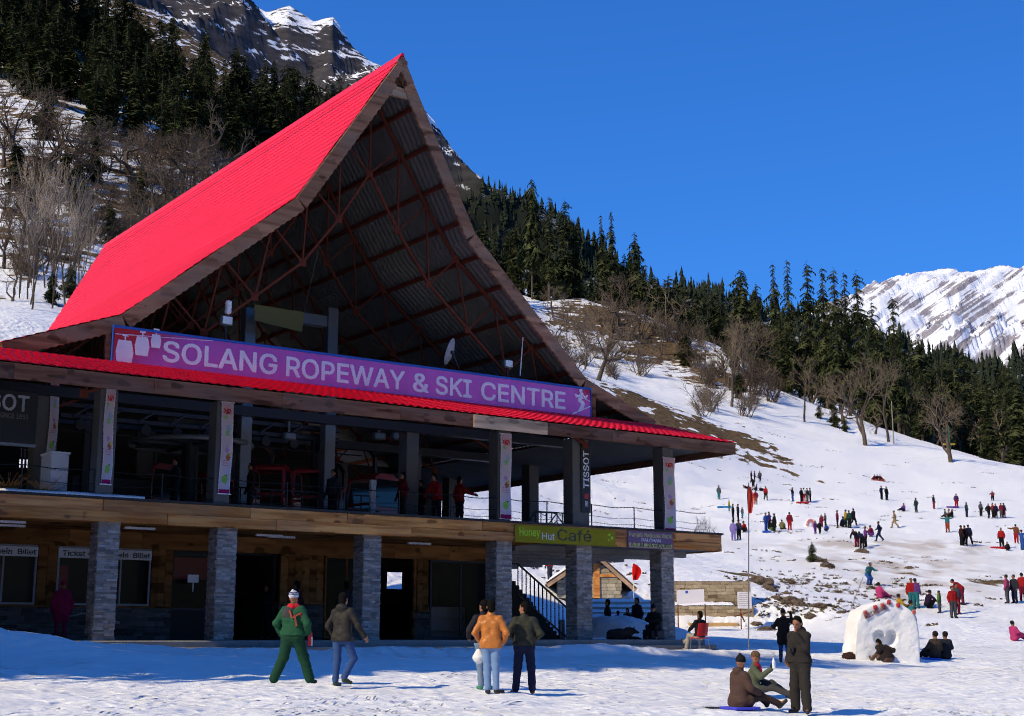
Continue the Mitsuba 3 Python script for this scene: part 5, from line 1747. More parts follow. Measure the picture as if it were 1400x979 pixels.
# more trees among them
for i in range(17):
    px = rng.uniform(985, 1240)
    conifer_px(px, 420 + (px - 985) * .16 + rng.uniform(-6, 40), rng.uniform(370, 420), 'dark conifer in the thicket between the tall trees of the right hand group', 'conifers of the right hand thicket', wide=1.1)
for i in range(34):
    px = rng.uniform(1225, 1420)
    conifer_px(px, 462 + (px - 1225) * .28 + rng.uniform(-14, 55), rng.uniform(420, 520), 'dark conifer in the wood beyond the right end of the snow slope', 'conifers of the wood right of the slope', wide=1.35)
for i in range(34):
    px = rng.uniform(875, 1010)
    conifer_px(px, 366 + (px - 880) * .42 + rng.uniform(-8, 40), rng.uniform(500, 620), 'small dark conifer in the row behind the upper snow hill', 'conifers of the row behind the upper hill', wide=1.3)
for i in range(16):
    px = rng.uniform(1225, 1400)
    conifer_px(px, np.interp(px, [1225, 1400], [490, 540]) + rng.uniform(-15, 25), rng.uniform(325, 390), 'conifer standing among the bare trees behind the crest', 'conifers among the bare trees behind the crest', wide=1.4)
for i in range(54):
    px = rng.uniform(585, 880)
    t = np.interp(px, [585, 640, 700, 760, 880], [190, 262, 300, 340, 372])
    conifer_px(px, t + rng.uniform(0, 80), rng.uniform(480, 560), 'dark conifer in the dense forest right of the roof', 'conifers of the dense forest right of the roof', wide=1.35)
for i in range(190):
    px = rng.uniform(-60, 520)
    lo = np.interp(px, [-60, 0, 100, 200, 260, 330, 430, 520], [10, 10, 40, 110, 145, 175, 205, 230])
    hi = np.interp(px, [-60, 0, 100, 200, 260, 330, 430, 520], [100, 110, 180, 235, 225, 215, 260, 300])
    py = rng.uniform(lo, hi)
    c = ground(px, py, 60, 520)
    conifer(c[0], c[1], rng.uniform(105, 150) * c[1] / 1880, 'dark conifer in the forest above the station roof', 'conifers of the forest above the roof', wide=1.35)
for px, py, h in ((105, 292, 78), (70, 415, 55), (112, 300, 60), (95, 408, 60), (88, 250, 60), (40, 300, 70), (150, 330, 60), (190, 290, 70), (20, 260, 80), (60, 190, 90), (130, 250, 75)):
    c = ground(px, py, 60); conifer(c[0], c[1], h * c[1] / 1880, 'bushy young conifer in the open left hillside', 'young conifers of the left hillside', 5, wide=1.6)
for px, py, h, lab in ((1111, 768, 34, 'small bushy conifer alone on the snow bank'), (1120, 572, 22, 'young conifer by the leaning bare tree'), (1142, 584, 34, 'bushy young conifer at the crest'), (1155, 590, 22, 'dark shrub conifer at the crest right of the bushy one'), (938, 500, 48, 'young conifer in the brush of the hill'), (975, 508, 18, 'tiny conifer on the upper snow field'), (1010, 545, 40, 'young conifer behind the bare tree'), (1060, 525, 40, 'young conifer below the tall right hand group'), (1235, 560, 40, 'young conifer beyond the crest')):
    c = ground(px, py, 50); conifer(c[0], c[1], h * c[1] / 1880, lab, None, 5, wide=2.0)
# a grove left of the picture, whose shadows reach across the forecourt
for x, y, h in ((-19, 22.0, 31), (-23, 20.6, 32), (-20, 24.6, 29), (-27, 19.2, 34), (-32, 13.6, 39), (-36, 13.0, 39)):
    conifer(x, y, h, 'tall conifer of the grove left of the forecourt', 'conifers of the grove left of the forecourt', 5, wide=.78)


def bare_meshes(R_, h=12.0, depth=6, spread=.55, trunk=.022, twist=.25, first=.3, pale=False):
    V = MB(); W = MB()

    def grow(p, d, L, r, lev):
        n = 3 if lev < 3 else 2
        pts = [p]
        for i in range(n):
            d = d + R_.normal(0, twist * .35, 3) + np.array([0, 0, .06])
            d /= np.linalg.norm(d)
            pts.append(pts[-1] + d * L / n)
        k = 6 if lev == 0 else (4 if lev < 3 else 3)
        (V if lev < 3 else W).tube(pts, np.linspace(r, r * .68, n + 1), k, cap=False)
        if lev >= depth: return
        m = int(R_.integers(2, 4)) if 0 < lev < depth - 1 else 3
        for j in range(m):
            ax = R_.normal(0, 1, 3); ax -= d * (ax @ d); ax /= np.linalg.norm(ax) + 1e-9
            a = R_.uniform(.35, 1.0) * spread * (1.3 if lev == 0 else 1.1)
            nd = d * math.cos(a) + ax * math.sin(a)
            start = pts[-1] if j < 2 else pts[int(R_.integers(1, n + 1))]
            grow(start, nd, L * R_.uniform(.62, .85), max(r * R_.uniform(.5, .66), .009), lev + 1)

    grow(np.zeros(3), np.array([R_.normal(0, .08), R_.normal(0, .08), 1.0]), h * first, h * trunk, 0)
    v = np.vstack(V.v + W.v)
    s = h / v[:, 2].max()
    a, b = V.mesh(), W.mesh()
    a.vertices *= s; b.vertices *= s
    return a, b


BARE = []
for i in range(7):
    R_ = np.random.default_rng(300 + i)
    a, b = bare_meshes(R_, 12.0, (7, 7, 6, 7, 7, 7, 5)[i], (.75, .9, .95, .7, .8, .6, .4)[i], (.022, .026, .024, .019, .024, .016, .010)[i], (.3, .5, .6, .3, .4, .25, .15)[i], (.24, .2, .2, .3, .22, .26, .34)[i])
    BARE.append((a, b, mikit.ply(a, 'bark', 60), mikit.ply(b, 'twig_brown')))
LOW = []
for i in range(7):
    R_ = np.random.default_rng(400 + i)
    a, b = bare_meshes(R_, 12.0, (6, 6, 5, 6, 6, 6, 4)[i], (.75, .85, .95, .7, .8, .6, .4)[i], (.022, .024, .022, .018, .022, .016, .009)[i], (.3, .4, .6, .3, .4, .25, .15)[i], (.22, .2, .16, .26, .2, .24, .34)[i])
    LOW.append((a, b, mikit.ply(a, 'bark', 60), mikit.ply(b, 'twig_brown')))



def bare(px, py, hpx, label, group=None, var=None, dark=False, lo=60, wide=1.0, name='bare_tree', cat='bare tree', at=None):
    c = ground(px, py, lo) if at is None else at
    k = thing(name, label, cat, group)
    s = hpx * c[1] / 1880 / 12.0
    var = int(rng.integers(6)) if var is None else var
    tw = T().translate([float(c[0]), float(c[1]), float(c[2]) - .2]).rotate([0, 0, 1], float(rng.uniform(0, 360))).scale([float(s * wide), float(s * wide), float(s)])
    BS = BARE if group is None else LOW
    scene[fresh(k + '__trunk')] = {**BS[var][2], 'to_world': tw}
    d = {**BS[var][3], 'to_world': tw}
    if group and 'poplar' in group: d['bsdf'] = {'type': 'ref', 'id': 'pole_wood'}
    if dark: d['bsdf'] = {'type': 'ref', 'id': 'twig_dark'}
    kb = fresh(k + '__branches'); scene[kb] = d; labels[kb] = {'kind': 'stuff'}


for px, py, h, var, lab in [(1183, 609, 135, 0, 'biggest bare tree, alone on the crest of the snow slope'), (1100, 577, 100, 3, 'leaning bare tree at the left end of the crest'), (1000, 556, 128, 5, 'tall bare tree below the round topped conifer'), (962, 505, 58, 2, 'crooked bare tree on the upper snow field'),
                            (818, 520, 105, 1, 'spreading bare tree just right of the gable'), (800, 505, 95, 3, 'bare tree left of the spreading one by the gable'), (1215, 604, 120, 5, 'bare tree right of the biggest one'), (1300, 632, 120, 4, 'bare tree beside the lift mast'), (1025, 520, 95, 0, 'bare tree between the two tall bare ones on the hill'),
                            (878, 470, 70, 4, 'bare tree in the brush of the hill'), (905, 485, 75, 3, 'bare tree right of the brush on the hill'), (295, 245, 118, 1, 'wide bare tree in front of the forest above the roof'), (22, 235, 175, 0, 'large bare tree at the left edge of the picture'), (15, 412, 85, 2, 'dark crooked bare tree at the left edge above the snow ledge')]:
    bare(px, py, h, lab, None, var, lab.startswith('dark'), wide=.85)
for i in range(84):
    px = rng.uniform(-10, 300); py = rng.uniform(210 + max(0, px - 150) * .3, 410 - px * .35)
    bare(px, py, rng.uniform(50, 105), 'brown bare tree on the snowy left hillside', 'bare trees of the left hillside', dark=rng.random() < .35, wide=1.15)
for i in range(22):
    px = rng.uniform(20, 125); py = rng.uniform(370, 425)
    bare(px, py, rng.uniform(110, 200), 'slim pale bare poplar on the left hillside', 'slim poplars of the left hillside', 6, wide=.8)
for i in range(20):
    px = rng.uniform(745, 930); py = rng.uniform(430, 500)
    bare(px, py, rng.uniform(35, 70), 'brown bare tree in the brush right of the gable', 'bare trees of the brush right of the gable', wide=.9)
for i in range(16):
    px = rng.uniform(985, 1090); py = rng.uniform(505, 545)
    bare(px, py, rng.uniform(35, 75), 'brown bare tree below the tall right hand conifers', 'bare trees below the right hand conifers', wide=.85)
for i in range(22):
    px = rng.uniform(1090, 1400); Y = rng.uniform(330, 400)
    a = at_Y(px, 500, Y); z = float(Hf(a[0], Y)); top = at_Y(px, np.interp(px, [1090, 1400], [500, 560]) + rng.uniform(-20, 40), Y)[2]
    if top - z > 5: bare(px, 0, (top - z) * 1880 / Y, 'brown bare tree behind the crest of the snow slope', 'bare trees behind the crest', at=np.array([a[0], Y, z]), wide=.85)
# brush
def shrub_mesh(R_):
    M = MB()
    for i in range(16):
        a, t = R_.uniform(0, 6.28), R_.uniform(.1, .8)
        d = np.array([math.cos(a) * t, math.sin(a) * t, 1.0]); d /= np.linalg.norm(d)
        p = np.array([R_.normal(0, .15), R_.normal(0, .15), 0])
        L = R_.uniform(.9, 1.5)
        pts = [p, p + d * L * .5 + R_.normal(0, .04, 3), p + d * L + R_.normal(0, .08, 3)]
        M.tube(pts, [.025, .018, .01], 3, cap=False)
        for j in range(6):
            o = pts[1] + (pts[2] - pts[1]) * R_.random() if j % 2 else pts[0] + (pts[1] - pts[0]) * R_.uniform(.4, 1)
            e = d + R_.normal(0, .5, 3); e /= np.linalg.norm(e)
            q = o + e * R_.uniform(.25, .6)
            M.tube([o, q], [.012, .006], 3, cap=False)
            for _ in range(2):
                e2 = e + R_.normal(0, .5, 3); M.tube([o + (q - o) * R_.uniform(.4, 1), q + e2 * .22], [.007, .004], 3, cap=False)
    return M.mesh()


SHRUB = [mikit.ply(shrub_mesh(np.random.default_rng(500 + i)), b) for i, b in enumerate(('twig_brown', 'twig_brown', 'twig_dark', 'twig_brown'))]
for i in range(112):
    where = 'right of the gable' if i < 26 else ('on the left hillside' if i < 92 else 'below the right hand conifers')
    if i < 26: px, py = rng.uniform(755, 960), rng.uniform(425, 525)
    elif i < 92: px, py = rng.uniform(-5, 330), 0; py = rng.uniform(190, max(215, 410 - px * .5))
    else: px, py = rng.uniform(955, 1090), rng.uniform(512, 570)
    c = ground(px, py, 60)
    k = thing('bare_shrub', 'low brown leafless shrub in the snow ' + where, 'shrub', 'low shrubs ' + where)
    s = rng.uniform(14, 40) * c[1] / 1880 / 1.4
    scene[k] = {**SHRUB[int(rng.integers(4))], 'to_world': T().translate([float(c[0]), float(c[1]), float(c[2]) - .1]).rotate([0, 0, 1], float(rng.uniform(0, 360))).scale([float(s * 1.25), float(s * 1.25), float(s)])}

# forest on the far ridge, seen as one mass
def ridge_forest():
    M = RIDGE
    R_ = np.random.default_rng(5)
    V, F, n = [], [], 0
    cnt = 0
    col, s0 = M.shape[0], M.shape[1]
    while cnt < 5200:
        i, j = int(R_.integers(col - 1)), int(R_.integers(28, s0 - 20))
        p = M[i, j] + (M[i + 1, j] - M[i, j]) * R_.random()
        q = (p - EYE); zc = q @ CF
        px, py = 700 + 1880 * q[0] / zc, 489.5 - 1880 * (q @ CU) / zc
        if not (150 < px < 1450 and py < 640): continue
        treeline = 470 + 150 * float(meshkit.noise(np.array([p[0] / 160, p[1] / 160, 3.]), 2))
        if p[2] > treeline and R_.random() < min(1, (p[2] - treeline) / 60): continue
        h = R_.uniform(10, 22) * (1 + .45 * (R_.random() < .10)); w = h * R_.uniform(.13, .2)
        for (a, b, wd) in ((.05, .42, 1.), (.22, .6, .9), (.4, .76, .75), (.58, .9, .55), (.74, 1., .36)):
            k = 4
            t0 = R_.uniform(0, 6.3)
            ring = [(p[0] + w * wd * math.cos(t0 + 6.283 * q_ / k) * R_.uniform(.5, 1.35), p[1] + w * wd * math.sin(t0 + 6.283 * q_ / k) * R_.uniform(.5, 1.35), p[2] + h * (a + R_.uniform(-.04, .04))) for q_ in range(k)]
            V += ring + [(p[0], p[1], p[2] + h * b)]
            F += [[n + q_, n + (q_ + 1) % k, n + k] for q_ in range(k)]
            n += k + 1
        cnt += 1
    obj('conifer_forest', (np.array(V), F), 'far_needles', label='far conifer forest covering the ridge behind the hill', kind='stuff')


ridge_forest()

# tufts of dry grass sticking out of the slope's snow
def tufts():
    R_ = np.random.default_rng(9)
    V, F, n = [], [], 0
    rows = []
    while len(rows) < 230:
        px, py = (R_.uniform(640, 1400), R_.uniform(560, 860)) if R_.random() < .6 else (R_.normal(1130, 60), R_.normal(815, 22))
        if py < 575 + max(0, px - 1000) * .2: continue
        if py > 800 and px < 1020: continue
        if py > 835 and R_.random() < .6: continue
        rows.append(ground(px, py, 55))
    for c in rows:
        L = R_.uniform(.3, 2.0) * (1 + c[1] / 250); m = int(3 + L * 3)
        dx = R_.uniform(-.12, .35)
        for i in range(m):
            t = R_.normal(0, .4) * L
            x, y = c[0] + t, c[1] + t * dx + R_.normal(0, .12)
            z = float(Hf(x, y)) - .04
            w, h = R_.uniform(.08, .22), R_.uniform(.05, .17)
            for q in range(3):
                a = R_.uniform(0, 6.28)
                V += [(x - w * math.cos(a), y - w * math.sin(a), z), (x + w * math.cos(a), y + w * math.sin(a), z), (x + R_.normal(0, .1), y + R_.normal(0, .1), z + h)]
                F.append([n, n + 1, n + 2]); n += 3
    obj('grass_tufts', (np.array(V), F), 'dry_grass', label='tufts of dry grass poking through the snow of the slope', kind='stuff')


scene['dry_grass'] = dif(.10, .075, .045)
tufts()
# ------------------------------------------------------------------ people
def surface_nets(fn, lo, hi, h):
    """closed mesh of fn < 0, naive surface nets"""
    lo, hi = np.asarray(lo, float), np.asarray(hi, float)
    n = np.ceil((hi - lo) / h).astype(int) + 1
    D = fn(lo, n, h)
    D[[0, -1]] = np.maximum(D[[0, -1]], h * .5); D[:, [0, -1]] = np.maximum(D[:, [0, -1]], h * .5); D[:, :, [0, -1]] = np.maximum(D[:, :, [0, -1]], h * .5)
    S = D < 0
    c = [S[a:a + n[0] - 1, b:b + n[1] - 1, d:d + n[2] - 1] for a in (0, 1) for b in (0, 1) for d in (0, 1)]
    cnt = sum(x.astype(int) for x in c)
    act = (cnt > 0) & (cnt < 8)
    idx = -np.ones(act.shape, int)
    cells = np.argwhere(act)
    idx[act] = np.arange(len(cells))
    acc, w = np.zeros((len(cells), 3)), np.zeros(len(cells))
    corner = lambda o: D[cells[:, 0] + o[0], cells[:, 1] + o[1], cells[:, 2] + o[2]]
    offs = [np.array(o) for o in np.ndindex(2, 2, 2)]
    vals = {tuple(o): corner(o) for o in offs}
    for o in offs:
        for ax in range(3):
            if o[ax] == 0:
                q = o.copy(); q[ax] = 1
                a, b = vals[tuple(o)], vals[tuple(q)]
                m = (a < 0) != (b < 0)
                t = np.where(m, a / np.where(m, a - b, 1), 0)
                p = o + np.eye(3)[ax] * t[:, None]
                acc += p * m[:, None]; w += m
    V = lo + (cells + acc / np.maximum(w, 1)[:, None]) * h
    F = []
    for ax in range(3):
        u, v = (ax + 1) % 3, (ax + 2) % 3
        sl = [slice(1, n[i] - 1) for i in range(3)]; sl[ax] = slice(0, n[ax] - 1)
        sl2 = list(sl); sl2[ax] = slice(1, n[ax])
        A, B = S[tuple(sl)], S[tuple(sl2)]
        for flag_, m in ((0, A & ~B), (1, B & ~A)):
            g = np.argwhere(m)
            if not len(g): continue
            for i in range(3):
                if i != ax: g[:, i] += 1
            eu, ev = np.eye(3, dtype=int)[u], np.eye(3, dtype=int)[v]
            q = [idx[tuple((g - d).T)] for d in (eu + ev, ev, 0 * eu, eu)]
            q = np.stack(q, 1)
            if flag_: q = q[:, ::-1]
            F += [q[:, [0, 1, 2]], q[:, [0, 2, 3]]]
    return V, np.vstack(F)


class Field:
    """smooth union of round cones and ellipsoids, each evaluated only near itself"""

    def __init__(self, k=.03):
        self.pr, self.k = [], k

    def cone(self, p, q, r1, r2=None, k=None, sub=False):
        self.pr.append(('c', np.asarray(p, float), np.asarray(q, float), r1, r1 if r2 is None else r2, self.k if k is None else k, sub)); return self

    def ell(self, c, r, k=None, sub=False, R=None):
        self.pr.append(('e', np.asarray(c, float), np.asarray(r, float), R, None, self.k if k is None else k, sub)); return self

    def bounds(self):
        lo, hi = np.full(3, 9e9), np.full(3, -9e9)
        for p in self.pr:
            if p[6]: continue
            if p[0] == 'c':
                r = max(p[3], p[4]); lo = np.minimum(lo, np.minimum(p[1], p[2]) - r); hi = np.maximum(hi, np.maximum(p[1], p[2]) + r)
            else:
                r = p[2].max(); lo = np.minimum(lo, p[1] - r); hi = np.maximum(hi, p[1] + r)
        return lo, hi

    def __call__(self, lo, n, h):
        D = np.full(tuple(n), .4)
        ax = [lo[i] + np.arange(n[i]) * h for i in range(3)]
        for kind, a, b, c, d, k, sub in self.pr:
            if kind == 'c':
                r = max(c, d) + k + 2.5 * h; l0, h0 = np.minimum(a, b) - r, np.maximum(a, b) + r
            else:
                r = b.max() + k + 2.5 * h; l0, h0 = a - r, a + r
            i0 = np.clip(np.floor((l0 - lo) / h).astype(int), 0, n); i1 = np.clip(np.ceil((h0 - lo) / h).astype(int) + 1, 0, n)
            if np.any(i1 <= i0): continue
            X = np.stack(np.meshgrid(*[ax[i][i0[i]:i1[i]] for i in range(3)], indexing='ij'), -1)
            if kind == 'c':
                ba = b - a; L2 = ba @ ba + 1e-12
                t = np.clip(((X - a) @ ba) / L2, 0, 1)
                e = np.linalg.norm(X - a - t[..., None] * ba, axis=-1) - (c + (d - c) * t)
            else:
                Y = X - a
                if c is not None: Y = Y @ c
                q = np.linalg.norm(Y / b, axis=-1)
                e = (q - 1) * b.min() * np.where(q > 1, 1, 1) * (1 + .0 * q)
            s = tuple(slice(i0[i], i1[i]) for i in range(3))
            old = D[s]
            if sub:
                m = np.clip(.5 - .5 * (-e - old) / k * -1, 0, 1) if False else None
                D[s] = np.maximum(old, -e)
            else:
                m = np.clip(.5 + .5 * (old - e) / k, 0, 1)
                D[s] = old * (1 - m) + e * m - k * m * (1 - m)
        return D


def unit(v): v = np.asarray(v, float); return v / (np.linalg.norm(v) + 1e-12)


def pose_joints(pose, hgt=1.72):
    """joints in the person's frame: x to its right, y forward, z up"""
    s = hgt / 1.72
    J = {}
    pel = np.array(pose.get('pelvis', (0, 0, .93)))
    lean = np.array(pose.get('lean', (0, .02, 1.0))); lean = unit(lean)
    rt = unit(np.array(pose.get('right', (1, 0, 0))))
    J['pel'] = pel
    J['chest'] = pel + lean * .36
    J['neck'] = pel + lean * .53 + np.array(pose.get('neckoff', (0, 0, 0)))
    hd = unit(np.array(pose.get('head', lean)))
    J['head'] = J['neck'] + hd * .155
    for sd, n in ((-1, 'l'), (1, 'r')):
        J['hip' + n] = pel + rt * sd * .095 + np.array([0, 0, -.03])
        J['sho' + n] = pel + lean * .455 + rt * sd * .165
        for j, dflt in (('kne', (sd * .11, .02, .50)), ('ank', (sd * .12, -.02, .09)), ('toe', (sd * .14, .13, .04)), ('elb', (sd * .27, -.03, 1.12)), ('wri', (sd * .27, .08, .88))):
            J[j + n] = np.array(pose.get(j + n, dflt), float)
        J['fin' + n] = np.array(pose.get('fin' + n, J['wri' + n] + unit(J['wri' + n] - J['elb' + n]) * .1), float)
    J = {k: np.asarray(v) * s for k, v in J.items()}
    J['s'] = s
    J['face'] = unit(np.array(pose.get('face', (0, 1, 0))))
    J['hd'] = hd
    return J


def head_field(F, J, hairless=True):
    s, f, hd = J['s'], J['face'], J['hd']
    up = unit(hd); f = unit(f - up * (f @ up)); r = np.cross(f, up)
    h = J['head']
    R = np.stack([r, f, up], 1)
    F.cone(J['neck'] - up * .06 * s, h - up * .02 * s, .056 * s, .052 * s, .02)
    F.ell(h + up * .035 * s - f * .008 * s, np.array([.075, .094, .098]) * s, .02, R=R)
    F.ell(h - up * .045 * s + f * .028 * s, np.array([.056, .066, .068]) * s, .025, R=R)
    F.cone(h + f * .088 * s + up * .012 * s, h + f * .108 * s - up * .022 * s, .010 * s, .015 * s, .012)        # nose
    F.ell(h + f * .085 * s - up * .058 * s, np.array([.026, .012, .008]) * s, .008, R=R)                           # lips
    F.ell(h + f * .078 * s + up * .032 * s, np.array([.052, .014, .010]) * s, .010, R=R)                           # brow
    F.ell(h + f * .075 * s - up * .092 * s, np.array([.022, .02, .018]) * s, .012, R=R)                            # chin
    for sd in (-1, 1):
        F.ell(h + r * sd * .078 * s - f * .008 * s - up * .005 * s, np.array([.012, .022, .034]) * s, .008, R=R)   # ears
        F.ell(h + r * sd * .034 * s + f * .094 * s + up * .014 * s, np.array([.018, .012, .012]) * s, .004, sub=True, R=R)
    return h, r, f, up


def hand_field(F, J, n, sd, curl=.5):
    """palm, four fingers of their own lengths with a bend, and a thumb at the side of the palm"""
    s = J['s']
    w, e, t = J['wri' + n], J['elb' + n], J['fin' + n]
    d = unit(t - w)
    a = unit(w - e)
    nrm = unit(np.cross(d, np.cross(unit(np.array(J.get('palm' + n, (-sd, .25, 0)))), d)) + 1e-6)
    side = np.cross(d, nrm)
    if side @ J['face'] < 0: side = -side
    F.cone(w, w + d * .045 * s, .027 * s, .030 * s, .012)
    for i, (o, L) in enumerate(((-1.5, .062), (-.5, .075), (.5, .080), (1.5, .072))):
        b = w + d * .085 * s + side * o * .019 * s
        F.cone(w + d * .03 * s + side * o * .014 * s, b, .016 * s, .0125 * s, .01)
        k1 = b + (d * math.cos(curl * .7) + nrm * math.sin(curl * .7)) * L * .5 * s
        k2 = k1 + (d * math.cos(curl * 1.9) + nrm * math.sin(curl * 1.9)) * L * .5 * s
        F.cone(b, k1, .0105 * s, .0095 * s, .003); F.cone(k1, k2, .0095 * s, .0080 * s, .003)
    b = w + d * .025 * s + side * .025 * s
    k1 = b + (side * .8 + d * .5 + nrm * .35) * .042 * s
    F.cone(b, k1, .016 * s, .012 * s, .006); F.cone(k1, k1 + (d * .9 + nrm * .3) * .030 * s, .0115 * s, .009 * s, .003)


def arm_chain(F, J, n, r0, r1, r2, end=1.0):
    F.cone(J['sho' + n], J['elb' + n], r0, r1); F.cone(J['elb' + n], J['elb' + n] + (J['wri' + n] - J['elb' + n]) * end, r1, r2)


def torso(F, J, r, belly=1.0, z0=None):
    s = J['s']
    rt = unit(J['shor'] - J['shol'])
    for sd in (-1, 1):
        F.cone(J['pel'] + rt * sd * .065 * s, J['chest'] + rt * sd * .075 * s, r * belly, r * 1.05)
    F.cone(J['shol'], J['shor'], r * .60, r * .60)
    for n in 'lr': F.cone(J['neck'] - np.array([0, 0, .02]) * s, J['sho' + n], r * .45, r * .5)
    F.cone(J['chest'], J['neck'] - unit(J['neck'] - J['chest']) * .04 * s, r, r * .6)


def wrinkle(field, amp, freq=(7, 7, 13), seed=0, dirn=None, clip=None):
    def fn(lo, n, h):
        D = field(lo, n, h)
        near = np.abs(D) < .06
        ii = np.argwhere(near)
        P_ = lo + ii * h
        w = meshkit.fbm(P_ * np.array(freq), 3, seed) - .5
        fold = np.sin((P_ @ np.array([9., 5., 38.])) + 9 * meshkit.fbm(P_ * 5, 2, seed + 3)) * .12
        D[near] += amp * (w * 1.6 + fold)
        if clip is not None:
            for (p, nn) in clip:
                X = [lo[i] + np.arange(n[i]) * h for i in range(3)]
                pl = (X[0] - p[0])[:, None, None] * nn[0] + (X[1] - p[1])[None, :, None] * nn[1] + (X[2] - p[2])[None, None, :] * nn[2]
                D = np.maximum(D, pl)
        return D
    return fn


def field_mesh(F, h, amp=0, seed=0, clip=None, freq=(7, 7, 13), pad=.05):
    lo, hi = F.bounds()
    fn = wrinkle(F, amp, freq, seed, clip=clip) if (amp or clip) else F
    return surface_nets(fn, lo - pad, hi + pad, h)


def person_frame(pos, yaw):
    c, s = math.cos(yaw), math.sin(yaw)
    return lambda v: np.stack([v[:, 0] * c - v[:, 1] * s, v[:, 0] * s + v[:, 1] * c, v[:, 2]], 1) + pos


SKIN = {'type': 'principled', 'base_color': {'type': 'rgb', 'value': [.30, .135, .075]}, 'roughness': .5, 'specular': .3}
scene['skin'] = {'type': 'twosided', 'bsdf': SKIN}
scene['hair_black'] = dif(.010, .009, .009)
CLOTH = {}


def cloth(col, rough=.85, spec=.15):
    key = 'cloth_' + '_'.join(f'{int(c * 1000)}' for c in col) + f'_{int(rough * 100)}'
    if key not in scene: scene[key] = {'type': 'twosided', 'bsdf': {'type': 'principled', 'base_color': {'type': 'rgb', 'value': list(col)}, 'roughness': rough, 'specular': spec}}
    return key


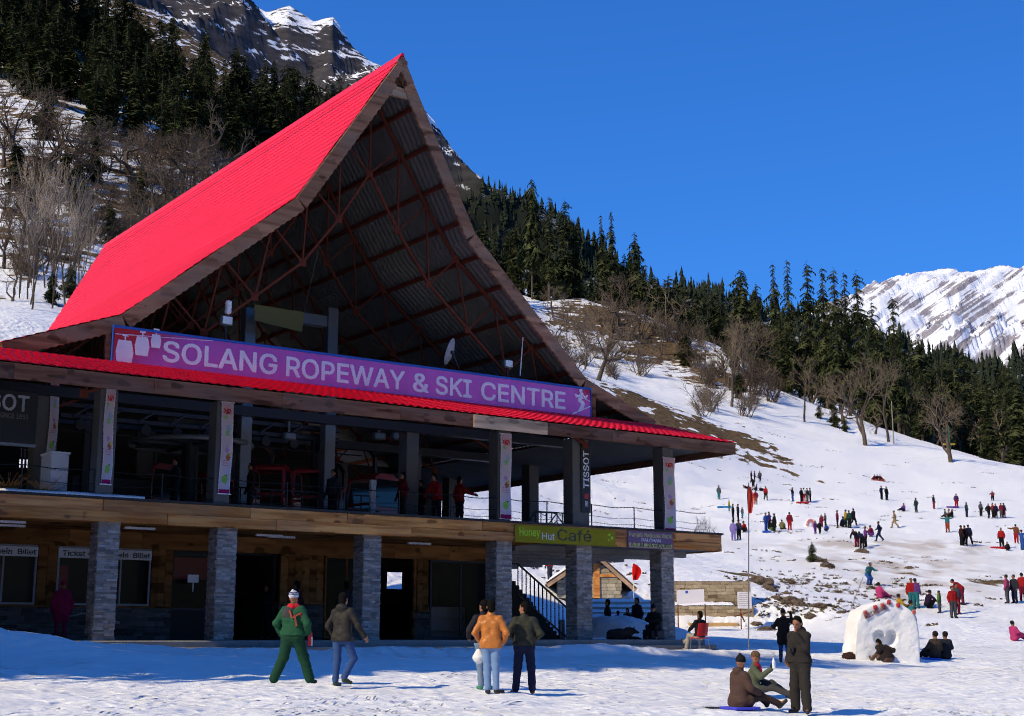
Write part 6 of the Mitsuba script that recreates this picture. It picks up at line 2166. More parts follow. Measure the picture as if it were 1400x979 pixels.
def person(label, pos, yaw, pose, jacket, trousers, shoe=(.02, .02, .02), hat=None, hgt=1.72, bulk=1.0, jr=.108, hem=None, hood=False, jrough=.85, hair=True, group=None, h=.0145, loose=1.0, gloves=None, curl=.5, sleeve=1.0):
    """jacket, trousers: colours; hem: height of the jacket's hem above the pelvis (negative = below)"""
    J = pose_joints(pose, hgt)
    for n in 'lr':
        if 'palm' + n in pose: J['palm' + n] = pose['palm' + n]
    s = J['s']
    fr = person_frame(np.asarray(pos, float), yaw)
    k = thing('person', label, 'person', group)
    put_ = lambda nme, vf, b, sm=True, lab=None: obj(nme, (fr(vf[0]), vf[1]), b, k, smooth=sm, label=lab)
    # the body: one continuous figure
    F = Field(.03)
    torso(F, J, .085 * s)
    for n, sd in (('l', -1), ('r', 1)):
        arm_chain(F, J, n, .045 * s, .036 * s, .027 * s)
        F.cone(J['hip' + n], J['kne' + n], .075 * s, .052 * s); F.cone(J['kne' + n], J['ank' + n], .050 * s, .036 * s); F.cone(J['ank' + n], J['toe' + n], .035 * s, .028 * s)
        if gloves is None: hand_field(F, J, n, sd, curl)
    hc_, r_, f_, u_ = head_field(F, J)
    hh = .010 if gloves is None else max(h, .016)
    put_('body', field_mesh(F, hh), 'skin')
    # eyes
    m = MB(fr)
    for sd in (-1, 1):
        sp = trimesh.creation.icosphere(1, .0105 * s); m.add(sp.vertices + hc_ + r_ * sd * .033 * s + f_ * .086 * s + u_ * .014 * s, sp.faces)
    obj('eyes', m, 'hair_black', k, smooth=True, kind='stuff')
    # trousers
    F = Field(.035)
    F.cone(J['hipl'], J['hipr'], .108 * s * bulk, .108 * s * bulk)
    F.cone(J['pel'], J['pel'] + unit(J['chest'] - J['pel']) * .10 * s, .115 * s * bulk)
    for n in 'lr':
        F.cone(J['hip' + n], J['kne' + n], .092 * s * bulk, .070 * s * loose); F.cone(J['kne' + n], J['ank' + n] + unit(J['kne' + n] - J['ank' + n]) * .02, .068 * s * loose, .062 * s * loose)
    put_('trousers', field_mesh(F, h, .014, int(abs(pos[0]) * 10) % 97), cloth(trousers))
    # shoes
    for n in 'lr':
        F = Field(.02)
        F.cone(J['ank' + n], J['ank' + n] - [0, 0, .03], .045 * s, .045 * s); F.cone(J['ank' + n] - [0, 0, .045], J['toe' + n], .042 * s, .036 * s)
        zmin = min(J['toe' + n][2], J['ank' + n][2]) - .045
        put_('shoe', field_mesh(F, h), cloth(shoe, .5, .4))
    # jacket
    F = Field(.035)
    torso(F, J, jr * s * bulk, 1.06)
    ax = unit(J['chest'] - J['pel'])
    F.cone(J['hipl'] + ax * .02, J['hipr'] + ax * .02, .122 * s * bulk, .122 * s * bulk)
    F.cone(J['pel'] - ax * .06 * s, J['pel'] + ax * .1 * s, .135 * s * bulk, .12 * s * bulk)
    if hem is not None and hem < 0:
        for n in 'lr':
            dirn = unit(J['kne' + n] - J['hip' + n])
            F.cone(J['hip' + n], J['hip' + n] + dirn * (-hem), jr * s * bulk * 1.02, jr * s * bulk * 1.0)
    for n in 'lr': arm_chain(F, J, n, .068 * s * bulk, .058 * s * bulk, .047 * s * bulk, sleeve)
    if hood:
        F.ell(J['neck'] - f_ * .07 * s + u_ * .0 * s, np.array([.115, .075, .085]) * s, .03)
    F.cone(J['neck'] - u_ * .05 * s, J['neck'] + u_ * .035 * s, .078 * s, .070 * s, .02)
    clip = []
    hz = -.05 if hem is None else hem
    if hem is None or hem >= -.2: clip = [(J['pel'] + ax * hz * s, -ax)]
    put_('jacket', field_mesh(F, h, .020, int(abs(pos[1]) * 10) % 89, clip), cloth(jacket, jrough, .3 if jrough < .6 else .12))
    # hair or hat
    R = np.stack([r_, f_, u_], 1)
    if hat is None and hair:
        F = Field(.02)
        F.ell(hc_ + u_ * .048 * s - f_ * .016 * s, np.array([.086, .102, .098]) * s, R=R)
        F.ell(hc_ - f_ * .055 * s - u_ * .03 * s, np.array([.078, .056, .078]) * s, R=R)
        put_('hair', field_mesh(F, .010, .012, 3, [(hc_ + f_ * .045 * s + u_ * .062 * s, unit(f_ * 1.0 - u_ * .55))], (20, 20, 20)), 'hair_black')
    elif hat is not None:
        F = Field(.02)
        F.ell(hc_ + u_ * .060 * s - f_ * .008 * s, np.array([.090, .106, .098]) * s, R=R)
        if hat[0] == 'beanie': F.cone(hc_ + u_ * .10 * s - f_ * .02 * s, hc_ + u_ * .165 * s - f_ * .05 * s, .06 * s, .02 * s, .03)
        put_('hat', field_mesh(F, .010, .006, 4, [(hc_ + u_ * .020 * s, unit(-u_ + f_ * .12))], (20, 20, 20)), cloth(hat[1]))
    if gloves is not None:
        for n, sd in (('l', -1), ('r', 1)):
            F = Field(.012)
            hand_field(F, J, n, sd, curl)
            put_('glove', field_mesh(F, .009), cloth(gloves))
    return k, J, fr


def spot(px, py, lo=12.0):
    return ground(px, py, lo)


BACK = 0.0
# 1 the man in the green ski suit, walking away to the right
P_ = {'kner': (.17, .17, .50), 'ankr': (.30, .20, .09), 'toer': (.36, .33, .05), 'knel': (-.17, -.02, .50), 'ankl': (-.32, -.10, .09), 'toel': (-.37, .02, .04), 'elbl': (-.31, -.06, 1.15), 'wril': (-.27, .10, .93), 'elbr': (.31, -.04, 1.14), 'wrir': (.27, .14, .92), 'lean': (-.02, .05, 1), 'face': (.15, 1, 0)}
k, J, fr = person('man in a green ski suit and striped white knit cap walking away', spot(398, 936), -.25, P_, (.018, .082, .042), (.010, .048, .026), hat=('beanie', (.55, .58, .66)), bulk=1.28, loose=1.45, hem=-.02, hood=False, gloves=(.03, .03, .03), hgt=1.74)
F = Field(.02); F.cone(J['neck'] + [-.05, .0, -.01], J['neck'] + [.05, .0, -.01], .088); F.cone(J['neck'] + [0, -.06, 0], J['neck'] + [0, .06, 0], .07)
obj('scarf', (fr(field_mesh(F, .011, .01)[0]), field_mesh(F, .011, .01)[1]), cloth((.50, .02, .03)), k, smooth=True, label='red scarf')
F = Field(.02); F.ell(J['neck'] + [-.06, -.105, -.13], (.13, .06, .13)); vf = field_mesh(F, .012, .01)
obj('hood', (fr(vf[0]), vf[1]), cloth((.05, .05, .055)), k, smooth=True)
m = MB(fr)
c = J['chest']
m.bar(c + [.0, -.165, .10], c + [.06, -.175, -.04], .05, .03); m.bar(c + [.06, -.175, -.04], c + [.20, -.12, .05], .045, .03); m.bar(c + [.10, -.17, .02], c + [.14, -.15, -.2], .04, .03); m.bar(c + [.20, -.12, .05], c + [.25, -.05, -.14], .035, .03)
obj('patch', m, cloth((.32, .07, .05)), k, kind='stuff', label='faded red patches on the back')
m = MB(fr); m.bevel_box(J['wrir'] + [.0, -.05, -.20], J['wrir'] + [.07, .03, .06], .012); obj('red_flap', m, cloth((.55, .04, .05)), k)
m = MB(fr); m.bevel_box(J['wrir'] + [.068, -.035, -.20], J['wrir'] + [.085, .015, -.02], .008); obj('white_trim', m, cloth((.6, .6, .62)), k)
m = MB(fr)
for z in (.80, .81, .82): pass
for (a_, z_) in ((-.06, 1.655), (-.06, 1.69)):
    ring = [(J['head'] + [.096 * math.cos(t), .108 * math.sin(t) - .008, z_ - 1.60 + .03]) for t in np.linspace(0, 6.283, 25)]
    m.tube(ring, .008, 5, cap=False)
obj('cap_stripe', m, cloth((.06, .08, .16)), k, kind='stuff')
# 2 walking man in the dark padded jacket
P_ = {'knel': (-.10, .02, .50), 'ankl': (-.11, -.02, .09), 'toel': (-.08, .11, .04), 'kner': (.18, .16, .52), 'ankr': (.12, -.12, .17), 'toer': (.22, -.03, .08), 'elbl': (-.29, -.02, 1.13), 'wril': (-.24, .14, .93), 'elbr': (.31, .04, 1.13), 'wrir': (.40, .14, .94), 'lean': (.0, .05, 1), 'face': (.1, 1, 0)}
person('man in a dark hooded padded jacket and blue jeans walking', spot(466, 939), -.35, P_, (.030, .028, .026), (.035, .075, .20), shoe=(.03, .05, .03), hem=-.10, hood=True, jrough=.6, hgt=1.74)
# 3 and 4 the pair, 5 the man on the right
P_ = {'knel': (-.07, .03, .50), 'ankl': (-.06, -.02, .09), 'toel': (-.05, .14, .04), 'kner': (.09, .02, .50), 'ankr': (.10, .0, .09), 'toer': (.22, .08, .04), 'elbl': (-.30, -.05, 1.13), 'wril': (-.22, .12, .97), 'elbr': (.30, -.05, 1.13), 'wrir': (.22, .12, .95), 'face': (-.2, 1, 0)}
k, J, fr = person('man in a light blue jeans and dark sweater half hidden behind the tan leather jacket', spot(661, 943), .5, dict(P_, elbl=(-.30, .06, 1.15), wril=(-.20, .27, 1.02)), (.022, .022, .03), (.16, .23, .33), shoe=(.03, .22, .13), hem=-.02, hgt=1.71)
labels[k]['label'] = 'man in a dark sweater half hidden behind the tan leather jacket'
person('man in a tan leather jacket and pale jeans seen from behind', spot(671, 949), -.10, P_, (.47, .165, .035), (.16, .27, .47), hem=-.09, jrough=.38, bulk=1.06, hgt=1.72)
q = spot(654, 949)
F = Field(.02); F.cone((0, 0, .80), (.0, 0, .68), .05, .12); vf = field_mesh(F, .015, .02)
obj('white_bag', (person_frame(q, 0)(vf[0]) + [.0, .0, .0], vf[1]), cloth((.75, .75, .75), .6), smooth=True, label='white plastic bag held beside the tan leather jacket', cat='bag')
P_ = {'knel': (-.13, .02, .50), 'ankl': (-.17, .0, .09), 'toel': (-.24, .11, .04), 'kner': (.13, .0, .50), 'ankr': (.15, -.02, .09), 'toer': (.17, .12, .04), 'elbl': (-.31, -.04, 1.14), 'wril': (-.20, .16, 1.02), 'elbr': (.31, -.04, 1.14), 'wrir': (.20, .17, 1.02), 'face': (-.85, .5, .05)}
person('man in a dark olive jacket and navy trousers looking left', spot(717, 949), .0, P_, (.035, .038, .028), (.012, .016, .045), hem=-.02, jrough=.6, bulk=1.12, loose=1.15, hgt=1.72)
# 6 the man in the black one piece suit, hand at his face
P_ = {'knel': (-.12, .04, .50), 'ankl': (-.20, .10, .09), 'toel': (-.28, .20, .04), 'kner': (.13, .02, .50), 'ankr': (.15, .0, .09), 'toer': (.17, .13, .04), 'elbl': (-.27, .16, 1.16), 'wril': (-.12, .24, 1.41), 'finl': (-.03, .185, 1.50), 'elbr': (.29, -.10, 1.14), 'wrir': (.25, .06, .93), 'finr': (.22, .10, .84), 'head': (-.1, .35, 1), 'face': (-.2, .95, -.3), 'palml': (.3, -.8, .3)}
k, J, fr = person('man in a black one piece snow suit with one hand at his face', spot(1097, 976), 2.25, P_, (.028, .025, .024), (.030, .027, .025), hem=-.02, hood=True, bulk=1.2, loose=1.4, hgt=1.76, curl=.9)
m = MB(fr); m.bevel_box(J['chest'] + [-.02, .13, -.20], J['chest'] + [.09, .22, -.10], .02); obj('camera', m, 'black_paint', k)
m = MB(fr); m.tube([J['chest'] + [.03, .21, -.15], J['chest'] + [.03, .27, -.15]], .035, 12); obj('camera_lens', m, 'dark_steel', k)
# 7, 8 the seated pair
SITP = {'pelvis': (0, 0, .14), 'lean': (0, .10, 1), 'knel': (-.14, .40, .30), 'ankl': (-.14, .72, .08), 'toel': (-.16, .82, .15), 'kner': (.13, .42, .22), 'ankr': (.16, .80, .07), 'toer': (.2, .92, .13), 'elbl': (-.27, .10, .38), 'wril': (-.14, .32, .30), 'elbr': (.28, .10, .36), 'wrir': (.18, .34, .28), 'head': (0, .15, 1)}
q7 = spot(1010, 970)
k, J, fr = person('seated figure in a brown hooded coat and black pointed cap', q7 + [0, 0, .02], -1.15, dict(SITP, face=(-.3, 1, 0)), (.075, .045, .038), (.05, .032, .028), hat=('beanie', (.012, .012, .013)), hood=True, bulk=1.2, hem=-.15, hgt=1.70, gloves=(.02, .02, .02))
m = MB(fr); m.bevel_box((-.28, -.24, -.02), (.28, .3, .03), .012); obj('blue_mat', m, cloth((.05, .06, .50)), label='bright blue mat under the seated figure in brown', cat='mat')
q8 = spot(1030, 955)
P8 = dict(SITP, elbr=(.30, .20, .44), wrir=(.24, .42, .60), finr=(.24, .46, .70), face=(-.1, .95, .15), pelvis=(0, 0, .16))
k, J, fr = person('seated woman in a green jacket and red scarf lifting a bottle', q8 + [0, 0, .03], -1.85, P8, (.085, .10, .062), (.05, .05, .05), hat=('cap', (.12, .07, .04)), bulk=1.12, hem=-.1, hgt=1.66, gloves=(.02, .022, .05))
F = Field(.02); F.cone(J['neck'] + [-.05, .05, -.02], J['neck'] + [.05, .05, -.02], .07); F.cone(J['neck'] + [.02, .09, -.05], J['chest'] + [.05, .13, .02], .055, .05); vf = field_mesh(F, .010, .012)
obj('scarf', (fr(vf[0]), vf[1]), cloth((.30, .015, .03)), k, smooth=True, label='red scarf')
w = J['finr']
m = MB(fr)
pr = np.array([(0, .036), (.15, .036), (.19, .016), (.22, .015)])
m.tube([w + [0.0, .03, -.08 + z] for z, r in pr], [r for z, r in pr], 10); obj('water_bottle', m, 'bottle_clear', smooth=30, label='clear plastic water bottle held up by the seated woman', cat='bottle')
scene['bottle_clear'] = pri((.72, .78, .85), .15)
q = spot(978, 970); m = MB(); m.bar(q + [-.28, .1, .03], q + [.5, .0, .03], .05, .03); obj('ski_pole', m, 'black_paint', label='black ski lying in the snow behind the seated pair', cat='ski')
# 9 woman in a black coat taking a picture
P_ = {'elbl': (-.32, .02, 1.18), 'wril': (-.36, .22, 1.20), 'elbr': (.30, .17, 1.32), 'wrir': (.27, .20, 1.55), 'finr': (.24, .20, 1.64), 'knel': (-.11, .0, .50), 'ankl': (-.13, -.03, .09), 'toel': (-.14, .10, .04), 'face': (.1, 1, 0), 'palmr': (0, -1, 0)}
k, J, fr = person('woman in a short black coat and jeans raising one hand', spot(1073, 906), -.15, P_, (.008, .008, .009), (.018, .04, .11), hat=('hood', (.008, .008, .009)), hem=-.22, bulk=1.15, hgt=1.66, gloves=(.012, .012, .012), hood=True)
# 10 man in the red chair
q = at_Y(957, 890, 47.0); q[2] = float(Hf(q[0], q[1])) + .02
P_ = {'pelvis': (0, 0, .50), 'lean': (0, -.05, 1), 'knel': (-.13, .42, .52), 'ankl': (-.16, .52, .10), 'toel': (-.18, .64, .06), 'kner': (.12, .42, .52), 'ankr': (.0, .80, .30), 'toer': (.02, .95, .38), 'elbl': (-.28, .08, .76), 'wril': (-.20, .30, .68), 'elbr': (.30, .02, .78), 'wrir': (.24, .26, .66), 'face': (-.2, 1, 0)}
k, J, fr = person('man in a black pullover sitting on the red chair', q, .55, P_, (.012, .012, .016), (.30, .29, .27), hem=-.02, hgt=1.72, shoe=(.2, .2, .2))
k = thing('plastic_chair', 'red plastic chair with thin steel legs beside the last column', 'chair')
fr = person_frame(q, .55)
g = 9
vv, ff = [], []
for i in range(g):
    for j in range(g):
        s_, t_ = j / (g - 1) - .5, i / (g - 1)
        vv.append((s_ * .44 * (1 - .08 * t_), -.17 - .10 * t_ + .10 * (2 * s_) ** 2 * .5, .50 + .42 * t_))
for i in range(g - 1):
    for j in range(g - 1):
        o = i * g + j; ff += [[o, o + 1, o + g + 1], [o, o + g + 1, o + g]]
v1 = np.array(vv); v = np.vstack([v1, v1 + [0, -.025, 0]]); N_ = g * g
f1 = np.array(ff); f = np.vstack([f1, f1[:, ::-1] + N_])
edge = [j for j in range(g)] + [i * g + g - 1 for i in range(1, g)] + [(g - 1) * g + j for j in range(g - 2, -1, -1)] + [i * g for i in range(g - 2, 0, -1)]
f = np.vstack([f] + [[[a, b, b + N_], [a, b + N_, a + N_]] for a, b in zip(edge, edge[1:] + edge[:1])])
scene['chair_red'] = pri((.55, .015, .015), .35)
obj('backrest', (fr(v), f), 'chair_red', k, smooth=40)
m = MB(fr); m.bevel_box((-.23, -.2, .41), (.23, .24, .44), .012); obj('seat', m, 'chair_red', k)
for a_, b_ in ((-.2, -.2), (.2, -.2), (-.2, .2), (.2, .2)):
    m = MB(fr); m.tube([(a_ * 1.12, b_ * 1.25, -.05), (a_, b_, .42)], .013, 6); obj('leg', m, 'grey_steel', k)
# 11 bundled person sitting by the last column, 12 dog lying on the step
q = BP(on_b(896, 880, -.55)); q[2] = BO[2] - .0
P_ = {'pelvis': (0, 0, .42), 'lean': (0, .18, 1), 'knel': (-.16, .38, .46), 'ankl': (-.16, .36, .09), 'toel': (-.17, .5, .04), 'kner': (.16, .38, .46), 'ankr': (.16, .36, .09), 'toer': (.17, .5, .04), 'elbl': (-.26, .14, .70), 'wril': (-.08, .36, .66), 'elbr': (.26, .14, .70), 'wrir': (.08, .36, .66), 'face': (0, 1, -.3), 'head': (0, .3, 1)}
person('person bundled in black sitting against the last stone column', q, 2.7, P_, (.014, .013, .014), (.012, .012, .014), hat=('beanie', (.015, .014, .016)), bulk=1.25, hem=-.15, hgt=1.66, gloves=(.02, .02, .02))
m = MB(BP); c = on_b(896, 880, -.55); m.bevel_box((c[0] - .3, -.75, 0.0), (c[0] + .3, -.2, .34), .04); obj('crate', m, 'dark_steel', label='dark crate under the person bundled in black', cat='crate')
c = BP(on_b(848, 877, -.6)); c[2] = BO[2]
F = Field(.05)
F.ell((0, 0, .17), (.38, .19, .17)); F.ell((.28, 0, .22), (.17, .15, .16)); F.ell((-.28, .03, .16), (.18, .17, .15)); F.ell((.42, -.08, .27), (.09, .09, .095)); F.cone((.45, -.12, .25), (.54, -.19, .22), .055, .035)
F.cone((.40, -.02, .33), (.38, .02, .42), .03, .012, .01); F.cone((.44, -.11, .34), (.45, -.12, .42), .03, .012, .01); F.cone((.3, -.15, .06), (.52, -.25, .05), .05, .035); F.cone((-.3, -.12, .06), (-.1, -.28, .05), .06, .04); F.cone((-.42, 0, .1), (-.6, -.15, .06), .04, .025)
vf = field_mesh(F, .018, .02, 4, None, (15, 15, 15))
obj('dog', (person_frame(c, .5)(vf[0] * 1.1), vf[1]), cloth((.02, .019, .018)), smooth=True, label='dark shaggy dog lying on the plinth between the two right columns', cat='dog')

# people inside and under the station
def simple(label, pos, yaw, pose, jk, tr, **kw):
    return person(label, pos, yaw, pose, jk, tr, h=.024, gloves=kw.pop('gloves', (.02, .02, .02)), **kw)


STAND = {}
def in_b(px, py, b, c=0.0):
    q = on_b(px, py, b); P = BP(np.array([q[0], b, c])); return P


simple('person in a pink hooded coat waiting at the ticket counter', in_b(82, 872, 2.0), .4, STAND, (.26, .012, .055), (.20, .012, .05), hat=('hood', (.28, .012, .06)), hem=-.24, bulk=1.25, hgt=1.60)
simple('man in a black jacket with crossed arms in the dark doorway', in_b(363, 872, 3.6), 2.6, {'elbl': (-.28, .06, 1.13), 'wril': (.05, .2, 1.12), 'elbr': (.28, .06, 1.13), 'wrir': (-.05, .22, 1.08)}, (.02, .022, .03), (.02, .02, .025), hgt=1.72)
simple('man in a dark maroon jacket under the arcade behind the green ski suit', in_b(404, 872, 1.2), 1.2, STAND, (.05, .012, .014), (.02, .02, .025), hgt=1.74)
simple('person in grey standing deep in the dark doorway', in_b(338, 872, 5.2), 2.4, STAND, (.06, .06, .065), (.03, .03, .035), hgt=1.62)
simple('man with dark hair behind the dark padded jacket near the glass', in_b(472, 872, 1.6), 0.4, STAND, (.03, .03, .035), (.02, .02, .025), hgt=1.78)
simple('person in a red jacket leaning over the rail of the upper deck', in_b(597, 700, 2.4, 3.78), 2.5, {'lean': (0, .25, 1), 'elbl': (-.26, .25, 1.05), 'wril': (-.2, .4, .95), 'elbr': (.26, .25, 1.05), 'wrir': (.2, .4, .95)}, (.30, .012, .015), (.02, .02, .03), hgt=1.75)
simple('man in a red jacket holding out one arm on the upper deck', in_b(628, 702, 2.6, 3.78), -.9, {'elbr': (.34, .12, 1.18), 'wrir': (.44, .30, 1.12)}, (.26, .012, .015), (.02, .02, .03), hgt=1.74)
simple('person in a dark red jacket beside the slim white post on the deck', in_b(550, 696, 2.2, 3.78), 2.2, STAND, (.10, .01, .012), (.02, .02, .02), hgt=1.68)
for px, b_, yaw, jk, lab in ((455, 3.0, 2.6, (.03, .03, .04), 'person in dark grey waiting left of the third cabin on the deck'), (342, 3.0, 2.0, (.04, .015, .015), 'person in dark brown at the barrier left of the two cabins'), (575, 4.0, 2.4, (.05, .012, .014), 'person in dark maroon behind the leaning red jacket on the deck'), (238, 3.2, 2.2, (.02, .025, .04), 'person in dark blue standing below the rope wheel')):
    simple(lab, in_b(px, 690, b_, 3.78), yaw, STAND, jk, (.02, .02, .025), hgt=1.70)
for px, py, yaw, h_, jk, lab in ((831, 846, 1.5, 1.7, (.012, .012, .015), 'person in a long black coat standing left in the group by the snowy steps'), (845, 848, .5, 1.15, (.10, .16, .34), 'child in a blue suit in the group by the snowy steps'), (858, 848, 2.6, 1.25, (.014, .022, .03), 'crouching person in dark teal in the group by the snowy steps'), (871, 846, 2.2, 1.7, (.016, .012, .018), 'person in dark clothes standing right in the group by the snowy steps')):
    Y = 57.6; q = at_Y(px, py, Y); q[2] = float(Hf(q[0], Y))
    simple(lab, q, yaw, STAND, jk, (.015, .015, .02), hgt=h_ + .1, bulk=1.2, hem=-.24 if 'long' in lab else -.05)
q = ground(752, 797, 56)
simple('man in a red jacket walking on the snow seen through the stair railing', q, .9, STAND, (.40, .02, .02), (.03, .03, .05), hgt=1.75)

# ---------------- people on the slope: one small mesh each, coloured by what they wear
def slope_person(px, py, pose, jk, tr, label, hgt=1.7, yaw=None, hat=(.02, .018, .018), bulk=1.25, group=None, cell=None, up=0.0):
    c = ground(px, py, 30)
    yaw = rng.uniform(0, 6.28) if yaw is None else yaw
    J = pose_joints(POSES[pose], hgt)
    s = J['s']
    h = float(np.clip(c[1] / 1880 * .75, .03, .08)) if cell is None else cell
    parts = []
    F = Field(.03); torso(F, J, .11 * s * bulk); [arm_chain(F, J, n, .068 * s * bulk, .058 * s * bulk, .05 * s * bulk) for n in 'lr']; parts.append((F, jk))
    F = Field(.03); F.cone(J['hipl'], J['hipr'], .11 * s * bulk); [(F.cone(J['hip' + n], J['kne' + n], .095 * s * bulk, .075 * s * bulk), F.cone(J['kne' + n], J['ank' + n], .075 * s * bulk, .06 * s * bulk)) for n in 'lr']; parts.append((F, tr))
    F = Field(.02); [F.cone(J['ank' + n] - [0, 0, .03], J['toe' + n], .055 * s) for n in 'lr']; parts.append((F, (.02, .02, .022)))
    F = Field(.02); F.ell(J['head'] + J['face'] * .02, np.array([.085, .09, .12]) * s); F.cone(J['neck'] - [0, 0, .03], J['head'], .06 * s); [F.cone(J['wri' + n], J['fin' + n], .04 * s) for n in 'lr']; parts.append((F, (.26, .12, .07)))
    F = Field(.02); F.ell(J['head'] + [0, 0, .045 * s] - J['face'] * .02, np.array([.10, .11, .105]) * s); parts.append((F, hat))
    lo = np.min([f.bounds()[0] for f, _ in parts], 0) - .12; hi = np.max([f.bounds()[1] for f, _ in parts], 0) + .12

    def fn(lo, n, h):
        D = None
        for f, _ in parts:
            d = f(lo, n, h)
            D = d if D is None else np.minimum(D, d)
        return D
    V, Fc = surface_nets(fn, lo, hi, h)
    best, col = np.full(len(V), 9e9), np.zeros((len(V), 3))
    for f, cl in parts:
        d = np.full(len(V), 9e9)
        for kind, a, b, r1, r2, k, sub in f.pr:
            if kind == 'c':
                ba = b - a; t = np.clip((V - a) @ ba / (ba @ ba + 1e-12), 0, 1)
                e = np.linalg.norm(V - a - t[:, None] * ba, axis=1) - (r1 + (r2 - r1) * t)
            else:
                e = (np.linalg.norm((V - a) / b, axis=1) - 1) * b.min()
            d = np.minimum(d, e)
        m = d < best
        best[m] = d[m]; col[m] = cl
    V = person_frame(c + [0, 0, up], yaw)(V)
    return obj('person', (V, Fc), 'vertex_cloth', smooth=True, color=col, label=label, cat='person', group=group or 'people on the snow slope')


POSES = {
    'stand': {},
    'walk': {'kner': (.10, .22, .52), 'ankr': (.10, .30, .10), 'toer': (.10, .43, .07), 'knel': (-.10, -.02, .50), 'ankl': (-.10, -.32, .14), 'toel': (-.10, -.22, .06), 'lean': (0, .1, 1), 'elbr': (.28, -.16, 1.13), 'wrir': (.28, -.06, .92), 'elbl': (-.28, .10, 1.13), 'wril': (-.26, .28, 1.0)},
    'wide': {'kner': (.2, .05, .50), 'ankr': (.28, 0, .09), 'toer': (.3, .13, .04), 'knel': (-.2, .05, .5), 'ankl': (-.28, 0, .09), 'toel': (-.3, .13, .04)},
    'arms': {'elbr': (.42, .02, 1.35), 'wrir': (.62, .05, 1.42), 'elbl': (-.42, .02, 1.35), 'wril': (-.62, .05, 1.40)},
    'armup': {'elbl': (-.45, .05, 1.36), 'wril': (-.66, .1, 1.42)},
    'sit': {'pelvis': (0, 0, .16), 'lean': (0, -.08, 1), 'knel': (-.12, .40, .30), 'ankl': (-.13, .76, .09), 'toel': (-.14, .86, .18), 'kner': (.12, .40, .30), 'ankr': (.13, .76, .09), 'toer': (.14, .86, .18), 'elbl': (-.28, .05, .40), 'wril': (-.2, .28, .34), 'elbr': (.28, .05, .40), 'wrir': (.2, .28, .34)},
    'crouch': {'pelvis': (0, -.05, .30), 'lean': (0, .35, 1), 'knel': (-.14, .32, .42), 'ankl': (-.14, .08, .09), 'toel': (-.14, .22, .04), 'kner': (.14, .32, .42), 'ankr': (.14, .08, .09), 'toer': (.14, .22, .04), 'elbl': (-.26, .28, .55), 'wril': (-.16, .45, .45), 'elbr': (.26, .28, .55), 'wrir': (.16, .45, .45)},
    'bend': {'lean': (0, .95, .75), 'elbl': (-.24, .50, .95), 'wril': (-.2, .60, .75), 'elbr': (.24, .5, .95), 'wrir': (.2, .6, .75), 'head': (0, .9, .6)},
    'ski': {'pelvis': (0, -.05, .72), 'lean': (0, .45, 1), 'knel': (-.12, .18, .44), 'ankl': (-.13, .0, .09), 'toel': (-.13, .16, .05), 'kner': (.12, .18, .44), 'ankr': (.13, .0, .09), 'toer': (.13, .16, .05), 'elbl': (-.36, .22, .98), 'wril': (-.36, .42, .95), 'elbr': (.36, .22, .98), 'wrir': (.36, .42, .95)},
    'lie': {'pelvis': (0, 0, .15), 'lean': (0, -1, .25), 'head': (0, -.8, .6), 'knel': (-.12, .42, .22), 'ankl': (-.13, .82, .10), 'toel': (-.14, .9, .2), 'kner': (.12, .42, .22), 'ankr': (.13, .82, .1), 'toer': (.14, .9, .2), 'elbl': (-.3, -.3, .2), 'wril': (-.25, -.05, .15), 'elbr': (.3, -.3, .2), 'wrir': (.25, -.05, .15)},
}
K, NV, RD, BL, GY, PK, PU, GN, TL, YL, WH, MR, TN = (.013, .013, .015), (.016, .02, .05), (.33, .018, .02), (.03, .09, .33), (.08, .08, .09), (.48, .05, .17), (.12, .045, .19), (.10, .21, .05), (.03, .16, .19), (.40, .26, .03), (.62, .62, .64), (.16, .015, .035), (.33, .24, .14)
LAV = (.24, .19, .50)
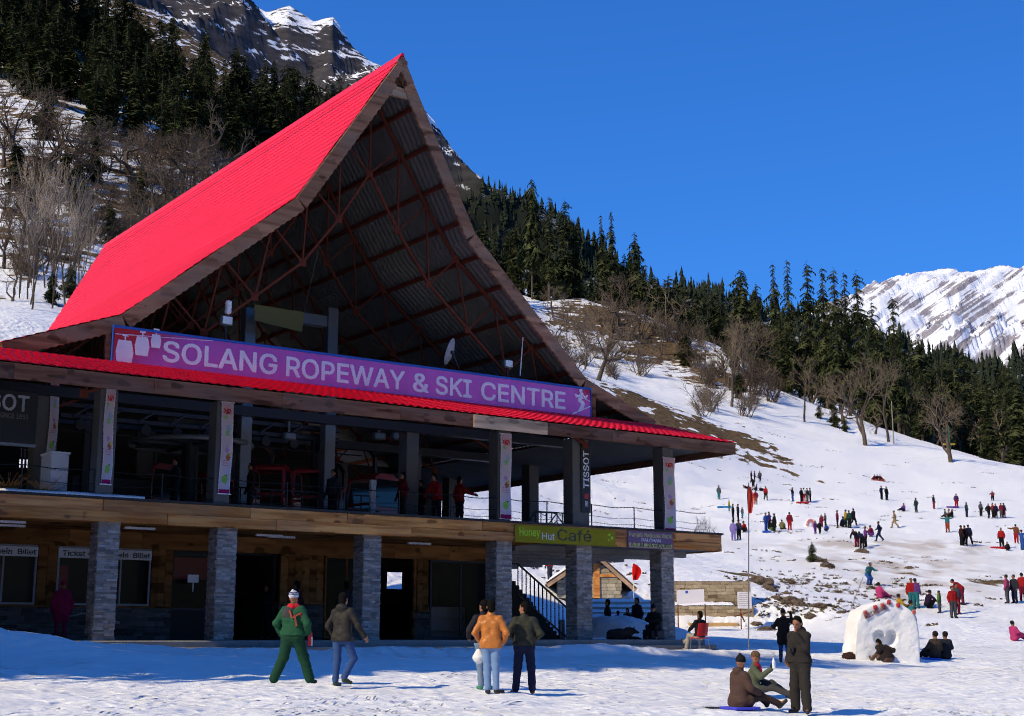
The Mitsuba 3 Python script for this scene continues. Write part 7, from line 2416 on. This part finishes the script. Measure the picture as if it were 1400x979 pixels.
SP = [
    (1027.5, 659, 'stand', K, K, 'person in black, left of the topmost trio on the slope'), (1032, 659, 'stand', NV, K, 'taller person in the middle of the topmost trio on the slope'), (1039, 659, 'stand', GY, NV, 'person in grey, right of the topmost trio on the slope'),
    (1030, 667, 'bend', K, K, 'person in black bending just below the topmost trio'), (1021, 668, 'lie', K, K, 'person in black lying left of the flag tip'), (1034, 671, 'sit', NV, K, 'person in dark blue sitting right of the flag tip'), (1041, 671, 'lie', K, GY, 'person lying in the snow right of the flag tip'),
    (1047, 684, 'walk', RD, K, 'person in a red jacket walking right of the furled flag'), (1033.5, 690, 'stand', MR, (.25, .07, .04), 'person in brown and red just right of the furled flag'), (983, 683, 'stand', GY, TL, 'person in grey at the edge above the deck corner'),
    (1084, 686, 'armup', K, BL, 'person with dark jacket and blue trousers left of the upper group of four'), (1096, 687, 'stand', K, K, 'person in black at the left of the upper group of four'), (1099.5, 686, 'stand', WH, RD, 'person in white and red in the upper group of four'), (1104, 686.5, 'stand', K, GY, 'third person in the upper group of four, in black'), (1108, 686, 'stand', GY, K, 'rightmost person in the upper group of four, in grey'),
    (997, 699, 'stand', YL, TL, 'small person in yellow and teal beside the blue sledge'), (1002.5, 712, 'stand', K, K, 'person in black, left of the trio above the deck corner'), (1009.5, 712, 'arms', NV, K, 'person in navy in the middle of the trio above the deck corner'), (1015, 709, 'stand', GY, TL, 'small grey figure right of the trio above the deck corner'),
    (1003, 739, 'stand', LAV, LAV, 'person in a lavender ski suit nearest the deck corner'), (1010.5, 738, 'stand', GY, K, 'person in grey and black beside the lavender ski suit'), (1019, 728, 'crouch', RD, K, 'person in red crouching behind the lavender ski suit'),
    (1047.5, 726, 'armup', BL, BL, 'person in a bright blue coat stretching one arm'), (1052, 724, 'stand', PU, K, 'person in purple just right of the bright blue coat'), (1059, 727, 'stand', K, K, 'tall person in black right of the bright blue coat'), (1055, 726, 'crouch', K, GN, 'crouching person between the blue coat and the tall black one'), (1069.5, 724, 'sit', (.16, .15, .06), K, 'person in olive sitting alone right of the bright blue coat'), (1080, 725, 'stand', MR, RD, 'woman in a dark top and long red skirt'),
    (1115, 730, 'stand', PU, PU, 'person in purple at the left of the group by the small snow arch'), (1121, 731, 'walk', K, K, 'person in black in front of the group by the small snow arch'), (1123.5, 721, 'stand', MR, MR, 'person in maroon in the group by the small snow arch'), (1128.5, 719, 'stand', GY, K, 'person in grey at the back of the group by the small snow arch'), (1129, 727, 'crouch', BL, NV, 'person in blue crouching in the group by the small snow arch'),
    (1145.5, 722, 'stand', MR, K, 'person in maroon left of the yellow jacket'), (1151, 721, 'crouch', NV, K, 'person in navy crouching left of the yellow jacket'), (1157, 721, 'stand', YL, GN, 'person in a yellow jacket in the middle of the slope'), (1161.5, 722, 'stand', (.02, .06, .05), K, 'person in dark green right of the yellow jacket'), (1167, 719, 'walk', K, K, 'person in black walking right of the yellow jacket'),
    (1172, 748, 'bend', K, MR, 'person in black bending over the brown rocks'), (1179, 750, 'bend', NV, K, 'person in navy bending over the brown rocks'), (1184, 748, 'stand', PU, K, 'person in purple standing at the brown rocks'),
    (1195.5, 656, 'sit', MR, K, 'left rider of the three on the topmost sledge'), (1199.5, 656, 'sit', K, K, 'middle rider of the three on the topmost sledge'), (1203.5, 656, 'sit', (.12, .03, .03), K, 'right rider of the three on the topmost sledge'),
    (1205.5, 683, 'armup', NV, K, 'left one of the dark pair below the topmost sledge'), (1212.5, 684, 'stand', K, K, 'right one of the dark pair below the topmost sledge'), (1235.5, 699, 'sit', PU, NV, 'person in purple sitting on the open slope'), (1253, 701, 'stand', (.03, .06, .06), (.03, .06, .06), 'slim person in dark green alone on the open slope'),
    (1224, 722, 'walk', TN, TN, 'person in beige alone above the brown rocks'), (1192.5, 734, 'crouch', MR, PU, 'person in maroon crouching above the brown rocks'), (1203, 740, 'walk', NV, NV, 'person in navy walking above the brown rocks'),
    (1277, 696, 'stand', NV, (.3, .04, .04), 'person with dark jacket and red trousers left of the purple sledge'), (1308, 694, 'stand', (.08, .04, .12), RD, 'person in red trousers pulling the purple sledge'), (1322, 707, 'stand', (.02, .05, .06), NV, 'person in dark teal alone right of the seated three'), (1357.5, 685, 'ski', (.2, .03, .03), K, 'skier in dark red high on the right of the slope'),
    (1341.5, 706, 'stand', GY, K, 'person in grey left of the upper right group'), (1352, 709, 'walk', K, K, 'person in black striding in the upper right group'), (1358, 708, 'stand', RD, K, 'person in red in the upper right group'), (1362, 709, 'stand', NV, K, 'person in navy in the upper right group'), (1369.5, 708, 'stand', MR, GY, 'left one of the pair at the end of the upper right group'), (1373, 708, 'stand', NV, MR, 'right one of the pair at the end of the upper right group'),
    (1293, 707, 'sit', GY, K, 'left one of the seated three above the teal jacket'), (1297, 707, 'sit', TN, K, 'middle one of the seated three above the teal jacket, in beige'), (1301.5, 707, 'sit', K, GN, 'right one of the seated three above the teal jacket'), (1296, 728, 'arms', TL, (.28, .05, .03), 'person with spread arms in a teal jacket and red trousers'),
    (1315, 746, 'stand', (.04, .018, .018), K, 'left one of the three dark figures on the right of the slope'), (1320, 746, 'stand', K, K, 'middle one of the three dark figures on the right of the slope'), (1325, 745, 'wide', NV, K, 'right one of the three dark figures on the right of the slope'),
    (1370, 749, 'stand', RD, K, 'person in red standing by a red sledge'), (1390, 743, 'armup', (.16, .06, .03), RD, 'person with brown jacket and red trousers at the right edge'), (1398, 752, 'arms', BL, BL, 'person in a bright blue suit at the right edge'),
    (1188, 800, 'ski', TL, BL, 'skier in a teal jacket and blue trousers on the bank'), (1203, 818, 'sit', PK, PK, 'person in pink sitting on the bank above the snow arch'), (1247.5, 832, 'stand', RD, TL, 'person in a red jacket left of the crouching one beyond the arch'), (1253, 832, 'stand', PU, TL, 'person in purple and teal close beside the red jacket beyond the arch'), (1269, 832, 'crouch', (.03, .015, .04), K, 'person in dark purple crouching beyond the arch'),
    (1285, 838, 'stand', GN, GY, 'child in a bright green jacket beyond the arch'), (1309, 840, 'stand', GY, MR, 'person in a grey jacket between two red ones'), (1316.5, 826, 'bend', RD, MR, 'person in a red coat leaning behind the grey jacket'), (1304, 845, 'stand', RD, GY, 'person in a red top and grey trousers nearest in that trio'), (1378, 825, 'stand', (.35, .06, .14), GY, 'person in a rose jacket with a backpack at the right'), (1388, 825, 'stand', (.03, .035, .045), NV, 'person in navy beside the rose jacket'), (1399, 822, 'stand', RD, MR, 'person in red cut by the right edge of the picture'),
    (1387, 876, 'sit', PK, PK, 'person in hot pink sitting low at the right edge'), (1231, 836, 'sit', YL, K, 'person in a yellow jacket behind the right shoulder of the snow arch'), (1247.5, 872, 'stand', TL, TL, 'person in a teal suit at the right edge of the snow arch'),
]
for (px, py, po, jk, tr, lab) in SP:
    kid = 'child' in lab or 'small' in lab
    yaw = None
    if 'sitting low' in lab: yaw = -1.2
    if 'pink sitting on' in lab: yaw = -1.0
    if 'skier in a teal' in lab: yaw = 3.6
    jk, tr = tuple(c * .82 for c in jk), tuple(c * .82 for c in tr)
    slope_person(px, py, po, jk, tr, lab, 1.25 if kid else 1.72, yaw)
# nearer seated ones by the snow arch
q = at_Y(1211, 904, 48.5); q[2] = float(Hf(q[0], q[1]))
person('person in a black jacket sitting in front of the carved heart', q + [.05, -.1, .0], .35, dict(POSES['sit'], lean=(0, .75, .8), head=(0, .8, .7)), (.022, .017, .016), (.10, .06, .05), bulk=1.3, hem=-.1, hgt=1.72, h=.016, gloves=(.03, .02, .02))
slope_person(1279, 901, 'sit', (.06, .048, .036), (.03, .03, .03), 'left one of the pair sitting beyond the snow arch, in brown', 1.75, .35, cell=.02)
slope_person(1293, 901, 'sit', (.022, .026, .036), (.03, .03, .035), 'right one of the pair sitting beyond the snow arch, in navy', 1.75, .15, cell=.02)
c = ground(1276, 902, 30); m = MB(); m.bevel_box(c + [-.35, -.2, -.02], c + [.25, .3, .06], .02); obj('blue_sledge', m, cloth((.02, .12, .55)), label='blue plastic sledge under the left one of the seated pair', cat='sledge')
for px, py, col, lab, w in ((990, 694, (.03, .20, .45), 'blue sledge lying above the deck corner', 1.6), (1097, 688, (.45, .02, .04), 'red sledge in front of the upper group of four', 1.5), (1302, 694, (.12, .05, .30), 'purple sledge on the open slope', 1.5), (1366, 750, (.50, .02, .03), 'red sledge at the feet of the person in red', 1.5), (1048, 728, (.03, .10, .50), 'blue bag at the feet of the bright blue coat', .8), (1200, 657, (.35, .06, .03), 'red sledge under the three topmost riders', 2.6)):
    c = ground(px, py, 30)
    m = MB(); m.bevel_box(c + [-w / 2, -.3, -.02], c + [w / 2, .3, .14], .05); m.bar(c + [-w / 2, -.3, .12], c + [w / 2, -.3, .12], .06)
    obj('sledge' if 'bag' not in lab else 'bag', m, cloth(col), label=lab, cat='sledge' if 'bag' not in lab else 'bag', kind=None)
c = ground(1379, 753, 30)
slope_person(1379, 753, 'crouch', K, K, 'small black figure crouching below the red sledge', 1.2)
# the little decorated snow arch up the slope
c = ground(1107, 720, 30)
s_ = c[1] / 1880
sp = trimesh.creation.icosphere(3, 1.0)
vv = sp.vertices * [6.5 * s_, .5, 11 * s_] * (1 + .5 * (meshkit.fbm(sp.vertices * 2.5, 3, 2) - .5))[:, None] + c
k = thing('snow_sculpture', 'small snow arch with pink decoration up on the slope', 'snow sculpture')
obj('heap', trimesh.Trimesh(vv, sp.faces, process=False), 'fresh_snow', k, smooth=True)
m = MB()
for i in range(7):
    t = math.pi * (i + .5) / 7; p = c + [5 * s_ * math.cos(t), -.55, 8.5 * s_ * math.sin(t)]; m.bevel_box(p - [.12, .04, .1], p + [.12, .04, .1], .02)
obj('decoration', m, cloth((.50, .16, .15)), k, kind='stuff')
